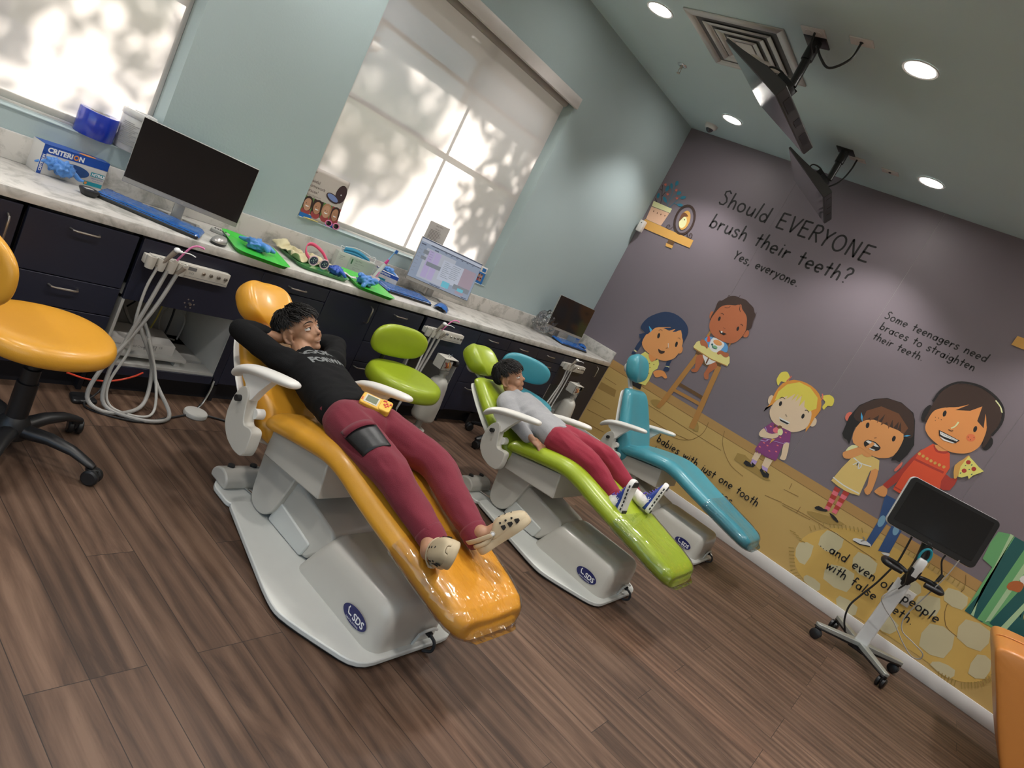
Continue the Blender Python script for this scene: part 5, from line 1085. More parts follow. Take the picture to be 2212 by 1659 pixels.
# ------------------------------------------------------------------ the printed mural on the right wall
# each entry: colour, then "u,z" pairs in millimetres along the wall (u grows away from the window wall) and up
MURAL = {
 'painted_floor': [
  ('floor','430,728 6500,728 6500,103 430,103'),
  ('band','430,803 6500,803 6500,728 430,728'),
  ('line','430,732 6500,732 6500,727 430,727'),
  ('plank_dark','442,568 614,578 634,514 440,499'),
  ('line','450,618 587,618 587,622 450,622'),
  ('line','444,384 655,396 655,400 444,388'),
  ('line','452,275 702,301 702,305 451,279'),
  ('line','478,159 716,185 715,189 477,163'),
  ('line','925,618 1312,620 1312,624 925,622'),
  ('line','1312,620 1703,619 1703,623 1312,624'),
  ('line','1012,517 1236,518 1424,546 1424,550 1236,522 1012,521'),
  ('line','2326,509 2545,530 2545,534 2325,513'),
  ('line','2177,502 2310,525 2309,530 2177,506'),
  ('line','2271,622 2388,634 2387,639 2271,626'),
  ('line','2295,696 2303,647 2307,648 2299,697'),
  ('line','2438,578 2437,517 2442,517 2442,578'),
  ('line','1644,774 1650,752 1659,722 1673,692 1690,666 1712,642 1738,618 1768,595 1802,573 1838,555 1882,545 1927,539 1959,536 1960,540 1928,543 1883,549 1840,559 1804,576 1770,598 1740,622 1715,645 1694,669 1676,694 1663,723 1654,754 1648,775'),
  ('line','1492,767 1496,742 1501,707 1500,672 1491,640 1475,608 1455,579 1428,554 1395,531 1362,514 1326,504 1291,500 1265,498 1266,493 1291,496 1327,500 1363,510 1397,527 1430,550 1458,576 1479,606 1495,638 1504,671 1505,707 1501,743 1497,768'),
  ('line','2318,522 2477,541 2742,549 3051,541 3051,546 2742,554 2476,546 2317,527'),
  ('line','3522,788 3534,766 3550,734 3559,697 3552,650 3539,596 3536,545 3549,498 3572,455 3597,422 3628,406 3661,401 3684,399 3684,404 3661,406 3629,411 3601,426 3576,457 3553,500 3540,545 3544,595 3557,649 3564,697 3554,736 3538,768 3526,790'),
  ('shadow','2494,576 2522,593 2574,613 2626,629 2678,640 2731,646 2758,644 2740,626 2696,600 2655,579 2627,569 2601,564 2575,562 2540,563 2505,568'),
  ('shadow','1827,675 1886,693 2045,654 2158,626 2110,607 1937,608 1830,617'),
  ('shadow','954,671 972,686 1002,702 1027,707 1043,692 1053,665 1054,645 1040,639 1017,640 995,644 976,650 959,660'),
  ('shadow','1411,715 1420,715 1432,703 1443,691 1451,677 1457,662 1456,650 1444,643 1424,639 1410,644 1406,665 1407,695'),
 ],
 'painted_rug': [
  ('rug','2676,543 2629,493 2592,440 2574,389 2568,339 2570,290 2581,244 2608,201 2643,165 2681,140 2723,123 2760,108 2810,98 2889,96 3004,101 3183,119 3381,137 3564,140 3715,140 3792,141 3838,153 3889,191 3929,242 3952,296 3957,362 3940,455 3910,544 3887,596 3841,632 3730,658 3602,674 3505,682 3407,686 3285,692 3157,694 3026,689 2909,675 2830,653 2770,623 2719,586'),
  ('rug_light','2568,339 2613,376 2664,380 2686,301 2685,219 2645,211 2598,235 2572,286'),
  ('rug_light','2680,536 2742,558 2805,547 2823,485 2810,419 2748,396 2685,406 2667,470'),
  ('rug_light','2928,526 2997,542 3068,528 3088,465 3074,403 3014,389 2950,406 2923,466'),
  ('rug_light','2831,337 2907,372 2986,373 3019,303 3012,226 2928,202 2839,211 2815,271'),
  ('rug_light','2735,164 2788,173 2843,166 2861,126 2851,90 2795,93 2738,113 2723,140'),
  ('rug_light','2987,174 3054,188 3123,180 3139,125 3123,73 3066,76 3006,102 2981,140'),
  ('rug_light','3230,566 3291,575 3357,561 3379,524 3370,484 3319,457 3263,455 3232,509'),
  ('rug_light','3381,492 3429,539 3486,559 3519,505 3525,438 3475,408 3416,404 3385,442'),
  ('rug_light','3523,375 3594,409 3671,400 3702,315 3697,224 3624,192 3546,202 3516,286'),
  ('rug_light','3488,652 3545,672 3606,668 3627,621 3620,572 3567,556 3509,563 3484,606'),
  ('rug_light','3667,534 3738,561 3813,552 3840,480 3831,404 3762,382 3688,395 3659,463'),
  ('rug_light','3828,377 3864,401 3907,392 3931,332 3935,267 3895,234 3849,234 3828,303'),
  ('rug_light','3688,189 3738,204 3784,203 3800,166 3787,129 3721,125 3658,136 3659,162'),
  ('rug_light','3268,250 3327,257 3385,240 3392,195 3373,150 3326,137 3278,148 3260,200'),
  ('fringe','2602,368 2559,361 2560,354 2603,362'),
  ('fringe','2572,375 2529,368 2530,361 2574,369'),
  ('fringe','2542,382 2498,375 2499,368 2544,376'),
  ('fringe','2512,389 2468,382 2469,375 2513,383'),
  ('fringe','2558,283 2525,263 2529,257 2562,278'),
  ('fringe','2573,261 2540,240 2544,235 2577,255'),
  ('fringe','2588,239 2555,218 2559,212 2592,233'),
  ('fringe','2603,216 2571,195 2574,190 2607,211'),
  ('fringe','2618,194 2586,173 2589,168 2622,189'),
  ('fringe','2633,172 2601,151 2604,145 2637,166'),
  ('fringe','2646,151 2622,123 2627,118 2651,146'),
  ('fringe','2670,139 2645,111 2650,107 2675,135'),
  ('fringe','2693,128 2669,100 2673,96 2698,124'),
  ('fringe','2716,117 2692,89 2697,85 2721,113'),
  ('fringe','2739,106 2715,78 2720,74 2744,102'),
  ('fringe','2762,95 2738,67 2743,63 2767,91'),
  ('fringe','2598,467 2569,491 2565,486 2594,462'),
  ('fringe','2619,493 2591,517 2586,512 2615,488'),
  ('fringe','2640,518 2612,543 2608,538 2636,513'),
  ('fringe','2661,544 2633,568 2629,563 2657,539'),
  ('fringe','2690,571 2667,598 2662,594 2685,566'),
  ('fringe','2715,583 2692,610 2687,606 2710,578'),
  ('fringe','2740,595 2717,622 2712,618 2735,590'),
  ('fringe','2764,606 2741,634 2736,630 2759,602'),
  ('fringe','2788,618 2765,646 2760,642 2783,614'),
  ('fringe','2812,630 2790,657 2785,653 2807,626'),
  ('fringe','2836,641 2814,669 2809,665 2831,637'),
  ('fringe','2860,653 2838,680 2833,676 2855,649'),
  ('fringe','2884,665 2862,692 2856,688 2879,660'),
  ('fringe','3158,699 3156,736 3149,735 3152,698'),
  ('fringe','3193,698 3191,735 3184,735 3186,698'),
  ('fringe','3228,698 3225,734 3219,734 3221,697'),
  ('fringe','3262,697 3259,734 3253,733 3255,697'),
  ('fringe','3296,696 3293,733 3287,733 3289,696'),
  ('fringe','3330,696 3327,732 3321,732 3323,695'),
  ('fringe','3363,695 3361,732 3354,731 3356,695'),
  ('fringe','3396,695 3394,731 3387,731 3390,694'),
  ('fringe','3429,694 3427,730 3420,730 3423,694'),
  ('fringe','3462,694 3459,730 3453,729 3455,693'),
  ('fringe','3494,693 3492,729 3485,729 3488,693'),
  ('fringe','3527,693 3524,728 3517,728 3520,692'),
  ('fringe','3559,692 3556,728 3549,727 3552,692'),
  ('fringe','3716,133 3727,92 3733,94 3722,134'),
  ('fringe','3736,136 3747,95 3754,97 3742,137'),
  ('fringe','3756,139 3767,98 3774,100 3763,141'),
  ('fringe','3776,142 3787,102 3794,103 3783,144'),
  ('fringe','3796,145 3807,105 3814,106 3803,147'),
  ('fringe','3816,148 3827,108 3833,110 3822,150'),
  ('fringe','3847,156 3869,122 3874,126 3852,160'),
  ('fringe','3860,170 3882,137 3887,140 3866,174'),
  ('fringe','3873,185 3895,151 3900,155 3879,188'),
  ('fringe','3886,199 3908,165 3913,169 3892,202'),
  ('fringe','3899,213 3921,180 3926,183 3905,217'),
  ('fringe','3912,227 3934,194 3939,197 3918,231'),
  ('fringe','3921,237 3950,215 3954,220 3925,242'),
  ('fringe','3926,257 3955,235 3959,240 3930,263'),
  ('fringe','3931,277 3960,255 3964,260 3935,283'),
  ('fringe','3937,298 3965,275 3970,280 3941,303'),
  ('fringe','3942,317 3971,295 3975,300 3946,323'),
  ('fringe','3947,337 3976,315 3980,320 3951,343'),
 ],
 'painted_armchair': [
  ('green_mid','3545,941 3527,1059 3527,1147 3576,1168 3675,1171 3793,1065 4082,587 3977,566 3865,588 3742,575 3635,578 3614,924'),
  ('green_dark','3615,1171 3675,1171 3765,1114 3764,806 3770,599 3742,575 3635,578 3644,727 3628,954'),
  ('green_pale','3587,1173 3607,1173 3639,760 3691,579 3673,579'),
  ('green_mid','3693,1139 3813,1027 3799,707 3758,585 3714,576'),
  ('green_pale','3734,1099 3766,1089 3776,614 3756,587'),
  ('green_dark','3813,1027 4082,587 3977,566 3865,588 3778,597'),
  ('green_pale','3862,869 3885,851 3867,584 3836,591'),
 ],
 'painted_child_in_skirt': [
  ('brown_arm','3854,717 3880,727 3918,720 3952,722 3975,711 3972,658 3956,603 3939,582 3920,574 3902,568 3886,582 3864,650'),
  ('yellow_skirt','3807,738 3809,874 3839,958 3979,751 3921,715 3860,718'),
  ('mustard','3831,736 3834,863 3831,863 3828,736'),
  ('mustard','3850,736 3840,867 3836,867 3847,736'),
  ('mustard','3869,736 3845,872 3842,871 3866,735'),
  ('mustard','3888,735 3850,876 3847,876 3885,734'),
  ('mustard','3906,735 3856,881 3853,880 3903,734'),
  ('white','3765,949 3766,968 3776,989 3789,1011 3804,1020 3825,987 3838,948 3824,930 3802,925 3781,933'),
  ('brown_arm','3735,865 3734,876 3734,889 3738,902 3745,914 3756,925 3767,933 3780,936 3793,935 3802,929 3807,913 3809,891 3806,874 3798,866 3785,863 3774,860 3766,856 3759,853 3752,852 3745,854 3739,858'),
  ('black','3847,494 3838,532 3881,596 3899,586 3867,547 3891,542 3921,576 3875,509'),
 ],
 'painted_girl_with_braids': [
  ('navy','581,1094 579,1081 576,1061 573,1041 572,1020 572,999 572,984 611,984 611,998 612,1018 613,1037 615,1056 618,1075 620,1088'),
  ('cream','575,971 602,967 604,977 577,981'),
  ('navy','566,961 604,964 607,944 571,931'),
  ('navy','902,1063 902,1054 903,1041 904,1027 906,1013 909,1001 911,993 946,1002 944,1010 941,1021 939,1031 939,1042 938,1055 938,1064'),
  ('cream','915,987 950,997 947,1006 913,996'),
  ('navy','913,987 932,995 952,996 959,988 961,977 958,968 949,959 932,951 915,949 910,967'),
  ('orange_skin','842,897 849,908 863,921 878,932 893,939 910,944 927,945 947,937 967,925 980,914 980,906 972,899 963,895 955,896 944,900 933,900 920,890 906,875 893,866 882,864 872,868 863,873 853,879 844,887'),
  ('black','706,692 705,737 806,745 818,698'),
  ('yellow','640,949 678,1014 735,1006 766,971 804,989 823,1014 852,980 860,936 838,898 847,810 839,754 741,733 696,847 691,899'),
  ('line','674,956 674,951 670,949 666,951 666,956 670,958'),
  ('line','771,906 771,901 766,899 762,901 762,906 767,908'),
  ('line','798,915 798,910 794,908 789,910 789,915 794,917'),
  ('line','816,954 816,950 812,947 807,949 807,954 812,956'),
  ('line','726,936 726,931 722,929 718,931 718,936 722,938'),
  ('line','730,877 730,873 725,870 721,873 721,877 725,880'),
  ('line','798,816 798,812 793,809 789,811 789,816 793,819'),
  ('line','816,865 816,860 811,858 807,860 807,865 812,867'),
  ('line','758,821 758,816 754,814 749,816 749,821 754,823'),
  ('line','776,771 776,766 772,763 767,766 768,770 772,773'),
  ('line','774,943 774,939 769,936 765,939 765,943 769,946'),
  ('orange_skin','720,1010 726,997 742,981 758,970 768,965 777,964 785,967 794,978 803,994 805,1008 800,1019 790,1029 776,1034 756,1030 733,1021'),
  ('orange_skin','978,1183 980,1170 979,1159 974,1150 967,1145 958,1146 949,1152 942,1161 937,1174 935,1187 936,1198 941,1207 948,1212 956,1211 965,1205 973,1196'),
  ('navy','543,1122 566,1142 588,1160 564,1166 532,1172 520,1190 518,1216 525,1252 540,1290 563,1323 592,1354 622,1382 656,1405 695,1420 736,1428 783,1428 828,1420 867,1407 900,1389 924,1366 940,1340 946,1314 947,1286 947,1256 949,1218 957,1154 961,1102 950,1109 937,1142 936,1191 925,1241 880,1279 820,1291 753,1243 688,1177 638,1125 599,1090 562,1098'),
  ('tan_skin','607,1070 602,1095 602,1125 605,1153 612,1178 621,1202 634,1223 649,1241 666,1257 688,1271 714,1286 744,1299 773,1308 799,1312 824,1312 844,1313 859,1319 870,1327 881,1328 892,1316 903,1297 913,1281 924,1270 934,1261 942,1249 949,1232 954,1211 958,1188 959,1161 958,1131 953,1104 944,1084 931,1067 917,1052 904,1040 889,1031 872,1023 851,1017 828,1013 804,1010 777,1010 750,1012 723,1015 699,1018 676,1023 656,1030 636,1040 619,1053'),
  ('navy','596,1140 610,1209 648,1263 781,1376 874,1365 910,1290 869,1333 841,1298 812,1281 825,1319 779,1276 719,1273 811,1327 676,1260 649,1240 618,1165'),
  ('clip_blue','585,1230 634,1212 630,1183'),
  ('black','728,1197 730,1187 729,1179 727,1173 723,1170 718,1171 712,1175 708,1182 704,1191 702,1201 703,1209 705,1215 709,1218 714,1217 720,1213 724,1206'),
  ('black','913,1206 914,1197 914,1189 912,1183 908,1180 903,1181 898,1185 893,1192 890,1201 888,1210 888,1218 891,1224 895,1227 899,1226 905,1222 909,1215'),
  ('brown_hair2','694,1232 697,1237 701,1244 705,1248 711,1248 719,1246 724,1244 726,1248 720,1250 712,1252 704,1252 698,1247 693,1239 690,1234'),
  ('brown_hair2','887,1253 889,1256 892,1259 895,1261 899,1260 906,1257 910,1254 912,1258 907,1260 901,1264 894,1265 889,1263 886,1259 883,1256'),
  ('white','828,1176 850,1141 854,1143 832,1179'),
  ('brown_hair2','834,1127 855,1142 853,1144 832,1130'),
  ('brown_hair','775,1092 782,1093 795,1091 808,1091 819,1095 831,1100 839,1102 842,1098 843,1091 841,1084 836,1078 830,1071 823,1067 814,1065 805,1065 796,1068 787,1075 778,1085'),
 ],
 'painted_baby_in_high_chair': [
  ('wood_dark','1100,931 1340,932 1341,903 1096,904'),
  ('wood','1089,864 1341,874 1348,845 1090,838'),
  ('wood_dark','1089,1240 1143,1239 1336,1235 1341,1199 1258,1165 1175,1166 1094,1202'),
  ('wood','1099,1210 1144,1217 1078,692 1061,643 1027,646'),
  ('wood','1305,1211 1349,1215 1420,650 1372,642'),
  ('wood','1098,1381 1101,1439 1117,1435 1123,1388'),
  ('wood','1313,1385 1318,1434 1297,1432'),
  ('brown_skin','1114,1190 1116,1207 1126,1220 1138,1228 1151,1232 1166,1231 1178,1224 1185,1207 1189,1183 1191,1163 1192,1149 1191,1138 1190,1126 1190,1111 1189,1095 1185,1083 1174,1073 1160,1067 1148,1065 1140,1067 1134,1072 1133,1079 1139,1086 1148,1093 1152,1107 1141,1132 1124,1163'),
  ('brown_skin','1251,1195 1257,1210 1266,1224 1276,1231 1290,1228 1305,1219 1315,1207 1315,1195 1309,1181 1303,1167 1296,1151 1288,1136 1285,1120 1290,1105 1299,1091 1303,1080 1298,1071 1288,1066 1277,1065 1267,1072 1256,1083 1248,1097 1246,1111 1247,1126 1248,1142 1248,1160 1248,1179'),
  ('white','1150,1237 1170,1247 1206,1250 1248,1250 1281,1245 1284,1234 1272,1218 1252,1193 1229,1174 1211,1181 1193,1198 1166,1218'),
  ('brown_hair2','1207,1242 1212,1182 1224,1183 1219,1243'),
  ('wood_light','1050,1305 1063,1322 1173,1323 1364,1325 1389,1281 1386,1246 1242,1230 1063,1243 1045,1257'),
  ('wood','1057,1242 1239,1230 1382,1244 1381,1251 1239,1238 1058,1250'),
  ('blue_top','1106,1343 1098,1362 1104,1380 1119,1393 1150,1401 1213,1410 1276,1410 1307,1391 1320,1366 1323,1350 1304,1336 1240,1319 1170,1310 1130,1322'),
  ('red','1111,1387 1114,1398 1122,1398 1139,1382 1152,1363 1144,1350 1130,1346 1119,1365'),
  ('white','1160,1404 1190,1411 1232,1409 1264,1402 1274,1388 1274,1368 1270,1349 1268,1334 1262,1320 1254,1309 1241,1302 1226,1297 1210,1297 1193,1301 1176,1310 1164,1324 1155,1350 1151,1381'),
  ('tan_skin','1254,1382 1252,1374 1244,1367 1231,1362 1216,1359 1201,1360 1187,1364 1177,1370 1173,1378 1176,1387 1184,1394 1197,1399 1212,1402 1227,1401 1241,1397 1250,1390'),
  ('turtle','1236,1339 1235,1333 1230,1329 1223,1325 1215,1324 1206,1325 1199,1327 1193,1331 1191,1336 1192,1342 1197,1346 1204,1350 1212,1351 1221,1350 1228,1348 1234,1344'),
  ('green_dark','1188,1350 1190,1347 1189,1344 1188,1341 1185,1339 1182,1338 1178,1338 1175,1339 1173,1342 1171,1345 1172,1349 1173,1352 1176,1354 1179,1355 1183,1355 1186,1353'),
  ('green_dark','1182,1338 1186,1333 1192,1326 1201,1321 1213,1322 1225,1324 1234,1326 1232,1333 1224,1331 1212,1328 1202,1328 1196,1332 1191,1338 1187,1342'),
  ('brown_skin','1077,1316 1075,1327 1077,1339 1083,1347 1095,1349 1110,1347 1124,1343 1135,1338 1145,1331 1152,1324 1158,1313 1162,1302 1162,1295 1155,1296 1144,1301 1132,1304 1122,1302 1111,1298 1101,1297 1092,1301 1083,1308'),
  ('brown_skin','1253,1303 1255,1313 1261,1327 1269,1336 1281,1339 1295,1338 1308,1338 1321,1340 1333,1343 1342,1343 1349,1336 1352,1325 1351,1316 1345,1310 1335,1304 1324,1302 1312,1304 1298,1308 1287,1310 1280,1306 1276,1300 1271,1296 1264,1296 1256,1298'),
  ('brown_skin','1064,1562 1067,1549 1068,1536 1066,1527 1061,1522 1053,1523 1045,1529 1037,1540 1030,1553 1026,1567 1026,1579 1028,1588 1033,1593 1041,1592 1049,1586 1057,1575'),
  ('brown_skin','1406,1556 1407,1543 1404,1532 1397,1525 1389,1521 1379,1522 1370,1528 1363,1538 1358,1550 1358,1562 1361,1573 1367,1581 1376,1585 1386,1583 1395,1577 1402,1568'),
  ('brown_hair','1057,1512 1051,1529 1046,1557 1046,1580 1047,1602 1044,1623 1040,1644 1036,1663 1036,1681 1046,1693 1059,1705 1069,1721 1079,1737 1089,1753 1101,1766 1118,1779 1139,1788 1163,1790 1188,1790 1211,1794 1234,1796 1254,1791 1275,1783 1299,1776 1322,1767 1338,1753 1350,1738 1363,1728 1374,1717 1377,1695 1379,1671 1385,1651 1391,1633 1395,1616 1394,1600 1385,1590 1374,1579 1372,1562 1372,1542 1369,1510 1362,1499 1351,1560 1317,1629 1223,1652 1128,1647 1088,1603 1070,1552 1061,1523'),
  ('brown_skin','1060,1569 1063,1596 1069,1628 1078,1654 1090,1671 1105,1683 1122,1694 1141,1703 1162,1711 1181,1718 1195,1729 1208,1741 1220,1746 1229,1740 1237,1728 1249,1716 1267,1706 1288,1696 1306,1684 1319,1671 1329,1657 1338,1640 1349,1619 1360,1596 1367,1573 1369,1548 1367,1523 1362,1499 1355,1477 1345,1456 1332,1439 1314,1427 1293,1418 1269,1412 1240,1409 1208,1408 1179,1410 1154,1415 1132,1423 1113,1433 1097,1446 1084,1460 1074,1476 1067,1492 1063,1508 1060,1525 1058,1538 1058,1552'),
  ('brown_hair','1094,1749 1092,1755 1090,1764 1090,1768 1093,1768 1101,1766 1106,1765 1107,1769 1102,1770 1094,1772 1087,1771 1086,1763 1088,1754 1089,1748'),
  ('brown_hair','1174,1783 1176,1809 1172,1809 1170,1783'),
  ('brown_hair','1333,1728 1343,1724 1357,1718 1368,1717 1371,1724 1369,1734 1367,1740 1363,1739 1365,1733 1367,1724 1366,1721 1358,1723 1344,1728 1334,1732'),
  ('brown_hair','1041,1671 1041,1677 1041,1686 1044,1693 1050,1697 1059,1699 1066,1701 1065,1705 1058,1704 1048,1701 1040,1696 1037,1687 1037,1678 1037,1671'),
  ('brown_hair','1111,1664 1119,1666 1131,1668 1141,1673 1146,1680 1149,1689 1151,1695 1147,1696 1145,1690 1143,1682 1138,1676 1129,1672 1118,1670 1110,1668'),
  ('brown_hair','1182,1717 1185,1721 1190,1727 1195,1732 1203,1734 1212,1736 1218,1737 1218,1742 1211,1740 1201,1738 1193,1735 1187,1730 1182,1724 1179,1720'),
  ('brown_hair','1219,1735 1220,1727 1223,1716 1227,1705 1234,1698 1243,1692 1249,1688 1251,1691 1245,1695 1237,1701 1231,1708 1227,1717 1224,1728 1223,1736'),
  ('black','1131,1565 1132,1557 1131,1551 1128,1546 1124,1544 1120,1545 1116,1549 1113,1555 1111,1562 1110,1570 1111,1576 1114,1581 1117,1583 1121,1582 1125,1578 1129,1572'),
  ('black','1312,1559 1313,1552 1312,1546 1309,1541 1306,1540 1302,1541 1298,1544 1295,1550 1292,1557 1292,1565 1293,1571 1295,1575 1298,1577 1302,1576 1306,1572 1310,1567'),
  ('brown_hair','1112,1604 1113,1607 1116,1611 1119,1613 1124,1611 1131,1608 1136,1605 1138,1609 1133,1612 1125,1615 1118,1617 1113,1614 1110,1609 1108,1606'),
  ('brown_hair','1304,1597 1306,1599 1309,1602 1312,1603 1316,1601 1321,1597 1325,1594 1328,1597 1324,1600 1318,1604 1312,1607 1307,1605 1303,1602 1301,1600'),
  ('brown_hair','1189,1515 1193,1513 1199,1510 1205,1508 1208,1510 1210,1513 1210,1515 1208,1516 1207,1514 1206,1512 1205,1511 1200,1512 1194,1515 1190,1517'),
  ('black','1167,1479 1192,1474 1244,1480 1225,1457 1193,1459'),
  ('white','1204,1478 1205,1475 1205,1472 1204,1469 1202,1467 1199,1466 1196,1467 1193,1468 1190,1471 1189,1474 1189,1478 1190,1480 1193,1482 1196,1483 1199,1483 1202,1481'),
 ],
 'painted_girl_with_ice_cream': [
  ('blond','1784,1348 1782,1366 1782,1388 1786,1406 1796,1419 1810,1429 1824,1433 1841,1425 1859,1411 1869,1396 1869,1381 1861,1366 1852,1355 1842,1350 1831,1349 1822,1345 1821,1332 1822,1316 1821,1306 1816,1307 1808,1313 1801,1320 1795,1327 1788,1336'),
  ('blond','2138,1386 2145,1400 2163,1416 2180,1427 2196,1428 2213,1424 2225,1415 2234,1399 2239,1379 2239,1363 2232,1355 2220,1352 2211,1346 2208,1333 2207,1319 2205,1309 2198,1309 2189,1315 2183,1323 2183,1336 2185,1352 2183,1366 2168,1373 2148,1378'),
  ('coral','1863,1363 1865,1373 1868,1387 1871,1399 1872,1408 1873,1415 1873,1420 1864,1421 1864,1416 1863,1409 1862,1401 1859,1389 1856,1375 1854,1366'),
  ('coral','2153,1357 2154,1364 2156,1374 2155,1385 2149,1395 2142,1405 2136,1412 2129,1407 2134,1400 2142,1391 2146,1382 2147,1374 2145,1365 2144,1359'),
  ('pale_skin','1850,1185 1853,1170 1852,1157 1848,1147 1841,1142 1833,1143 1824,1149 1816,1160 1810,1174 1807,1189 1808,1202 1812,1212 1819,1217 1828,1216 1837,1210 1845,1199'),
  ('pale_skin','2211,1192 2212,1178 2209,1165 2202,1155 2192,1151 2181,1152 2171,1158 2162,1169 2157,1183 2157,1197 2160,1210 2167,1220 2177,1224 2188,1223 2198,1217 2206,1206'),
  ('blond2','1831,1072 1834,1102 1840,1153 1834,1197 1829,1242 1830,1290 1840,1336 1865,1374 1900,1403 1944,1419 1990,1426 2035,1424 2077,1414 2113,1398 2143,1373 2169,1336 2186,1295 2185,1259 2180,1218 2184,1145 2180,1092 2163,1129 2113,1178 1983,1175 1859,1152 1828,1105'),
  ('pale_skin','1865,1105 1861,1133 1863,1166 1869,1195 1880,1220 1896,1241 1913,1261 1932,1283 1952,1304 1973,1318 1997,1322 2023,1318 2046,1311 2067,1300 2086,1285 2104,1271 2120,1261 2135,1251 2147,1235 2159,1206 2168,1170 2170,1138 2165,1114 2153,1094 2139,1075 2123,1059 2104,1045 2082,1034 2055,1027 2024,1024 1994,1024 1966,1028 1939,1035 1915,1046 1894,1062 1877,1081'),
  ('blond','1859,1187 1846,1264 1874,1348 1944,1407 2035,1408 2121,1366 2155,1289 2121,1242 2072,1258 2049,1306 2038,1238 2013,1329 1997,1258 1986,1326 1967,1250 1965,1313 1925,1241 1925,1272 1887,1225'),
  ('black','1920,1192 1921,1184 1920,1177 1917,1172 1913,1170 1909,1171 1904,1175 1900,1181 1898,1188 1897,1196 1898,1203 1901,1208 1905,1210 1910,1209 1914,1205 1918,1199'),
  ('black','2112,1191 2113,1184 2112,1177 2110,1172 2106,1170 2101,1171 2097,1174 2093,1180 2091,1188 2090,1195 2091,1202 2094,1207 2098,1209 2102,1208 2106,1204 2110,1199'),
  ('brown_hair','1885,1221 1888,1227 1892,1235 1896,1240 1903,1240 1913,1238 1920,1236 1922,1241 1914,1242 1904,1245 1894,1244 1887,1238 1883,1229 1881,1223'),
  ('brown_hair','2092,1234 2096,1237 2101,1241 2106,1242 2111,1240 2117,1236 2121,1233 2124,1237 2120,1240 2113,1245 2106,1247 2099,1245 2093,1241 2089,1238'),
  ('brown_hair','1984,1137 1986,1134 1989,1130 1993,1127 1997,1126 2001,1127 2003,1128 2002,1132 2000,1131 1997,1130 1995,1130 1992,1133 1989,1137 1987,1140'),
  ('white','1953,1094 2047,1098 2040,1071 1979,1069'),
  ('black','1966,1083 2043,1088 2036,1074 1978,1071'),
  ('pale_skin','2028,765 2089,773 2090,690 2038,691'),
  ('pale_skin','1941,757 1990,771 1990,702 1946,693'),
  ('lilac','1951,699 1993,700 1994,657 1956,660'),
  ('lilac','2038,695 2090,697 2099,670 2058,669'),
  ('black','1908,631 1912,660 1944,663 1976,647 1959,675 1998,668 1990,644 1943,623'),
  ('black','2043,653 2047,675 2080,657 2101,658 2076,674 2121,665 2131,636 2094,622'),
  ('purple','1930,1032 1973,1030 2089,1039 2129,954 2091,930 2097,867 2111,787 2026,768 1927,774 1934,885 1997,918 1898,959'),
  ('pink','1948,997 1945,992 1937,991 1930,994 1930,999 1936,1002 1944,1001'),
  ('pink','2068,1014 2065,1010 2057,1009 2051,1012 2051,1016 2057,1019 2065,1018'),
  ('pink','2053,960 2050,956 2042,955 2036,958 2035,962 2042,965 2049,964'),
  ('pink','1960,813 1957,808 1949,807 1943,810 1942,815 1949,818 1957,817'),
  ('pink','2003,853 2000,848 1992,847 1986,850 1985,855 1992,858 2000,857'),
  ('pink','2038,824 2035,820 2027,818 2021,821 2021,826 2027,829 2035,828'),
  ('pink','2084,847 2081,843 2073,841 2067,844 2067,849 2073,852 2081,851'),
  ('pink','1970,857 1967,853 1959,852 1952,855 1952,859 1959,862 1967,862'),
  ('pink','2068,894 2065,890 2057,889 2051,891 2051,896 2057,899 2065,898'),
  ('lilac','1928,859 1938,862 1952,866 1965,872 1973,881 1978,891 1981,899 1975,901 1972,894 1968,884 1961,876 1950,871 1937,867 1927,865'),
  ('lilac','1904,968 1933,944 1937,948 1908,973'),
  ('lilac','2093,937 2126,955 2123,961 2090,942'),
  ('lilac','1938,885 2091,928 2090,932 1936,889'),
  ('pale_skin','2092,927 2105,953 2125,953 2147,900 2164,840 2162,822 2152,817 2137,813 2124,815 2123,824 2121,845 2105,886'),
  ('pale_skin','1901,958 1891,935 1889,906 1896,890 1914,884 1955,898 1997,918 2019,938 2028,957 2025,973 2013,982 1997,968 1978,951 1955,943 1932,942 1915,953'),
  ('gold','2000,872 1997,918 2020,930'),
  ('pink','2010,1005 2013,996 2013,987 2008,978 2001,972 1992,968 1983,969 1974,972 1968,979 1965,988 1966,997 1970,1006 1977,1013 1986,1016 1995,1016 2004,1012'),
  ('cream','2039,1008 2043,998 2044,988 2042,979 2036,973 2028,971 2020,972 2011,978 2005,986 2000,996 2000,1007 2002,1015 2008,1021 2015,1023 2024,1022 2032,1016'),
  ('brown_hair2','2014,1036 2015,1031 2014,1026 2010,1020 2005,1016 1998,1013 1992,1012 1986,1014 1983,1017 1981,1022 1983,1028 1986,1033 1992,1038 1998,1041 2005,1041 2010,1040'),
  ('brown_hair2','1969,1022 1971,1018 1971,1014 1970,1010 1968,1008 1965,1007 1961,1008 1958,1010 1955,1013 1954,1017 1953,1021 1954,1024 1957,1027 1960,1028 1963,1027 1967,1025'),
  ('purple','1936,769 1951,757 1955,762 1940,775'),
  ('purple','1958,772 1973,759 1977,765 1962,777'),
  ('purple','1980,774 1994,762 1999,767 1984,779'),
  ('purple','2001,776 2016,764 2021,769 2006,782'),
  ('purple','2023,779 2038,766 2042,772 2027,784'),
  ('purple','2044,781 2059,769 2064,774 2049,786'),
  ('purple','2066,783 2080,771 2085,776 2070,789'),
  ('purple','2087,786 2102,773 2106,779 2092,791'),
 ],
 'painted_girl_in_cream_dress': [
  ('red_dark','2560,850 2604,852 2606,821 2565,818'),
  ('pink','2565,818 2606,821 2609,790 2569,787'),
  ('red_dark','2569,787 2609,790 2612,758 2573,755'),
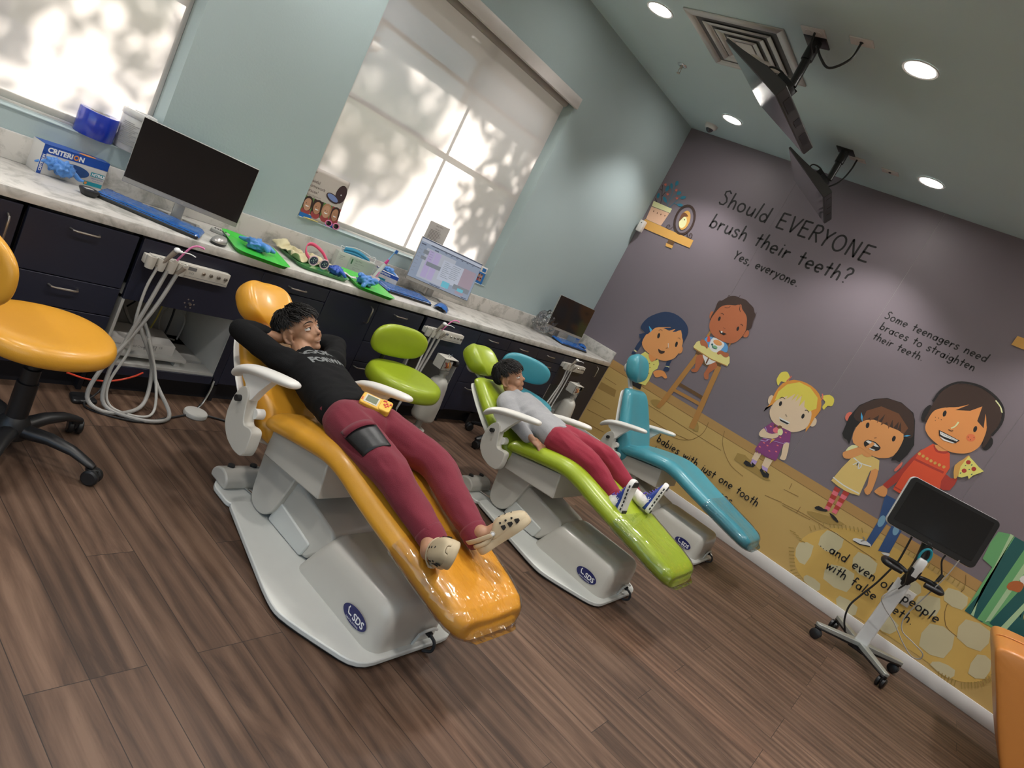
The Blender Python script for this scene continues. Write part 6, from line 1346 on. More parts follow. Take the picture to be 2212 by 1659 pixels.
  ('pink','2573,755 2612,758 2614,727 2578,724'),
  ('red_dark','2578,724 2614,727 2617,695 2582,692'),
  ('pink','2582,692 2617,695 2619,664 2586,661'),
  ('red_dark','2624,858 2667,860 2668,830 2627,827'),
  ('pink','2626,827 2668,830 2668,799 2629,796'),
  ('red_dark','2629,796 2668,799 2669,768 2631,765'),
  ('pink','2631,765 2669,768 2670,736 2634,734'),
  ('red_dark','2634,734 2670,736 2670,705 2636,703'),
  ('pink','2636,703 2670,705 2671,674 2638,671'),
  ('black','2523,632 2529,646 2543,659 2562,661 2581,660 2595,666 2605,669 2611,662 2606,651 2579,637 2548,626 2531,626'),
  ('black','2629,654 2634,659 2651,659 2668,657 2686,652 2706,641 2716,631 2704,627 2681,628 2651,640'),
  ('dress_yellow','2549,1099 2590,1154 2663,1179 2710,1178 2743,1111 2698,1081 2716,965 2729,882 2673,865 2637,860 2579,862 2517,872 2530,996'),
  ('white','2515,897 2537,893 2568,888 2603,885 2645,885 2690,888 2722,890 2721,899 2689,897 2645,894 2604,893 2569,897 2538,902 2517,906'),
  ('white','2555,1100 2571,1096 2595,1092 2620,1090 2646,1094 2672,1101 2690,1106 2688,1114 2670,1108 2644,1101 2619,1097 2596,1099 2573,1104 2557,1107'),
  ('white','2583,1054 2589,1064 2597,1078 2601,1085 2601,1080 2602,1066 2607,1062 2608,1067 2607,1081 2607,1088 2613,1088 2623,1085 2629,1081 2629,1071 2627,1057 2626,1052 2623,1059 2616,1075 2610,1087 2605,1084 2610,1072 2617,1056 2625,1046 2633,1055 2636,1070 2635,1084 2626,1091 2613,1095 2602,1092 2600,1081 2602,1066 2605,1056 2609,1067 2607,1081 2601,1091 2592,1082 2584,1067 2578,1057'),
  ('cream','2487,1121 2490,1150 2503,1179 2526,1194 2543,1191 2537,1149 2522,1107 2502,1105'),
  ('tan_skin','2586,1161 2601,1182 2625,1199 2643,1197 2654,1186 2647,1167 2630,1152 2604,1152'),
  ('tan_skin','2702,1084 2717,1111 2740,1112 2756,1070 2769,1014 2778,969 2780,933 2772,918 2760,916 2745,924 2733,939 2735,954 2735,979 2716,1032'),
  ('tan_skin','2479,1099 2488,1115 2506,1136 2531,1169 2558,1201 2581,1222 2601,1232 2615,1226 2620,1208 2605,1176 2582,1140 2560,1106 2538,1079 2519,1068 2502,1068 2486,1081'),
  ('coral','2405,1352 2404,1338 2399,1326 2391,1319 2382,1316 2372,1319 2363,1328 2357,1340 2355,1354 2356,1368 2361,1379 2369,1387 2378,1389 2388,1386 2396,1378 2402,1366'),
  ('black','2403,1219 2392,1283 2380,1353 2396,1462 2456,1550 2525,1599 2622,1615 2721,1588 2758,1543 2838,1391 2838,1310 2824,1234 2797,1235 2772,1216 2756,1345 2452,1307 2485,1171 2455,1194 2428,1196'),
  ('brown_hair','2405,1368 2395,1406 2400,1454 2425,1501 2459,1544 2491,1574 2528,1594 2575,1607 2625,1610 2674,1600 2716,1581 2740,1560 2758,1531 2785,1482 2802,1436 2792,1418 2768,1414 2746,1420 2709,1427 2628,1425 2545,1414 2500,1383 2469,1355 2432,1353'),
  ('tan_skin','2466,1258 2460,1307 2466,1356 2492,1392 2532,1417 2588,1424 2647,1424 2700,1430 2743,1426 2762,1393 2770,1348 2773,1298 2768,1253 2751,1227 2728,1208 2701,1192 2667,1182 2621,1185 2574,1192 2534,1191 2502,1197 2480,1222'),
  ('brown_hair2','2470,1356 2458,1450 2524,1527 2646,1537 2748,1476 2744,1424 2725,1425 2686,1494 2698,1427 2675,1486 2667,1426 2634,1480 2646,1407 2613,1446 2589,1403 2574,1492 2561,1405 2544,1464 2512,1395 2503,1420'),
  ('black','2528,1362 2530,1354 2529,1347 2527,1342 2523,1339 2519,1339 2514,1343 2509,1349 2506,1357 2504,1365 2505,1372 2507,1378 2511,1380 2516,1380 2521,1376 2525,1370'),
  ('black','2720,1365 2721,1357 2720,1350 2718,1345 2714,1342 2709,1343 2705,1347 2701,1353 2698,1361 2698,1369 2698,1376 2701,1381 2705,1383 2709,1383 2714,1379 2718,1372'),
  ('brown_hair','2603,1299 2614,1310 2611,1313 2600,1302'),
  ('black','2559,1240 2562,1254 2572,1267 2595,1276 2622,1280 2651,1273 2672,1261 2671,1242 2658,1224 2639,1216 2617,1213 2595,1212 2576,1216 2565,1227'),
  ('white','2564,1252 2576,1265 2624,1272 2661,1260 2638,1252 2586,1248'),
  ('white','2606,1222 2651,1229 2646,1219 2616,1214'),
  ('tan_skin','2606,1207 2609,1214 2614,1224 2619,1235 2622,1247 2625,1258 2627,1266 2604,1272 2602,1264 2599,1253 2596,1243 2593,1233 2588,1224 2585,1217'),
  ('clip_blue','2433,1423 2458,1399 2476,1362 2452,1384'),
  ('clip_blue','2748,1408 2765,1429 2787,1439 2771,1419'),
 ],
 'painted_boy_with_headphones': [
  ('jeans','2863,986 2956,992 2975,851 2975,611 2930,621 2920,801'),
  ('jeans','3006,821 3074,826 3091,638 3026,610'),
  ('jeans_light','2959,808 2960,790 2958,775 2952,764 2945,760 2937,762 2928,771 2922,785 2918,802 2917,820 2919,835 2925,846 2932,850 2940,848 2949,839 2955,825'),
  ('jeans_light','3063,808 3064,794 3063,780 3059,771 3052,766 3045,767 3037,774 3030,786 3025,800 3024,814 3025,828 3029,837 3036,842 3043,840 3051,834 3058,822'),
  ('white','2854,578 2853,590 2867,603 2899,617 2935,625 2965,620 2976,608 2944,590 2900,575 2872,573'),
  ('black','2862,573 2908,574 2971,602 2968,608 2906,581 2862,579'),
  ('grey','2906,598 2911,605 2918,615 2922,626 2915,634 2906,638 2899,641 2897,633 2903,631 2911,627 2914,625 2911,619 2904,610 2899,603'),
  ('white','3045,611 3067,625 3095,637 3100,626 3093,612 3066,608'),
  ('tan_skin','2819,1036 2839,1037 2857,1024 2868,999 2871,974 2861,963 2845,958 2823,957 2804,959 2795,963 2794,974 2803,1006'),
  ('orange_skin','2808,975 2826,981 2825,984 2807,978'),
  ('orange_skin','2825,964 2839,978 2837,980 2823,967'),
  ('black','3220,1625 3219,1607 3215,1592 3207,1582 3196,1579 3185,1584 3175,1595 3168,1610 3165,1629 3165,1647 3170,1662 3178,1671 3189,1674 3200,1670 3209,1659 3217,1643'),
  ('red_dark','2891,1394 2868,1293 2857,1209 2815,1035 2854,1028 2897,1154 2915,1280'),
  ('coral','2822,1170 2827,1210 2835,1247 2842,1241 2846,1219 2844,1192 2838,1169 2829,1161'),
  ('red_dark','3080,1314 3105,1315 3136,1307 3155,1323 3168,1328 3175,1282 3170,1231 3137,1211 3101,1216 3083,1265'),
  ('red','2889,1373 2929,1459 3045,1455 3095,1366 3097,1261 3137,1160 3054,1037 2885,1046 2881,1181 2891,1308'),
  ('red_dark','2938,1449 2945,1441 2956,1430 2970,1421 2986,1421 3001,1425 3014,1431 3025,1438 3032,1445 3037,1451 3024,1462 3020,1457 3014,1451 3006,1446 2996,1441 2983,1438 2974,1438 2967,1443 2958,1453 2951,1460'),
  ('tan_skin','2942,1459 2955,1444 2978,1434 3000,1441 3019,1454 3031,1465 3033,1474 3015,1478 2988,1477 2960,1470'),
  ('red_dark','2888,1298 2911,1299 2944,1301 2979,1303 3016,1305 3054,1308 3081,1310 3080,1325 3053,1323 3015,1320 2978,1318 2943,1316 2910,1314 2887,1313'),
  ('red_dark','2881,1062 2947,1063 2947,1070 2881,1070'),
  ('gold','2904,1359 2906,1351 2902,1344 2894,1343 2887,1348 2886,1357 2890,1364 2898,1365'),
  ('gold','2931,1357 2933,1349 2929,1342 2921,1341 2914,1346 2913,1355 2917,1362 2925,1363'),
  ('gold','2960,1354 2961,1345 2957,1339 2949,1338 2943,1343 2941,1352 2945,1359 2953,1360'),
  ('gold','2987,1354 2989,1345 2984,1338 2977,1337 2970,1343 2969,1352 2973,1359 2980,1359'),
  ('gold','3015,1354 3016,1345 3012,1338 3005,1337 2998,1343 2997,1352 3001,1359 3008,1359'),
  ('gold','3042,1356 3044,1347 3040,1340 3032,1339 3026,1345 3024,1354 3028,1361 3036,1361'),
  ('gold','3071,1359 3072,1350 3068,1343 3061,1342 3054,1348 3053,1357 3057,1363 3064,1364'),
  ('black','2817,1626 2818,1601 2814,1581 2807,1567 2798,1563 2788,1568 2778,1582 2771,1603 2766,1627 2766,1652 2770,1672 2776,1686 2786,1690 2796,1685 2806,1671 2813,1650'),
  ('brown_hair','2812,1569 2800,1589 2799,1626 2794,1664 2790,1707 2788,1753 2791,1800 2806,1844 2829,1882 2860,1908 2898,1925 2945,1935 2995,1937 3044,1927 3089,1910 3125,1886 3153,1857 3172,1821 3183,1784 3184,1749 3182,1713 3187,1670 3190,1631 3189,1596 3180,1583 3164,1629 3121,1675 3015,1659 2905,1626 2846,1591'),
  ('orange_skin','2833,1535 2825,1556 2821,1581 2818,1605 2817,1628 2818,1649 2823,1669 2835,1688 2851,1704 2869,1720 2888,1733 2910,1746 2931,1761 2951,1781 2971,1803 2990,1820 3010,1829 3028,1833 3045,1832 3060,1825 3072,1813 3086,1796 3102,1775 3120,1749 3134,1724 3144,1701 3151,1678 3156,1655 3161,1631 3164,1607 3164,1583 3159,1561 3151,1540 3141,1522 3128,1507 3113,1495 3095,1484 3076,1474 3055,1467 3031,1462 3005,1462 2976,1466 2949,1471 2924,1477 2900,1484 2879,1493 2861,1505 2845,1518'),
  ('brown_hair','2817,1660 2800,1711 2811,1791 2872,1867 2969,1902 3065,1876 3129,1762 3133,1723 3080,1809 3124,1705 3069,1730 3045,1832 3001,1771 2926,1732 2970,1797 3009,1874 2937,1780 2870,1718 2899,1795 2847,1728'),
  ('black','2789,1718 2789,1742 2788,1774 2792,1805 2801,1834 2815,1861 2830,1884 2847,1901 2867,1913 2889,1923 2916,1932 2946,1938 2977,1940 3010,1936 3045,1928 3076,1918 3103,1905 3126,1889 3145,1871 3159,1850 3170,1827 3178,1804 3183,1781 3184,1759 3184,1738 3182,1718 3180,1698 3178,1685 3192,1683 3194,1696 3196,1716 3198,1738 3198,1760 3197,1783 3192,1807 3184,1832 3172,1857 3156,1880 3135,1900 3110,1917 3082,1931 3049,1942 3012,1950 2977,1954 2944,1952 2913,1946 2884,1936 2860,1926 2839,1912 2820,1893 2802,1868 2788,1839 2778,1808 2774,1775 2775,1741 2775,1718'),
  ('cream','3087,1901 3098,1895 3115,1886 3130,1877 3140,1866 3149,1855 3156,1848 3162,1852 3155,1860 3146,1871 3134,1882 3119,1892 3102,1901 3090,1908'),
  ('black','2894,1680 2896,1672 2895,1665 2892,1660 2889,1657 2884,1659 2880,1663 2876,1670 2873,1678 2872,1686 2873,1694 2875,1699 2879,1701 2883,1700 2888,1695 2892,1689'),
  ('black','3097,1677 3098,1669 3097,1662 3095,1657 3091,1655 3087,1656 3083,1660 3079,1667 3076,1675 3075,1683 3076,1690 3078,1695 3082,1697 3086,1696 3090,1692 3094,1685'),
  ('blush','3116,1625 3120,1616 3119,1605 3115,1596 3107,1589 3098,1585 3088,1586 3079,1590 3072,1598 3069,1608 3070,1618 3074,1628 3082,1635 3091,1638 3101,1638 3110,1633'),
  ('brown_hair2','2853,1630 2853,1627 2851,1625 2848,1627 2848,1631 2850,1632'),
  ('brown_hair2','2872,1635 2872,1631 2869,1630 2866,1632 2866,1635 2869,1637'),
  ('brown_hair2','2864,1609 2864,1606 2862,1604 2859,1606 2859,1610 2861,1611'),
  ('brown_hair2','2891,1633 2891,1629 2889,1628 2886,1630 2885,1633 2888,1635'),
  ('brown_hair2','3082,1609 3083,1606 3080,1604 3078,1606 3077,1610 3080,1611'),
  ('brown_hair2','3111,1624 3112,1621 3109,1619 3106,1621 3106,1625 3109,1626'),
  ('brown_hair2','3102,1601 3102,1597 3099,1596 3097,1598 3096,1601 3099,1602'),
  ('cream','2977,1670 2977,1661 2977,1648 2976,1636 2972,1627 2966,1617 2962,1611 2970,1606 2974,1612 2980,1622 2985,1634 2987,1647 2987,1661 2987,1670'),
  ('brown_hair2','2957,1592 2962,1591 2969,1590 2975,1590 2981,1593 2985,1597 2987,1599 2983,1603 2981,1601 2977,1597 2974,1595 2969,1596 2963,1597 2959,1598'),
  ('black','2911,1561 2940,1563 3050,1561 3039,1532 2979,1524 2933,1527'),
  ('white','2921,1557 3041,1558 3039,1547 2955,1536 2933,1539'),
  ('white','2937,1524 2979,1524 3034,1532 3027,1523 2969,1512'),
  ('grey','2932,1548 2941,1548 2941,1551 2932,1551'),
  ('grey','2945,1548 2954,1548 2953,1552 2945,1551'),
  ('grey','2958,1548 2966,1548 2966,1552 2958,1552'),
  ('grey','2971,1548 2979,1548 2979,1552 2971,1552'),
  ('grey','2983,1548 2992,1548 2992,1552 2983,1552'),
  ('grey','2996,1548 3005,1548 3005,1552 2996,1552'),
  ('grey','3009,1548 3017,1548 3017,1552 3009,1552'),
  ('grey','3022,1548 3030,1548 3030,1552 3022,1552'),
  ('gold','3110,1397 3118,1433 3132,1464 3137,1486 3141,1499 3151,1501 3158,1491 3150,1464 3143,1429 3149,1396 3158,1365 3161,1345 3161,1330 3157,1317 3148,1319 3127,1353'),
  ('yellow','3145,1496 3189,1480 3227,1463 3267,1452 3230,1393 3222,1360 3207,1375 3185,1347 3164,1340 3142,1408'),
  ('red_dark','3176,1466 3178,1458 3177,1451 3172,1445 3165,1443 3158,1445 3153,1451 3151,1458 3153,1466 3158,1471 3164,1473 3171,1471'),
  ('red_dark','3185,1402 3187,1395 3185,1387 3180,1382 3174,1379 3167,1381 3161,1387 3159,1394 3161,1402 3166,1408 3173,1410 3179,1408'),
  ('red_dark','3224,1443 3226,1435 3224,1428 3220,1422 3213,1420 3206,1422 3201,1428 3199,1435 3200,1443 3205,1448 3212,1450 3219,1448'),
  ('green_dark','3192,1457 3193,1453 3191,1448 3187,1447 3186,1452 3188,1457'),
  ('green_dark','3164,1434 3165,1430 3163,1425 3160,1424 3159,1428 3161,1433'),
  ('green_dark','3195,1423 3196,1419 3194,1414 3190,1413 3189,1417 3191,1422'),
  ('green_dark','3166,1375 3167,1370 3165,1365 3162,1364 3160,1369 3162,1374'),
  ('green_dark','3223,1402 3224,1398 3222,1393 3218,1392 3217,1396 3219,1401'),
 ],
 'painted_shelf_with_plant': [
  ('brown_hair','16,2394 69,2294 94,2231 99,2233 73,2297 21,2396'),
  ('brown_hair','77,2345 67,2302 72,2301 82,2344'),
  ('brown_hair','12,2352 42,2346 43,2351 13,2357'),
  ('brown_hair','17,2259 54,2234 57,2238 20,2263'),
  ('teal','119,2396 145,2360 155,2289 163,2240 167,2241 159,2289 149,2362 122,2398'),
  ('teal','187,2362 171,2326 159,2297 163,2296 175,2324 191,2360'),
  ('teal','238,2347 208,2287 189,2236 194,2234 212,2285 242,2345'),
  ('teal','259,2290 212,2287 212,2283 259,2285'),
  ('teal','137,2441 144,2376 148,2376 142,2442'),
  ('teal','109,2285 153,2256 156,2260 112,2289'),
  ('teal','157,2454 157,2446 155,2439 150,2434 145,2432 139,2434 133,2438 128,2445 125,2453 125,2461 127,2468 132,2473 137,2475 144,2473 149,2469 154,2462'),
  ('teal','117,2419 122,2410 124,2402 123,2395 119,2392 114,2392 107,2396 100,2402 94,2410 89,2419 87,2427 88,2434 92,2437 97,2437 104,2433 111,2427'),
  ('teal','98,2378 96,2367 93,2359 88,2353 82,2351 76,2354 70,2361 67,2370 65,2381 67,2391 70,2400 75,2406 81,2407 87,2405 93,2398 96,2389'),
  ('teal','123,2294 132,2286 139,2278 142,2271 140,2265 135,2263 126,2264 115,2268 104,2274 94,2283 87,2291 85,2298 86,2304 92,2306 101,2305 112,2301'),
  ('teal','221,2397 225,2392 227,2385 225,2378 220,2371 213,2366 206,2363 198,2363 191,2366 187,2371 186,2377 188,2384 192,2391 199,2396 207,2399 215,2399'),
  ('teal','287,2374 289,2369 288,2362 284,2355 276,2349 268,2344 258,2341 250,2341 244,2344 242,2349 243,2356 248,2363 255,2370 264,2375 273,2377 281,2377'),
  ('teal','302,2296 302,2291 298,2285 291,2281 281,2278 270,2277 261,2278 253,2281 249,2286 249,2291 253,2296 261,2301 271,2304 281,2305 291,2304 298,2301'),
  ('teal','47,2295 49,2286 48,2278 45,2272 40,2270 34,2271 28,2276 23,2283 19,2292 18,2301 18,2309 22,2314 27,2317 33,2316 39,2311 44,2304'),
  ('coral','23,2409 36,2407 34,2419 47,2411 51,2422 57,2402 46,2393'),
  ('coral','90,2339 104,2336 101,2349 115,2341 118,2352 124,2331 114,2323'),
  ('coral','149,2400 162,2397 159,2409 173,2401 176,2412 182,2392 172,2384'),
  ('coral','195,2337 208,2334 205,2347 219,2339 222,2350 228,2330 218,2321'),
  ('pot','25,2183 221,2191 206,2062 37,2062'),
  ('cream','18,2236 223,2234 224,2194 26,2188'),
  ('brown_hair2','74,2153 73,2148 70,2145 67,2147 64,2153 65,2158 68,2160 72,2158'),
  ('brown_hair2','116,2150 116,2145 113,2142 109,2144 107,2149 107,2155 110,2157 114,2155'),
  ('brown_hair2','156,2152 155,2147 152,2144 148,2146 146,2151 147,2157 150,2159 153,2157'),
  ('brown_hair2','197,2156 197,2150 194,2148 190,2150 188,2155 188,2160 191,2163 195,2161'),
  ('gold','27,2032 30,2060 557,2060 562,1989 73,1980'),
  ('wood_dark','340,1983 408,1985 407,1947 344,1946'),
  ('gold','336,1945 411,1947 412,1921 347,1917'),
  ('brown_hair','466,2193 469,2161 466,2133 457,2108 444,2090 427,2078 408,2073 387,2076 366,2086 345,2103 327,2127 313,2156 304,2187 302,2217 305,2246 314,2271 328,2289 345,2300 364,2305 385,2302 406,2291 427,2274 444,2250 458,2222 467,2191 485,2196 476,2229 461,2260 441,2287 417,2307 391,2320 363,2324 337,2318 314,2303 297,2280 286,2251 282,2218 285,2183 295,2149 310,2117 331,2090 355,2070 382,2057 410,2054 436,2060 458,2076 475,2100 485,2128 489,2161 486,2194'),
  ('gold','438,2189 440,2156 434,2127 421,2108 404,2100 383,2106 364,2124 348,2151 338,2184 336,2217 342,2245 355,2264 372,2272 393,2266 412,2248 428,2221'),
  ('cream','418,2166 419,2147 414,2129 405,2118 392,2113 378,2116 365,2127 354,2143 348,2163 347,2183 352,2200 361,2212 374,2216 388,2213 401,2202 411,2186'),
  ('brown_hair2','348,2157 339,2173 334,2200 333,2223 339,2240 351,2246 367,2245 388,2237 401,2226 386,2220 365,2210 355,2180'),
  ('black','389,2190 389,2185 386,2183 382,2184 380,2189 379,2195 382,2197 386,2195'),
  ('brown_hair','315,2097 312,2087 307,2074 302,2066 294,2063 284,2063 275,2066 269,2071 265,2079 264,2084 267,2089 273,2093 278,2095 282,2093 286,2088 288,2085 287,2083 284,2081 281,2079 285,2074 287,2077 291,2080 293,2085 290,2092 285,2098 278,2101 270,2098 263,2093 258,2085 260,2076 265,2067 273,2061 283,2058 295,2058 305,2061 313,2072 317,2085 320,2095'),
  ('brown_hair','466,2093 474,2085 486,2073 497,2064 507,2060 517,2060 525,2064 529,2073 530,2084 528,2093 523,2101 515,2106 507,2108 501,2106 496,2100 495,2094 498,2088 502,2083 506,2079 510,2083 507,2087 502,2091 500,2095 501,2098 504,2101 507,2103 512,2101 519,2096 523,2091 524,2083 523,2074 521,2068 516,2066 508,2066 500,2069 490,2077 478,2089 470,2097'),
  ('gold','2978,2277 2979,2344 3115,2352 3155,2279'),
 ],
}
def s2l(c): return tuple((x/255/12.92 if x/255 <= .04045 else ((x/255+.055)/1.055)**2.4) for x in c)
MG = 1.75
PAL = dict(floor=(158,132,80), plank_dark=(132,106,60), line=(112,86,46), band=(146,114,68), band_dark=(120,92,52), rug=(172,142,76), rug_light=(165,157,126), fringe=(134,112,58),
 black=(26,24,26), brown_skin=(146,84,54), tan_skin=(188,128,78), pale_skin=(202,164,140), orange_skin=(202,122,70), navy=(30,46,74), yellow=(198,180,98), white=(205,200,200), red=(184,68,42), red_dark=(146,48,40),
 pink=(186,92,104), purple=(110,52,100), lilac=(150,128,172), jeans=(40,66,108), jeans_light=(96,132,156), brown_hair=(50,36,32), brown_hair2=(92,58,38), blond=(206,172,72), blond2=(190,124,52),
 wood=(146,104,54), wood_dark=(84,60,36), wood_light=(200,176,116), teal=(40,104,126), coral=(180,92,78), pot=(198,150,126), cream=(218,186,142), gold=(176,134,70), green_dark=(22,72,72), green_mid=(86,140,92), green_pale=(140,166,130),
 blue_top=(76,128,174), turtle=(104,146,110), mustard=(150,138,72), yellow_skirt=(186,174,86), shadow=(134,110,60), grey=(120,116,112), blush=(190,98,62), dress_yellow=(198,160,98), clip_blue=(60,142,190), brown_arm=(146,80,40))
MPAL = {k: mat('print_'+k, [min(.85, x*MG) for x in s2l(v)], .55, var=.03, vscale=6) for k, v in PAL.items()}
M_mural = mat('mauve_grey_wallcovering', [x*MG for x in s2l((98,90,97))], .5, var=.035, vscale=2.5, bump=.12, bscale=400)
M_ink = mat('mural_ink', (.018,.017,.018), .6)
wm = thing('wall_mural', 'large printed children mural on mauve grey wallcovering across the right wall', 'mural', (-.001,-2.2,.103))
cuts = [-.001,-1.1005,-2.179,-3.257,-4.335,-5.413,YB]
for a, b in zip(cuts[:-1], cuts[1:]):
    MB().span((-.0025,b+.0008,.103),(-.0002,a-.0008,HC-.001)).build('mural_panel', M_mural, wm, W=True)
for k, (nm, shapes) in enumerate(MURAL.items()):
    mb = MB(); cols = []
    base = .0027 + (0 if nm == 'painted_floor' else .0012 if nm == 'painted_rug' else .0028)
    for i, (c, s) in enumerate(shapes):
        if c not in cols: cols.append(c)
        mb.mi = cols.index(c); x = -(base + i*(.00011 if len(shapes) > 12 else .0002))
        pts = [tuple(float(q)/1000 for q in p.split(',')) for p in s.split()]
        try: mb.face([(x, -max(.002, u), max(.1032, z)) for u, z in pts])
        except ValueError: pass
    mb.build(nm, [MPAL[c] for c in cols], wm, ang=180, W=True, recalc=False)
# hand-lettering: single strokes with round ends
def arc(cx, cy, rx, ry, a0, a1, n=9): return [(cx+rx*math.cos(math.radians(a0+(a1-a0)*k/n)), cy+ry*math.sin(math.radians(a0+(a1-a0)*k/n))) for k in range(n+1)]
O_ = arc(.2,.22,.19,.22,70,430,16)
GL = {
 'a': (.44,[arc(.2,.2,.17,.2,40,400,14),[(.37,.42),(.38,.0)]]), 'b': (.44,[[(.06,.80),(.04,.0)],arc(.21,.2,.17,.2,150,-170,14)]), 'c': (.40,[arc(.21,.21,.18,.21,50,310,12)]), 'd': (.46,[arc(.2,.2,.17,.2,20,340,14),[(.40,.80),(.38,.0)]]),
 'e': (.42,[[(.04,.20),(.36,.24)]+arc(.2,.22,.17,.21,10,305,12)]), 'f': (.34,[[(.34,.74),(.24,.80),(.16,.70),(.15,.0)],[(.02,.42),(.30,.44)]]), 'g': (.44,[arc(.2,.22,.16,.18,40,400,14),[(.37,.40),(.38,-.05),(.30,-.24),(.14,-.25),(.05,-.16)]]),
 'h': (.42,[[(.06,.80),(.04,.0)],[(.05,.24),(.16,.42),(.29,.40),(.34,.22),(.35,.0)]]), 'i': (.16,[[(.08,.42),(.07,.0)],[(.08,.60),(.085,.615)]]), 'j': (.20,[[(.14,.42),(.12,-.10),(.0,-.26)],[(.15,.60),(.155,.615)]]), 'l': (.16,[[(.09,.82),(.07,.0)]]),
 'm': (.62,[[(.05,.42),(.05,.0)],[(.05,.24),(.14,.40),(.25,.38),(.29,.2),(.29,.0)],[(.29,.24),(.39,.40),(.49,.38),(.53,.2),(.54,.0)]]), 'n': (.42,[[(.05,.43),(.05,.0)],[(.05,.22),(.16,.41),(.28,.39),(.34,.22),(.35,.0)]]), 'o': (.44,[O_]),
 'p': (.44,[[(.06,.42),(.04,-.32)],arc(.21,.2,.17,.2,150,-170,14)]), 'r': (.34,[[(.05,.43),(.05,.0)],[(.05,.22),(.14,.38),(.30,.40)]]), 's': (.36,[[(.31,.38),(.18,.44),(.06,.34),(.14,.24),(.28,.16),(.28,.04),(.14,-.02),(.03,.05)]]), 't': (.34,[[(.17,.70),(.16,.0)],[(.02,.42),(.32,.45)]]),
 'u': (.42,[[(.04,.42),(.05,.10),(.16,.0),(.29,.06),(.36,.22)],[(.36,.43),(.37,.0)]]), 'v': (.38,[[(.02,.42),(.17,.0)],[(.17,.0),(.34,.44)]]), 'w': (.56,[[(.02,.42),(.15,.0)],[(.15,.0),(.27,.36)],[(.27,.36),(.39,.0)],[(.39,.0),(.52,.44)]]), 'y': (.40,[[(.03,.42),(.18,.06)],[(.37,.44),(.18,.02),(.04,-.28)]]),
 'S': (.46,[[(.40,.70),(.26,.80),(.09,.70),(.10,.54),(.30,.40),(.38,.22),(.28,.03),(.10,.0),(.02,.08)]]), 'E': (.48,[[(.06,.78),(.05,.0)],[(.06,.78),(.42,.80)],[(.06,.42),(.36,.43)],[(.05,.0),(.42,.02)]]), 'V': (.50,[[(.02,.78),(.22,.0)],[(.22,.0),(.46,.80)]]),
 'R': (.50,[[(.07,.78),(.05,.0)],[(.07,.78),(.30,.80),(.42,.66),(.34,.46),(.07,.40)],[(.20,.40),(.44,.0)]]), 'Y': (.46,[[(.02,.80),(.20,.40)],[(.42,.80),(.20,.40),(.16,.0)]]), 'O': (.62,[arc(.29,.39,.27,.39,80,440,20)]), 'N': (.56,[[(.06,.0),(.07,.78)],[(.07,.78),(.44,.02)],[(.44,.02),(.46,.80)]]),
 '?': (.40,[[(.04,.66),(.12,.80),(.30,.78),(.34,.60),(.20,.44),(.17,.24)],[(.16,.02),(.165,.035)]]), ',': (.18,[[(.10,.04),(.03,-.12)]]), '.': (.18,[[(.08,.02),(.085,.035)]]), ' ': (.34,[])}
def lettering(name, lines, r):
    mb = MB()
    for s, y0, y1, z in lines:
        w = sum(GL[c][0]+.10 for c in s)-.10; k = (y0-y1)/w; x = 0; rnd = random.Random(len(s))
        for c in s:
            adv, strokes = GL[c]; dz = rnd.uniform(-.03,.03); sl = rnd.uniform(-.03,.05)
            for st in strokes:
                pts = [V((p[0]+sl*p[1], p[1]+dz, 0)) for p in st]
                if len(pts) > 2 and len(pts) < 9: pts, _ = catmull(pts, 4)
                L, R_ = [], []; n = len(pts); rr = r/k
                for i, p in enumerate(pts):
                    d = (pts[min(i+1,n-1)]-pts[max(i-1,0)]).normalized(); nn_ = V((-d.y,d.x,0))
                    L.append(p+nn_*rr); R_.append(p-nn_*rr)
                cap0 = [pts[0]+ (pts[0]-pts[1]).normalized()*rr*.8]; cap1 = [pts[-1]+(pts[-1]-pts[-2]).normalized()*rr*.8]
                q = lambda p: (-.0118, y0-(x+p.x)*k, z+p.y*k)
                for i in range(n-1):
                    mb.face([q(L[i]),q(L[i+1]),q(R_[i+1]),q(R_[i])])
                mb.face([q(L[0]),q(R_[0]),q(cap0[0])]); mb.face([q(L[-1]),q(cap1[0]),q(R_[-1])])
            x += adv+.10
    bmesh.ops.remove_doubles(mb.bm, verts=mb.bm.verts, dist=1e-6)
    for v in mb.bm.verts: v.co.x = -.0030 if v.co.z > .81 else -.0118
    return mb.build(name, M_ink, wm, ang=180, W=True, recalc=False)
lettering('mural_heading', [('Should EVERYONE',-.590,-1.900,2.421),('brush their teeth?',-.616,-1.858,2.222)], .0075)
lettering('mural_subheading', [('Yes, everyone.',-.954,-1.540,2.058)], .0058)
lettering('mural_lettering', [('Some teenagers need',-2.213,-2.912,2.106),('braces to straighten',-2.224,-2.882,2.020),('their teeth.',-2.220,-2.580,1.937)], .0042)
lettering('mural_lettering', [('babies with just one tooth',-1.190,-2.172,.392),('to teens with braces...',-1.198,-2.066,.286)], .0045)
lettering('mural_lettering', [('...and even old people',-2.698,-3.552,.404),('with false teeth.',-2.808,-3.443,.293)], .0045)
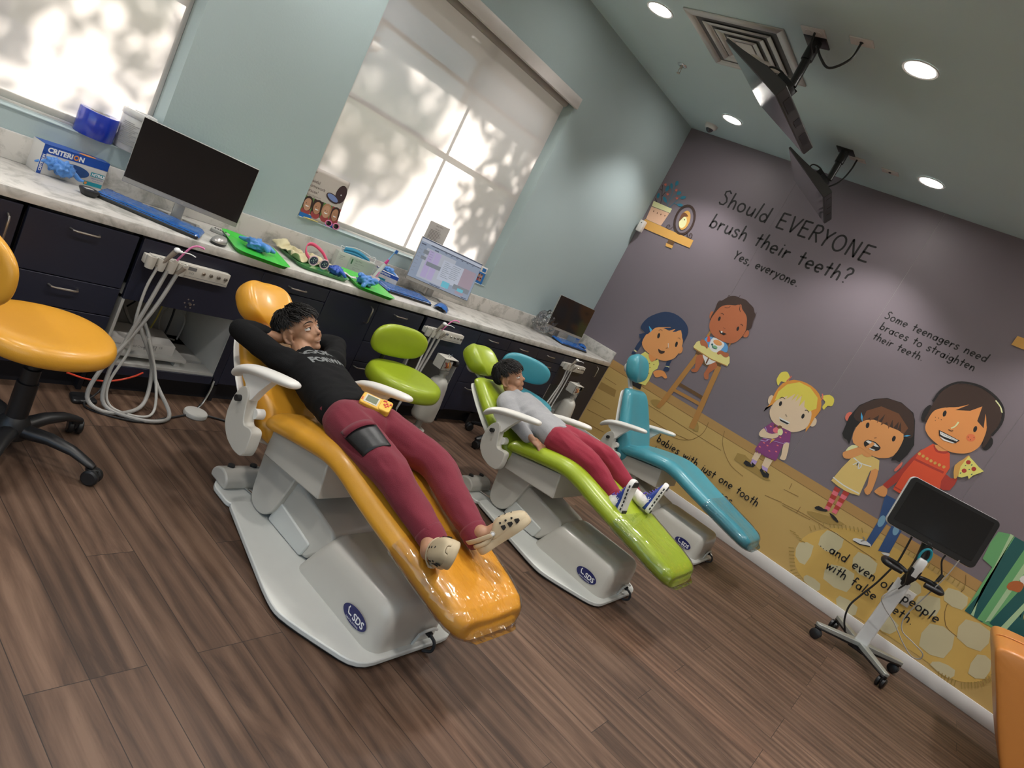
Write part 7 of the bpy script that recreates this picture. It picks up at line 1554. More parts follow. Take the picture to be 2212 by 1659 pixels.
# orange padded seat at the photo edge
M_orange = vinyl('orange_vinyl', (.58,.22,.045))
t = thing('padded_seat', 'orange padded seat cut by the lower right photo edge beyond the scanner cart', 'seat', (-.78,-4.4,0))
prof = [(-4.11,.05),(-4.04,.14),(-3.94,.30),(-3.84,.47),(-3.765,.595),(-3.735,.645),(-3.738,.675),(-3.775,.694),(-3.90,.716),(-4.10,.735),(-4.40,.73),(-4.80,.70),(-4.86,.60),(-4.80,.05)]
rs = []
for x, g_ in ((-1.09,.05),(-1.075,.02),(-1.04,.004),(-.98,0),(-.70,.0),(-.55,0),(-.50,.006),(-.47,.03)): 
    cy, cz = -4.3, .4; rs.append([V((x, cy+(y-cy)*(1-g_*.5), cz+(z-cz)*(1-g_))) for y, z in prof])
MB().loft(rs).build('upholstery', M_orange, t, ang=180, sub=2, W=True)
MB().span((-1.0,-4.75,0),(-.55,-4.15,.10), bev=.01).build('plinth', M_black, t, W=True)
for x in (-.78,): MB().tube([(x,-3.79,.56),(x,-3.742,.655),(x,-3.80,.702),(x,-4.1,.737),(x,-4.5,.73)], .0035, 6, 5).build('seam_piping', M_orange, t, W=True)
# ------------------------------------------------------------------ two boys lying on the first two chairs
from mathutils.bvhtree import BVHTree
M_skin = mat('brown_skin', (.36,.185,.105), .5, var=.06, vscale=18, sss=.12, bump=.05, bscale=500)
M_lip = mat('lips', (.33,.12,.085), .4); M_hair = mat('black_hair', (.009,.0075,.007), .55, var=.4, vscale=60, spec=.3)
M_eyew = mat('eye_white', (.72,.68,.64), .2, var=.02); M_iris = mat('dark_iris', (.018,.010,.008), .1, coat=1); M_tooth = mat('teeth', (.78,.74,.68), .3); M_mouth = mat('mouth_inside', (.07,.02,.018), .6)
M_blackshirt = mat('black_cotton', (.0075,.0075,.008), .9, var=.15, bump=.35, bscale=350, spec=.15)
M_grey = mat('heather_grey_fleece', (.30,.30,.31), .9, var=.14, vscale=160, bump=.35, bscale=300, sheen=.1)
M_maroon = mat('maroon_fleece', (.155,.012,.026), .9, var=.1, bump=.4, bscale=300, sheen=.08)
M_crimson = mat('crimson_fleece', (.25,.012,.032), .9, var=.1, bump=.4, bscale=300, sheen=.08)
M_nylon = mat('black_nylon', (.010,.010,.011), .4, var=.2, bump=.4, bscale=60)
M_clog = mat('sand_foam', (.46,.37,.24), .6, var=.06); M_hole = mat('dark_hole', (.012,.010,.009), .9)
def remesh(mb, vox, sm=6):
    me = bpy.data.meshes.new('r'); bmesh.ops.recalc_face_normals(mb.bm, faces=mb.bm.faces); mb.bm.to_mesh(me); mb.bm.free()
    o = bpy.data.objects.new('r', me); COL.objects.link(o)
    m = o.modifiers.new('v', 'REMESH'); m.mode = 'VOXEL'; m.voxel_size = vox; m.use_smooth_shade = True
    s = o.modifiers.new('s', 'SMOOTH'); s.factor = .5; s.iterations = sm
    dg = bpy.context.evaluated_depsgraph_get(); out = bpy.data.meshes.new_from_object(o.evaluated_get(dg))
    bpy.data.objects.remove(o); bpy.data.meshes.remove(me); out.materials.clear(); return out
def limb(mb, pts, r, k=4, seg=14):
    pts = [V(p) for p in pts]; mb.tube(pts, list(r), seg, k)
    mb.ball(pts[0], r[0]*.98, seg); mb.ball(pts[-1], r[-1]*.98, seg)
def torso(mb, st, e=.82, n=32):
    """flattened trunk: stations of (centre, half width, half depth) along the spine"""
    P_ = [V(c) for c, w, t in st]; C_, W_ = catmull(P_, 4, [w for c, w, t in st]); _, T_ = catmull(P_, 4, [t for c, w, t in st]); rs = []
    for i, c in enumerate(C_):
        d = (C_[min(i+1,len(C_)-1)]-C_[max(i-1,0)]).normalized(); x = V((1,0,0)); x = (x-d*x.dot(d)).normalized(); z = x.cross(d)
        rs.append([c+x*(W_[i]*math.copysign(abs(math.cos(a))**e,math.cos(a)))+z*(T_[i]*math.copysign(abs(math.sin(a))**e,math.sin(a))) for a in [2*PI*k/n for k in range(n)]])
    mb.loft(rs)
def ell(mb, c, r, axes, seg=20): mb.ball(V(c), r, seg, rot=Matrix(axes).transposed())
def frame_of(F, U):
    F = V(F).normalized(); U = V(U); U = (U-F*U.dot(F)).normalized(); return F, U, U.cross(F)      # forward, up, his left
def head_blobs(mb, c, F, U, L, s=1.0):
    P = lambda f, u, l: V(c)+(F*f+U*u+L*l)*s
    ax = (L, F, U)
    ell(mb, P(-.006,.022,0), (.0715*s,.088*s,.078*s), ax, 28)
    ell(mb, P(.030,-.022,0), (.0575*s,.056*s,.066*s), ax, 24)
    ell(mb, P(.036,-.060,0), (.044*s,.040*s,.036*s), ax, 20)
    ell(mb, P(.062,-.083,0), (.021*s,.017*s,.015*s), ax, 14)
    for k in (-1,1):
        ell(mb, P(.050,-.036,k*.031), (.028*s,.028*s,.029*s), ax, 16)
        ell(mb, P(.062,.022,k*.026), (.024*s,.018*s,.011*s), ax, 14)
        limb(mb, [P(.074,-.018,k*.010), P(.081,-.027,k*.0125)], (.006*s,.0075*s), 2, 10)
        limb(mb, [P(.002,-.068,k*.045), P(.045,-.080,k*.026)], (.020*s,.018*s), 2, 12)
        # ear: rim and lobe
        e = [P(-.004+.018*math.cos(a), -.012+.030*math.sin(a), k*(.074+.010*(math.cos(a) < 0)*abs(math.cos(a)))) for a in [math.radians(q) for q in range(20,320,30)]]
        mb.tube(e, .0055*s, 8, 2); ell(mb, P(-.002,-.012,k*.073), (.0065*s,.0150*s,.0250*s), ax, 12); ell(mb, P(.006,-.038,k*.073), (.006*s,.008*s,.009*s), ax, 10)
    limb(mb, [P(.074,.018,0), P(.083,-.008,0), P(.0925,-.023,0)], (.0065*s,.0075*s,.0105*s), 4, 12)
    ell(mb, P(.074,-.052,0), (.023*s,.013*s,.014*s), ax, 14)
def face_parts(par, c, F, U, L, s, gaze, mouth):
    P = lambda f, u, l: V(c)+(F*f+U*u+L*l)*s
    for k in (-1,1):
        e = P(.0632,.0020,k*.0300); g = (F+(V(gaze)-e).normalized()*.55).normalized(); r = .0150*s
        eb = MB(); eb.ball(e, r, 24); ey = eb.build('eye', M_eyew, par, ang=180, W=True)
        MB().lathe([(.0001,r*1.035),(.0040*s,r*1.03),(.0072*s,r*.90),(.0076*s,r*.84)], e, g, 20).build('iris', M_iris, ey, ang=180, W=True)
        # lids: skin shells leaving an almond between them
        f0 = (F+L*k*.22).normalized(); l0 = U.cross(f0).normalized(); lid = MB()
        for a0, a1, dip in ((24,88,16),(-22,-80,-8)):
            G = []
            for j in range(7):
                row = []
                for i in range(15):
                    az = math.radians(-72+144*i/14); q = a0+(a1-a0)*j/6 - dip*(abs(-1+2*i/14)**2)*(1-j/6)
                    el = math.radians(q); row.append(e+(f0*math.cos(el)*math.cos(az)+l0*math.cos(el)*math.sin(az)+U*math.sin(el))*r*1.06)
                G.append(row)
            lid.grid(G)
        lid.build('eyelid', M_skin, par, ang=180, solid=.0007, W=True)
        MB().tube([e+(f0*math.cos(math.radians(20-14*(2*i/10-1)**2))*math.cos(math.radians(-66+132*i/10))+l0*math.sin(math.radians(-66+132*i/10))+U*math.sin(math.radians(24-16*(2*i/10-1)**2)))*r*1.09 for i in range(11)], .0009*s, 6).build('lashes', M_hair, par, ang=180, W=True)
        MB().tube([P(.084,.024,k*.010), P(.083,.031,k*.024), P(.074,.030,k*.040), P(.062,.023,k*.050)], [.0014*s,.0022*s,.0019*s,.0007*s], 8, 4).build('eyebrow', M_hair, par, ang=180, W=True)
    for k in (-1,1): MB().ball(P(.0905,-.0325,k*.0058), (.0030*s,.0030*s,.0018*s), 10).build('nostril', M_mouth, par, W=True)
    if mouth == 'bite':
        MB().tube([P(.068,-.0545,-.023),P(.0805,-.0515,-.010),P(.0835,-.0505,0),P(.0805,-.0515,.010),P(.068,-.0545,.023)], [.0010,.0026,.0030,.0026,.0010], 10, 4).build('upper_lip', M_lip, par, ang=180, W=True)
        MB().tube([P(.067,-.057,-.021),P(.080,-.057,0),P(.067,-.057,.021)], [.001,.0046,.001], 10, 5).build('mouth_gap', M_mouth, par, ang=180, W=True)
        for i in range(5): MB().box(P(.0822-.0005*(i-2)**2,-.0562,-.0112+.0056*i), (.0052*s,.003*s,.0058*s), rot=Matrix((L,F,U)).transposed(), bev=.0012).build('tooth', M_tooth, par, W=True)
        MB().tube([P(.066,-.0585,-.020),P(.078,-.0620,-.008),P(.080,-.0630,0),P(.078,-.0620,.008),P(.066,-.0585,.020)], [.0010,.0026,.0028,.0026,.0010], 10, 4).build('lower_lip', M_lip, par, ang=180, W=True)
    else:
        MB().tube([P(.069,-.055,-.020),P(.0815,-.0520,-.007),P(.0832,-.0525,0),P(.0815,-.0520,.007),P(.069,-.055,.020)], [.001,.0028,.0026,.0028,.001], 10, 4).build('upper_lip', M_lip, par, ang=180, W=True)
        MB().tube([P(.069,-.0565,-.019),P(.0805,-.0590,-.007),P(.0818,-.0595,0),P(.0805,-.0590,.007),P(.069,-.0565,.019)], [.001,.0030,.0034,.0030,.001], 10, 4).build('lower_lip', M_lip, par, ang=180, W=True)
        MB().tube([P(.070,-.0558,-.021),P(.0848,-.0560,0),P(.070,-.0558,.021)], [.0006,.0011,.0006], 6, 5).build('mouth_line', M_mouth, par, ang=180, W=True)
def hair(par, c, F, U, L, s, seed, fringe, spiky):
    rnd = random.Random(seed); P = lambda d, g: V(c)+(L*(d[0]*(.0745+g))+F*(d[1]*(.091+g)-.006)+U*(d[2]*(.081+g)+.022))*s
    mb = MB(); o = bmesh.ops.create_uvsphere(mb.bm, u_segments=64, v_segments=40, radius=1)
    def inside(d):   # d = (left, forward, up) on the unit skull
        l, f, u = d
        if f > .30: return u > (.50-.16*abs(l)+.05*math.sin(l*14+seed))
        if f > .02: return u > -.02+1.7*max(0,f-.02) - (.34 if f < .17 else 0)
        if abs(l) > .78 and f > -.32: return u > .10
        return u > -.62-.2*f
    dead = [v for v in o['verts'] if not inside(tuple(v.co))]; bmesh.ops.delete(mb.bm, geom=dead, context='VERTS')
    for v in mb.bm.verts:
        d = tuple(v.co); v.co = P(d, .006+.003*noise.noise(V(d)*5+V((seed,0,0))))
    bmesh.ops.solidify(mb.bm, geom=mb.bm.faces[:], thickness=.006*s)
    n = 0
    while n < 1700:
        z = rnd.uniform(-.65,1); a = rnd.uniform(0,2*PI); q = math.sqrt(max(0,1-z*z)); d = V((q*math.cos(a), q*math.sin(a), z))
        if not inside(tuple(d)): continue
        if abs(d.x) > .70 and -.42 < d.y < .30 and d.z < .16: n += 1; continue
        n += 1; top = max(0, d.z)
        # combed from the crown forwards and down
        crown = V((0,-.35,.94)); t = (d-crown); t = t-d*t.dot(d); t = t.normalized() if t.length > .05 else V((1,0,0))
        if d.y > .15 and d.z > .35: t = (t+V((.25*spiky,.9,-.35))); t = (t-d*t.dot(d)).normalized()
        ln = (rnd.uniform(.28,.5) if top > .3 else rnd.uniform(.18,.3))*(1.0 if d.y < .35 else fringe)
        lift = rnd.uniform(.001,.006)+(rnd.uniform(0,.009)*spiky if top > .4 else 0); sd = d.cross(t)*rnd.uniform(-.3,.3)
        pts = []
        for k in range(5):
            w = k/4; e = (d + (t+sd*w)*ln*w).normalized(); pts.append(P(tuple(e), .0065+lift*math.sin(w*2.0)*1.0 + .003*w))
        mb.tube(pts, [.0018*s,.0021*s,.0019*s,.0013*s,.0003*s], 4)
    mb.build('hair', M_hair, par, ang=60, W=True)
def hand(mb, w, k, pn, s, curls, spread, side):
    """wrist w, direction k to the knuckles, palm normal pn (towards the palm); fingers as separate tapering chains"""
    k = V(k).normalized(); pn = V(pn); pn = (pn-k*pn.dot(k)).normalized(); a = k.cross(pn)*side          # a: towards the thumb
    ell(mb, V(w)+k*.030*s, (.028*s,.034*s,.0115*s), (a, k, pn), 18); ell(mb, V(w)+k*.050*s, (.029*s,.016*s,.0105*s), (a, k, pn), 16)
    limb(mb, [V(w)-k*.012*s, V(w)+k*.012*s], (.0185*s,.019*s), 2)
    for i, (off, ln) in enumerate(((.0215,.052),(.0075,.058),(-.0068,.054),(-.020,.043))):
        d = (k + a*spread*(off/.02)*.35).normalized(); p = V(w)+k*(.060 if i < 3 else .055)*s + a*off*s; c = math.radians(curls[i]); pts = [p-d*.012*s]; 
        for j, f in enumerate((.42,.32,.26)):
            d = (d*math.cos(c)+pn*math.sin(c)).normalized() if j else (d*math.cos(c*.6)+pn*math.sin(c*.6)).normalized(); pn2 = pn
            pts.append(pts[-1]+d*(ln*f+(.012 if j == 0 else 0))*s)
        limb(mb, pts, [.0078*s,.0074*s,.0066*s,.0052*s], 3, 10)
    t0 = V(w)+k*.018*s+a*.020*s; d = (a*.62+k*.75+pn*.35).normalized(); limb(mb, [t0, t0+d*.022*s, t0+d*.022*s+(k*.9+a*.25+pn*.25).normalized()*.022*s, t0+d*.022*s+(k+pn*.35).normalized()*.040*s], [.011*s,.0090*s,.0078*s,.0058*s], 3, 10)
def wrinkle(me, amp, sc, seed, dirv=None, spots=()):
    """fabric folds: soft noise along the surface normal, stronger near joints"""
    me.update(); new = []
    for v in me.vertices:
        p = v.co.copy(); q = V((p.x*sc[0],p.y*sc[1],p.z*sc[2]))+V((seed*3.7,seed,0)); n = abs(noise.noise(q))*-1.4+.35+.5*noise.noise(q*2.3)
        a = amp*(.45+sum(math.exp(-((p-V(c)).length/r)**2) for c, r in spots)); new.append(p + v.normal*(n*a))
    for v, p in zip(me.vertices, new): v.co = p
def on_surface(me_obj, pts, nrm, off):
    """drops flat artwork along nrm onto a garment"""
    me = me_obj.data; bvh = BVHTree.FromPolygons([v.co for v in me.vertices], [tuple(p.vertices) for p in me.polygons]); out = []
    for p in pts:
        h = bvh.ray_cast(V(p)+nrm*.3, -nrm); 
        if h[0] is None: h = bvh.find_nearest(V(p))
        out.append(h[0]+nrm*off)
    return out
def shoe_frame(heel, toe, up): T = V(toe).normalized(); U = V(up); U = (U-T*U.dot(T)).normalized(); X = T.cross(U); return lambda x, y, z: V(heel)+X*x+T*y+U*z
SOLE = [(-.030,.012),(-.033,.035),(-.030,.07),(-.034,.11),(-.041,.145),(-.038,.175),(-.022,.197),(0,.203),(.024,.197),(.040,.172),(.043,.140),(.036,.10),(.031,.065),(.033,.035),(.029,.012),(.015,.001),(-.015,.001)]
def clog(par, Fm, strap_front, mark):
    so = cat2(SOLE, 3); mb = MB()
    mb.loft([[Fm(x*s,.1+(y-.1)*s,z) for x, y in so] for z, s in ((0,.94),(.004,.99),(.018,1.0),(.026,.985))]); c = mb.build('clog_sole', M_clog, par, ang=50, W=True)
    def outline(y):
        lo = [p for p in so if p[0] < 0]; hi = [p for p in so if p[0] >= 0]
        f = lambda A: min(A, key=lambda p: abs(p[1]-y))[0]; return f(lo), f(hi)
    rs = []
    for y, h, k in ((.062,.030,.96),(.085,.050,.97),(.105,.062,.97),(.13,.060,.97),(.155,.052,.96),(.178,.043,.95),(.193,.034,.90),(.200,.026,.75)):
        a, b = outline(y); a *= k; b *= k; m, w = (a+b)/2, (b-a)/2; rs.append([Fm(m+w*math.copysign(abs(math.cos(q))**.55,math.cos(q)), y, .022+(h-.012)*math.sin(q)**.75 if math.sin(q) > 0 else .022) for q in [PI*i/14 for i in range(15)]])
    up = MB().grid(rs); up.face([rs[-1][i] for i in range(15)]); u = up.build('clog_upper', M_clog, par, ang=180, solid=.004, sub=1, W=True)
    rim = MB(); rim.tube([Fm(outline(y)[i]*.97 if i in (0,1) else 0, y, .030+.016*(y > .05)*((y-.05)/.03)) for i, y in ((0,.08),(0,.05),(0,.03))]+[Fm(-.022,.008,.034),Fm(0,.003,.036),Fm(.022,.008,.034)]+[Fm(outline(y)[1]*.97, y, .030+.016*(y > .05)*((y-.05)/.03)) for y in (.03,.05,.08)], [.008]*9, 8, 3); rim.build('heel_rim', M_clog, par, ang=180, W=True)
    st = []; up_ = (Fm(0,0,1)-Fm(0,0,0))*.018; fw_ = (Fm(0,1,0)-Fm(0,0,0))*.018
    for i in range(17):
        q = PI*i/16; st.append(Fm(math.cos(q)*.0455, .077+(.020*math.sin(q) if strap_front else -.092*math.sin(q)), .040+(.034 if strap_front else .020)*math.sin(q)))
    MB().grid([[p-(fw_ if strap_front else up_)*.5 for p in st],[p+(fw_ if strap_front else up_)*.5 for p in st]]).build('heel_strap', M_clog, par, ang=180, solid=.005, sub=1, W=True)
    for k in (-1,1):
        ri = MB(); x = .0435*k; ri.lathe([(.0001,.003),(.007,.003),(.008,.0)], Fm(x,.077,.043), Fm(x+k,.077,.043)-Fm(x,.077,.043), 18); r = ri.build('strap_rivet', M_hosel, par, W=True)
        MB().lathe([(.0001,.0036),(.0045,.0034),(.005,.003)], Fm(x,.077,.043), Fm(x+k,.077,.043)-Fm(x,.077,.043), 12).build('rivet_cap', M_print, r, W=True)
    hs = [(k, y, .26, .0075) for k in (-1,1) for y in (.118,.142,.166)] + [(sg, y, .62, .0032) for sg in (-1,1) for y in (.115,.135,.155)] + [(0, y, 1.0, .0032) for y in (.12,.14,.16)]
    for k, y, q, r in hs:
        a, b = outline(y); a *= .97; b *= .97; m, w = (a+b)/2, (b-a)/2; h = {.115:.062,.118:.062,.12:.061,.135:.059,.14:.057,.142:.056,.155:.052,.16:.050,.166:.047}[y]; th = (PI/2 if k == 0 else (math.asin(q) if k > 0 else PI-math.asin(q)))
        pt = lambda th_, y_: Fm(m+w*math.copysign(abs(math.cos(th_))**.55,math.cos(th_)), y_, .022+(h-.012)*max(.0,math.sin(th_))**.75)
        ctr = pt(th,y); e1 = (pt(th+.12,y)-pt(th-.12,y)).normalized(); e2 = (Fm(0,1,0)-Fm(0,0,0)); nn_ = e1.cross(e2); 
        if nn_.dot(ctr-Fm(m,y,.02)) < 0: nn_ = -nn_
        MB().loft([[ctr+nn_*d+e1*u_*r*1.1+e2*v_*r for u_, v_ in ((-.95,-1),(.95,-1),(1,-.4),(.5,1),(-.5,1),(-1,-.4))] for d in (.0006,.0027)]).build('vent_hole', M_hole, par, ang=30, W=True)
def cat2(P_, k):
    n = len(P_); out = []
    for i in range(n):
        a, b, c, d = [P_[(i+j-1) % n] for j in range(4)]
        for j in range(k):
            t = j/k; out.append(tuple(.5*((2*b[q])+(c[q]-a[q])*t+(2*a[q]-5*b[q]+4*c[q]-d[q])*t*t+(3*b[q]-a[q]-3*c[q]+d[q])*t**3) for q in (0,1)))
    return out
M_sneak = mat('royal_blue_mesh', (.012,.045,.30), .5, var=.25, vscale=50, bump=.3, bscale=300); M_midsole = mat('white_midsole', (.66,.64,.62), .5); M_tread = mat('black_tread', (.012,.012,.013), .55); M_lace = mat('purple_blue_lace', (.10,.06,.36), .6); M_sock = mat('white_rib_sock', (.62,.60,.58), .8, bump=.5, bscale=250)
def sneaker(par, Fm, s=.92):
    so = [(x*s, y*s) for x, y in cat2(SOLE, 3)]
    MB().loft([[Fm(x*q,.095+(y-.095)*q,z) for x, y in so] for z, q in ((.004,.96),(.010,1.0),(.024,1.01),(.030,.97))]).build('midsole', M_midsole, par, ang=50, W=True)
    tr = MB(); zz = -.0005
    for y0, y1 in ((.004,.030),(.036,.056),(.108,.126),(.132,.150),(.156,.196)):
        pts = [(x*.86, y) for x, y in so if y0*s <= y <= y1*s]; l = sorted([p for p in pts if p[0] < 0], key=lambda p: p[1]); r = sorted([p for p in pts if p[0] >= 0], key=lambda p: -p[1])
        if len(l)+len(r) > 3: tr.loft([[Fm(x,y,z) for x, y in l+r] for z in (zz,.005)])
    tr.build('outsole', M_tread, par, ang=30, W=True)
    for k in (-1,1):
        mb = MB()
        for i in range(7):
            y = (.03+.022*i)*s; a = min([p for p in so if p[0]*k > 0], key=lambda p: abs(p[1]-y))[0]; mb.box(Fm(a*1.005,y,.013), (.004,.011,.0055), rot=Matrix((Fm(1,0,0)-Fm(0,0,0),Fm(0,1,0)-Fm(0,0,0),Fm(0,0,1)-Fm(0,0,0))).transposed(), bev=.001)
        mb.build('sole_slots', M_tread, par, W=True)
    def outl(y): 
        g = lambda A: min(A, key=lambda p: abs(p[1]-y))[0]; return g([p for p in so if p[0] < 0]), g([p for p in so if p[0] >= 0])
    rs = []
    for y, h, k, top in ((.006,.055,.80,.75),(.018,.074,.92,.70),(.040,.078,.95,.66),(.065,.076,.95,.60),(.085,.070,.96,.45),(.11,.058,.97,.30),(.14,.046,.97,.22),(.165,.040,.96,.25),(.182,.035,.92,.4),(.192,.030,.7,.6)):
        a, b = outl(y*s); a *= k; b *= k; m, w = (a+b)/2, (b-a)/2; ring_ = []
        for i in range(20):
            q = 2*PI*i/20; cz = math.sin(q); x = m+w*math.cos(q)*(1-(1-top)*0 - (top*.45)*max(0,cz)); ring_.append(Fm(x, y*s, .026+(h-.026)*max(-.05,cz) if cz > 0 else .026+.004*cz))
        rs.append(ring_)
    MB().loft(rs).build('upper', M_sneak, par, ang=180, sub=1, W=True)
    mb = MB()
    for i in range(4):
        y = (.088+.015*i)*s; z = .072-.0075*i; mb.tube([Fm(-.020,y,z-.010),Fm(0,y+.004,z+.003),Fm(.020,y,z-.010)], .0026, 6, 4)
    mb.tube([Fm(-.004,.080*s,.080),Fm(-.028,.070*s,.088),Fm(-.018,.088*s,.080)], .0022, 6, 4); mb.tube([Fm(.004,.080*s,.080),Fm(.028,.076*s,.086),Fm(.02,.092*s,.078)], .0022, 6, 4)
    mb.build('laces', M_lace, par, ang=180, W=True)
    for k in (-1,1):
        mb = MB(); o = Fm(k*.0345,.052*s if k > 0 else .082*s,.040); ux = (Fm(0,k*-1.0,0)-Fm(0,0,0)) if k < 0 else (Fm(0,1,0)-Fm(0,0,0)); put_text(mb, 'OC', .020, Fm(k*.0370,(.048 if k > 0 else .080)*s,.040), ux, Fm(-k*.35,0,1)-Fm(0,0,0), .0006); mb.build('side_logo', M_print, par, W=True, recalc=False)

def dress(par, mb, nm, m, vox, wr, sm=5):
    me = remesh(mb, vox, sm); wrinkle(me, *wr); me.materials.append(m); return link(nm, me, par, 180, W=True)
def centre(par_loc, label): return thing('person', label, 'person', par_loc)

# ---- boy in black, hands behind his head
b1 = centre((-3.83,-1.5,.50), 'boy in a black shirt and maroon trousers with hands behind his head')
F, U, L = frame_of((.26,-.76,.60), (-.40,.46,.79)); HCN = V((-3.812,-.990,.660)); hs = .95
body = MB(); head_blobs(body, HCN, F, U, L, hs)
limb(body, [HCN-U*.055-F*.012, (-3.822,-1.06,.612), (-3.825,-1.13,.580)], (.038,.039,.042))
limb(body, [(-3.825,-1.13,.575),(-3.84,-1.30,.550),(-3.87,-1.54,.555)], (.050,.055,.055))
limb(body, [(-3.93,-1.125,.565),(-4.03,-.965,.600)], (.036,.030)); limb(body, [(-4.03,-.960,.600),(-3.955,-.968,.605),(-3.875,-.985,.610)], (.029,.026,.021))
limb(body, [(-3.67,-1.095,.580),(-3.565,-.965,.612)], (.036,.030)); limb(body, [(-3.565,-.96,.612),(-3.65,-.96,.618),(-3.74,-.965,.620)], (.029,.026,.021))
hand(body, (-3.872,-.985,.610), (.9,.10,.02), (0,-.25,1), .92, (18,20,22,24), .3, 1)
hand(body, (-3.745,-.965,.612), (-.9,.12,-.08), (0,-.2,1), .92, (14,16,18,20), .3, -1)
hipR, hipL = V((-3.935,-1.56,.565)), V((-3.80,-1.545,.570)); knR, knL = V((-3.955,-1.86,.553)), V((-3.705,-1.835,.560)); anR, anL = V((-3.935,-2.095,.478)), V((-3.735,-2.115,.482))
limb(body, [hipR,knR,anR], (.050,.040,.026)); limb(body, [hipL,knL,anL], (.050,.040,.026))
tR = V((-.62,-.50,.60)).normalized(); uR = V((-.54,.82,-.07)); tL = V((.42,-.30,.86)).normalized(); uL = V((-.40,.80,.40))
hR = V((-3.918,-2.178,.436)); hL = V((-3.742,-2.185,.440)); fR = shoe_frame(hR,tR,uR); fL = shoe_frame(hL,tL,uL)
for an, f in ((anR,fR),(anL,fL)): limb(body, [an, f(0,.040,.060)], (.026,.028)); limb(body, [f(0,.026,.046),f(0,.085,.042),f(0,.15,.034)], (.023,.025,.020))
me = remesh(body, .0036, 3); me.materials.append(M_skin); bd = link('body', me, b1, 180, W=True)
face_parts(b1, HCN, F, U, L, hs, (-2.1,-1.5,3.4), 'bite'); hair(b1, HCN, F, U, L, hs, 3, .78, 1.0)
sh = MB()
torso(sh, [((-3.822,-1.092,.590),.060,.045),((-3.815,-1.115,.580),.112,.060),((-3.808,-1.15,.573),.128,.072),((-3.815,-1.23,.564),.126,.080),((-3.84,-1.34,.560),.119,.080),((-3.865,-1.44,.564),.118,.078),((-3.878,-1.515,.569),.122,.075),((-3.880,-1.535,.570),.121,.072)])
limb(sh, [(-3.822,-1.100,.594),(-3.820,-1.13,.583)], (.048,.060))
limb(sh, [(-3.895,-1.15,.568),(-3.945,-1.095,.575),(-4.000,-1.01,.592),(-4.036,-.955,.602)], (.060,.052,.047,.042)); limb(sh, [(-4.036,-.952,.602),(-3.985,-.950,.606),(-3.938,-.960,.607)], (.042,.040,.034))
limb(sh, [(-3.70,-1.12,.588),(-3.655,-1.075,.588),(-3.60,-1.0,.604),(-3.562,-.955,.614)], (.060,.052,.046,.041)); limb(sh, [(-3.562,-.952,.614),(-3.62,-.950,.616),(-3.68,-.958,.617)], (.041,.038,.032))
shirt = dress(b1, sh, 'shirt', M_blackshirt, .0065, (.0045,(9,16,9),2,None,[((-3.95,-1.12,.6),.10),((-3.66,-1.1,.6),.10),((-3.86,-1.40,.62),.16)]), 4)
tx = MB(); nb_ = V((-.05,-.47,.87)).normalized(); ux = V((1,.04,.03)).normalized(); uy = nb_.cross(ux)
put_text(tx, 'LOOK', .050, V((-3.895,-1.205,.70)), ux, uy, .0018); put_text(tx, 'FORWARD', .046, V((-3.897,-1.262,.68)), ux, uy, .0022)
vs = list(tx.bm.verts); bmesh.ops.subdivide_edges(tx.bm, edges=[e for e in tx.bm.edges if e.calc_length() > .008], cuts=3); vs = list(tx.bm.verts)
for v, p in zip(vs, on_surface(shirt, [v.co.copy() for v in vs], nb_, .0016)): v.co = p
tx.build('shirt_print', mat('grey_shirt_print', (.16,.17,.17), .7, var=.3, vscale=60), shirt, ang=180, recalc=False, W=True)
def trousers(par, m, pel, hips, knees, ankles, seed, extra):
    t = MB()
    for c, r in pel: ell(t, c, r, (V((1,0,0)),V((0,1,0)),V((0,0,1))), 24)
    for h, k, a in zip(hips, knees, ankles):
        mid = h.lerp(k,.5); cal = k.lerp(a,.45); limb(t, [h,mid,k,cal,a], (.078,.072,.062,.055,.044), 4, 16)
    o = dress(par, t, 'trousers', m, .0065, (.0055,(13,7,13),seed,None,[(tuple(k),.12) for k in knees]+[(tuple(a),.10) for a in ankles]+extra), 4)
    for k, a in zip(knees, ankles):
        d = (a-k).normalized(); MB().tube([a-d*.012,a+d*.012,a+d*.034,a+d*.045], [.047,.046,.043,.040], 24, 3).build('cuff', m, o, ang=180, W=True)
    return o
p1 = trousers(b1, M_maroon, [((-3.878,-1.545,.568),(.118,.085,.072)),((-3.87,-1.60,.566),(.118,.075,.072))], (hipR,hipL), (knR,knL), (anR,anL), 4, [((-3.87,-1.62,.6),.12)])
wb = MB(); n = 40; c0 = V((-3.877,-1.502,.569))
rs = [[c0+V((1,0,0))*(.120*math.cos(2*PI*k/n))+V((0,-.30,.95))*(.074*math.sin(2*PI*k/n))+V((0,.95,.30))*d + (V((1,0,0))*math.cos(2*PI*k/n)+V((0,-.3,.95))*math.sin(2*PI*k/n))*.0016*math.cos(k*PI) for k in range(n)] for d in (-.018,-.010,.004,.012)]
wb.loft(rs, cap=False); wb.build('waistband', M_maroon, p1, ang=180, W=True)
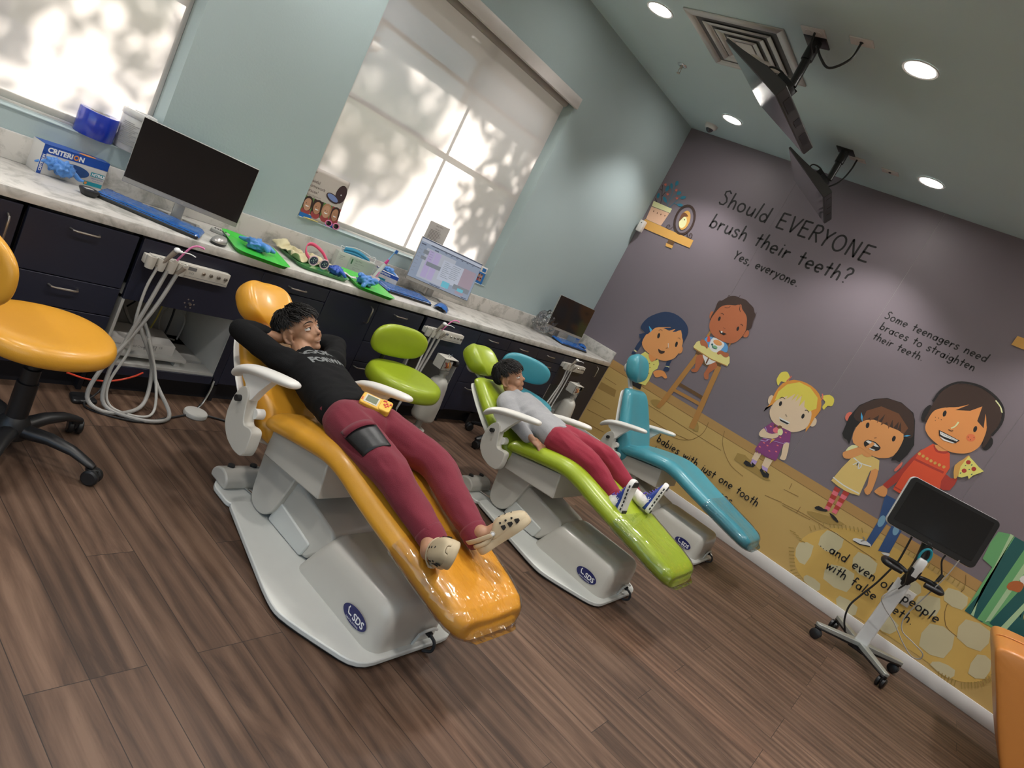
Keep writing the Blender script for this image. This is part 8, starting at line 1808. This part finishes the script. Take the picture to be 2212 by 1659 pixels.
# black cargo pocket on the near thigh
pc = MB(); q0 = hipR.lerp(knR,.46); q1 = hipR.lerp(knR,.80); G = []
for i in range(9):
    w = i/8; c = q0.lerp(q1,w); r = .079-.012*w; G.append([c+V((1,0,0))*(-math.cos(a)*r)+V((0,0,1))*(math.sin(a)*r)+V((0,-.03*(j/8-.5),0)) for j, a in enumerate([math.radians(4+84*j/8) for j in range(9)])])
pc.grid(G); pc.build('cargo_pocket', M_nylon, p1, ang=180, solid=.004, W=True)
pf = MB(); pf.grid([[g_+V((-.002,0,.003)) for g_ in G[0]],[g_.lerp(h_,.16)+V((-.003,.0,.005)) for g_, h_ in zip(G[0],G[1])],[V((g_.x,g_.y+.03,g_.z+.004)) for g_ in G[0]]]); pf.build('pocket_flap', M_maroon, p1, ang=180, solid=.003, W=True)
clog(b1, fR, True, True); clog(b1, fL, False, False)
# yellow handheld game resting on his lap
hh = thing('handheld_game', 'yellow handheld electronic game lying on the lap of the boy in black', 'game', (-3.845,-1.575,.650))
X_ = V((.62,-.76,.02)).normalized(); Z_ = V((-.30,-.16,.94)); Z_ = (Z_-X_*Z_.dot(X_)).normalized(); rot = Matrix((X_, Z_.cross(X_), Z_)).transposed(); hh.rotation_euler = rot.to_euler()
M_game = mat('yellow_game_plastic', (.72,.42,.05), .4); M_redb = mat('red_buttons', (.55,.05,.03), .4)
MB().loft([[V((a,b,z)) for a, b in rrect(.112,.064,.010,4)] for z in (-.009,.009)]).build('casing', M_game, hh, bevel=.004, bseg=3); MB().loft([[V((.035+a,b,z)) for a, b in rrect(.044,.064,.010,4)] for z in (-.012,.013)]).build('grip', M_game, hh, bevel=.004, bseg=3)
MB().span((-.044,-.024,.009),(.008,.024,.0105), bev=.001).build('display_frame', mat('light_grey_plastic',(.5,.48,.42),.4), hh); MB().span((-.038,-.017,.0105),(.003,.018,.0112)).build('display', mat('lcd_green_grey',(.16,.18,.12),.25), hh)
for x, y in ((.030,.0),(.044,.0),(.037,.009),(.037,-.009),(.050,.012),(.024,.018),(.030,.020)): MB().cyl((x,y,.012),(x,y,.0155),.0042,seg=14).build('button', M_redb, hh)
mb = MB(); put_text(mb, 'E-9999', .007, (-.048,-.020,.0096), (0,1,0), (-1,0,0), .0004); mb.build('printing', M_redb, hh, recalc=False)

# ---- boy in grey, arms by his sides
b2 = centre((-2.37,-1.5,.48), 'boy in a grey top and crimson trousers lying with his hand on the seat')
F, U, L = frame_of((.30,-.78,.55), (-.40,.42,.80)); HCN = V((-2.367,-1.057,.663)); hs = .92
body = MB(); head_blobs(body, HCN, F, U, L, hs)
limb(body, [HCN-U*.055-F*.010, (-2.375,-1.12,.605), (-2.375,-1.18,.572)], (.036,.037,.040)); limb(body, [(-2.375,-1.19,.562),(-2.38,-1.36,.535),(-2.39,-1.55,.538)], (.050,.055,.055))
limb(body, [(-2.475,-1.165,.560),(-2.525,-1.335,.520),(-2.560,-1.490,.502)], (.035,.028,.019)); limb(body, [(-2.245,-1.175,.570),(-2.175,-1.34,.535),(-2.165,-1.50,.510)], (.035,.028,.019))
hand(body, (-2.560,-1.492,.502), (.38,-.90,-.20), (.30,.20,-.93), .98, (10,14,16,20), 1.3, 1)
hand(body, (-2.165,-1.50,.508), (.0,-.98,-.15), (-.1,-.1,-1), .90, (22,24,26,28), .3, -1)
hipR, hipL = V((-2.445,-1.57,.545)), V((-2.32,-1.55,.550)); knR, knL = V((-2.440,-1.800,.548)), V((-2.225,-1.765,.565)); anR, anL = V((-2.425,-1.985,.478)), V((-2.175,-1.960,.488))
limb(body, [hipR,knR,anR], (.052,.040,.026)); limb(body, [hipL,knL,anL], (.052,.040,.026))
fR = shoe_frame((-2.470,-2.100,.440), (.06,.14,.98), (.02,.93,-.15)); fL = shoe_frame((-2.225,-2.135,.452), (.25,-.02,.96), (-.20,.94,.08))
for an, f in ((anR,fR),(anL,fL)): limb(body, [an, f(0,.036,.072)], (.025,.024)); limb(body, [f(0,.030,.044),f(0,.075,.036),f(0,.12,.032)], (.017,.015,.012))
me = remesh(body, .0036, 3); me.materials.append(M_skin); link('body', me, b2, 180, W=True)
face_parts(b2, HCN, F, U, L, hs, (-1.2,-1.5,2.9), 'closed'); hair(b2, HCN, F, U, L, hs, 8, 1.0, .3)
sh = MB()
torso(sh, [((-2.372,-1.145,.582),.056,.042),((-2.37,-1.165,.572),.108,.058),((-2.362,-1.20,.562),.126,.070),((-2.365,-1.28,.552),.128,.080),((-2.375,-1.38,.545),.123,.082),((-2.385,-1.47,.545),.122,.079),((-2.39,-1.53,.545),.123,.074),((-2.39,-1.545,.545),.122,.072)])
limb(sh, [(-2.372,-1.150,.588),(-2.372,-1.18,.577)], (.046,.058))
limb(sh, [(-2.44,-1.175,.566),(-2.495,-1.21,.552),(-2.525,-1.335,.520),(-2.545,-1.42,.503),(-2.556,-1.465,.494)], (.058,.055,.046,.038,.033)); limb(sh, [(-2.28,-1.18,.576),(-2.225,-1.22,.562),(-2.175,-1.34,.535),(-2.165,-1.47,.512)], (.058,.054,.045,.034))
dress(b2, sh, 'jumper', M_grey, .0065, (.0065,(8,15,9),6,None,[((-2.5,-1.33,.53),.10),((-2.38,-1.40,.62),.14)]), 4)
p2 = trousers(b2, M_crimson, [((-2.39,-1.555,.543),(.118,.08,.072)),((-2.385,-1.60,.543),(.118,.07,.070))], (hipR,hipL), (knR,knL), (anR,anL), 7, [((-2.38,-1.6,.58),.12)])
for an, f in ((anR,fR),(anL,fL)): MB().tube([an.lerp(f(0,.036,.072),-.1), an.lerp(f(0,.036,.072),.5), f(0,.036,.070), f(0,.034,.05)], [.031,.031,.033,.030], 20, 4).build('sock', M_sock, b2, ang=180, W=True)
sneaker(b2, fR); sneaker(b2, fL)
t = thing('handheld_game', 'orange handheld toy half hidden beside the hip of the boy in grey', 'game', (-2.19,-1.545,.565), .5)
MB().loft([[V((a,b,z)) for a, b in rrect(.085,.045,.008,4)] for z in (-.008,.010)]).build('casing', mat('orange_toy_plastic',(.75,.32,.04),.4), t, bevel=.003); MB().cyl((.02,0,.01),(.02,0,.016),.006,seg=14).build('button', M_game, t)
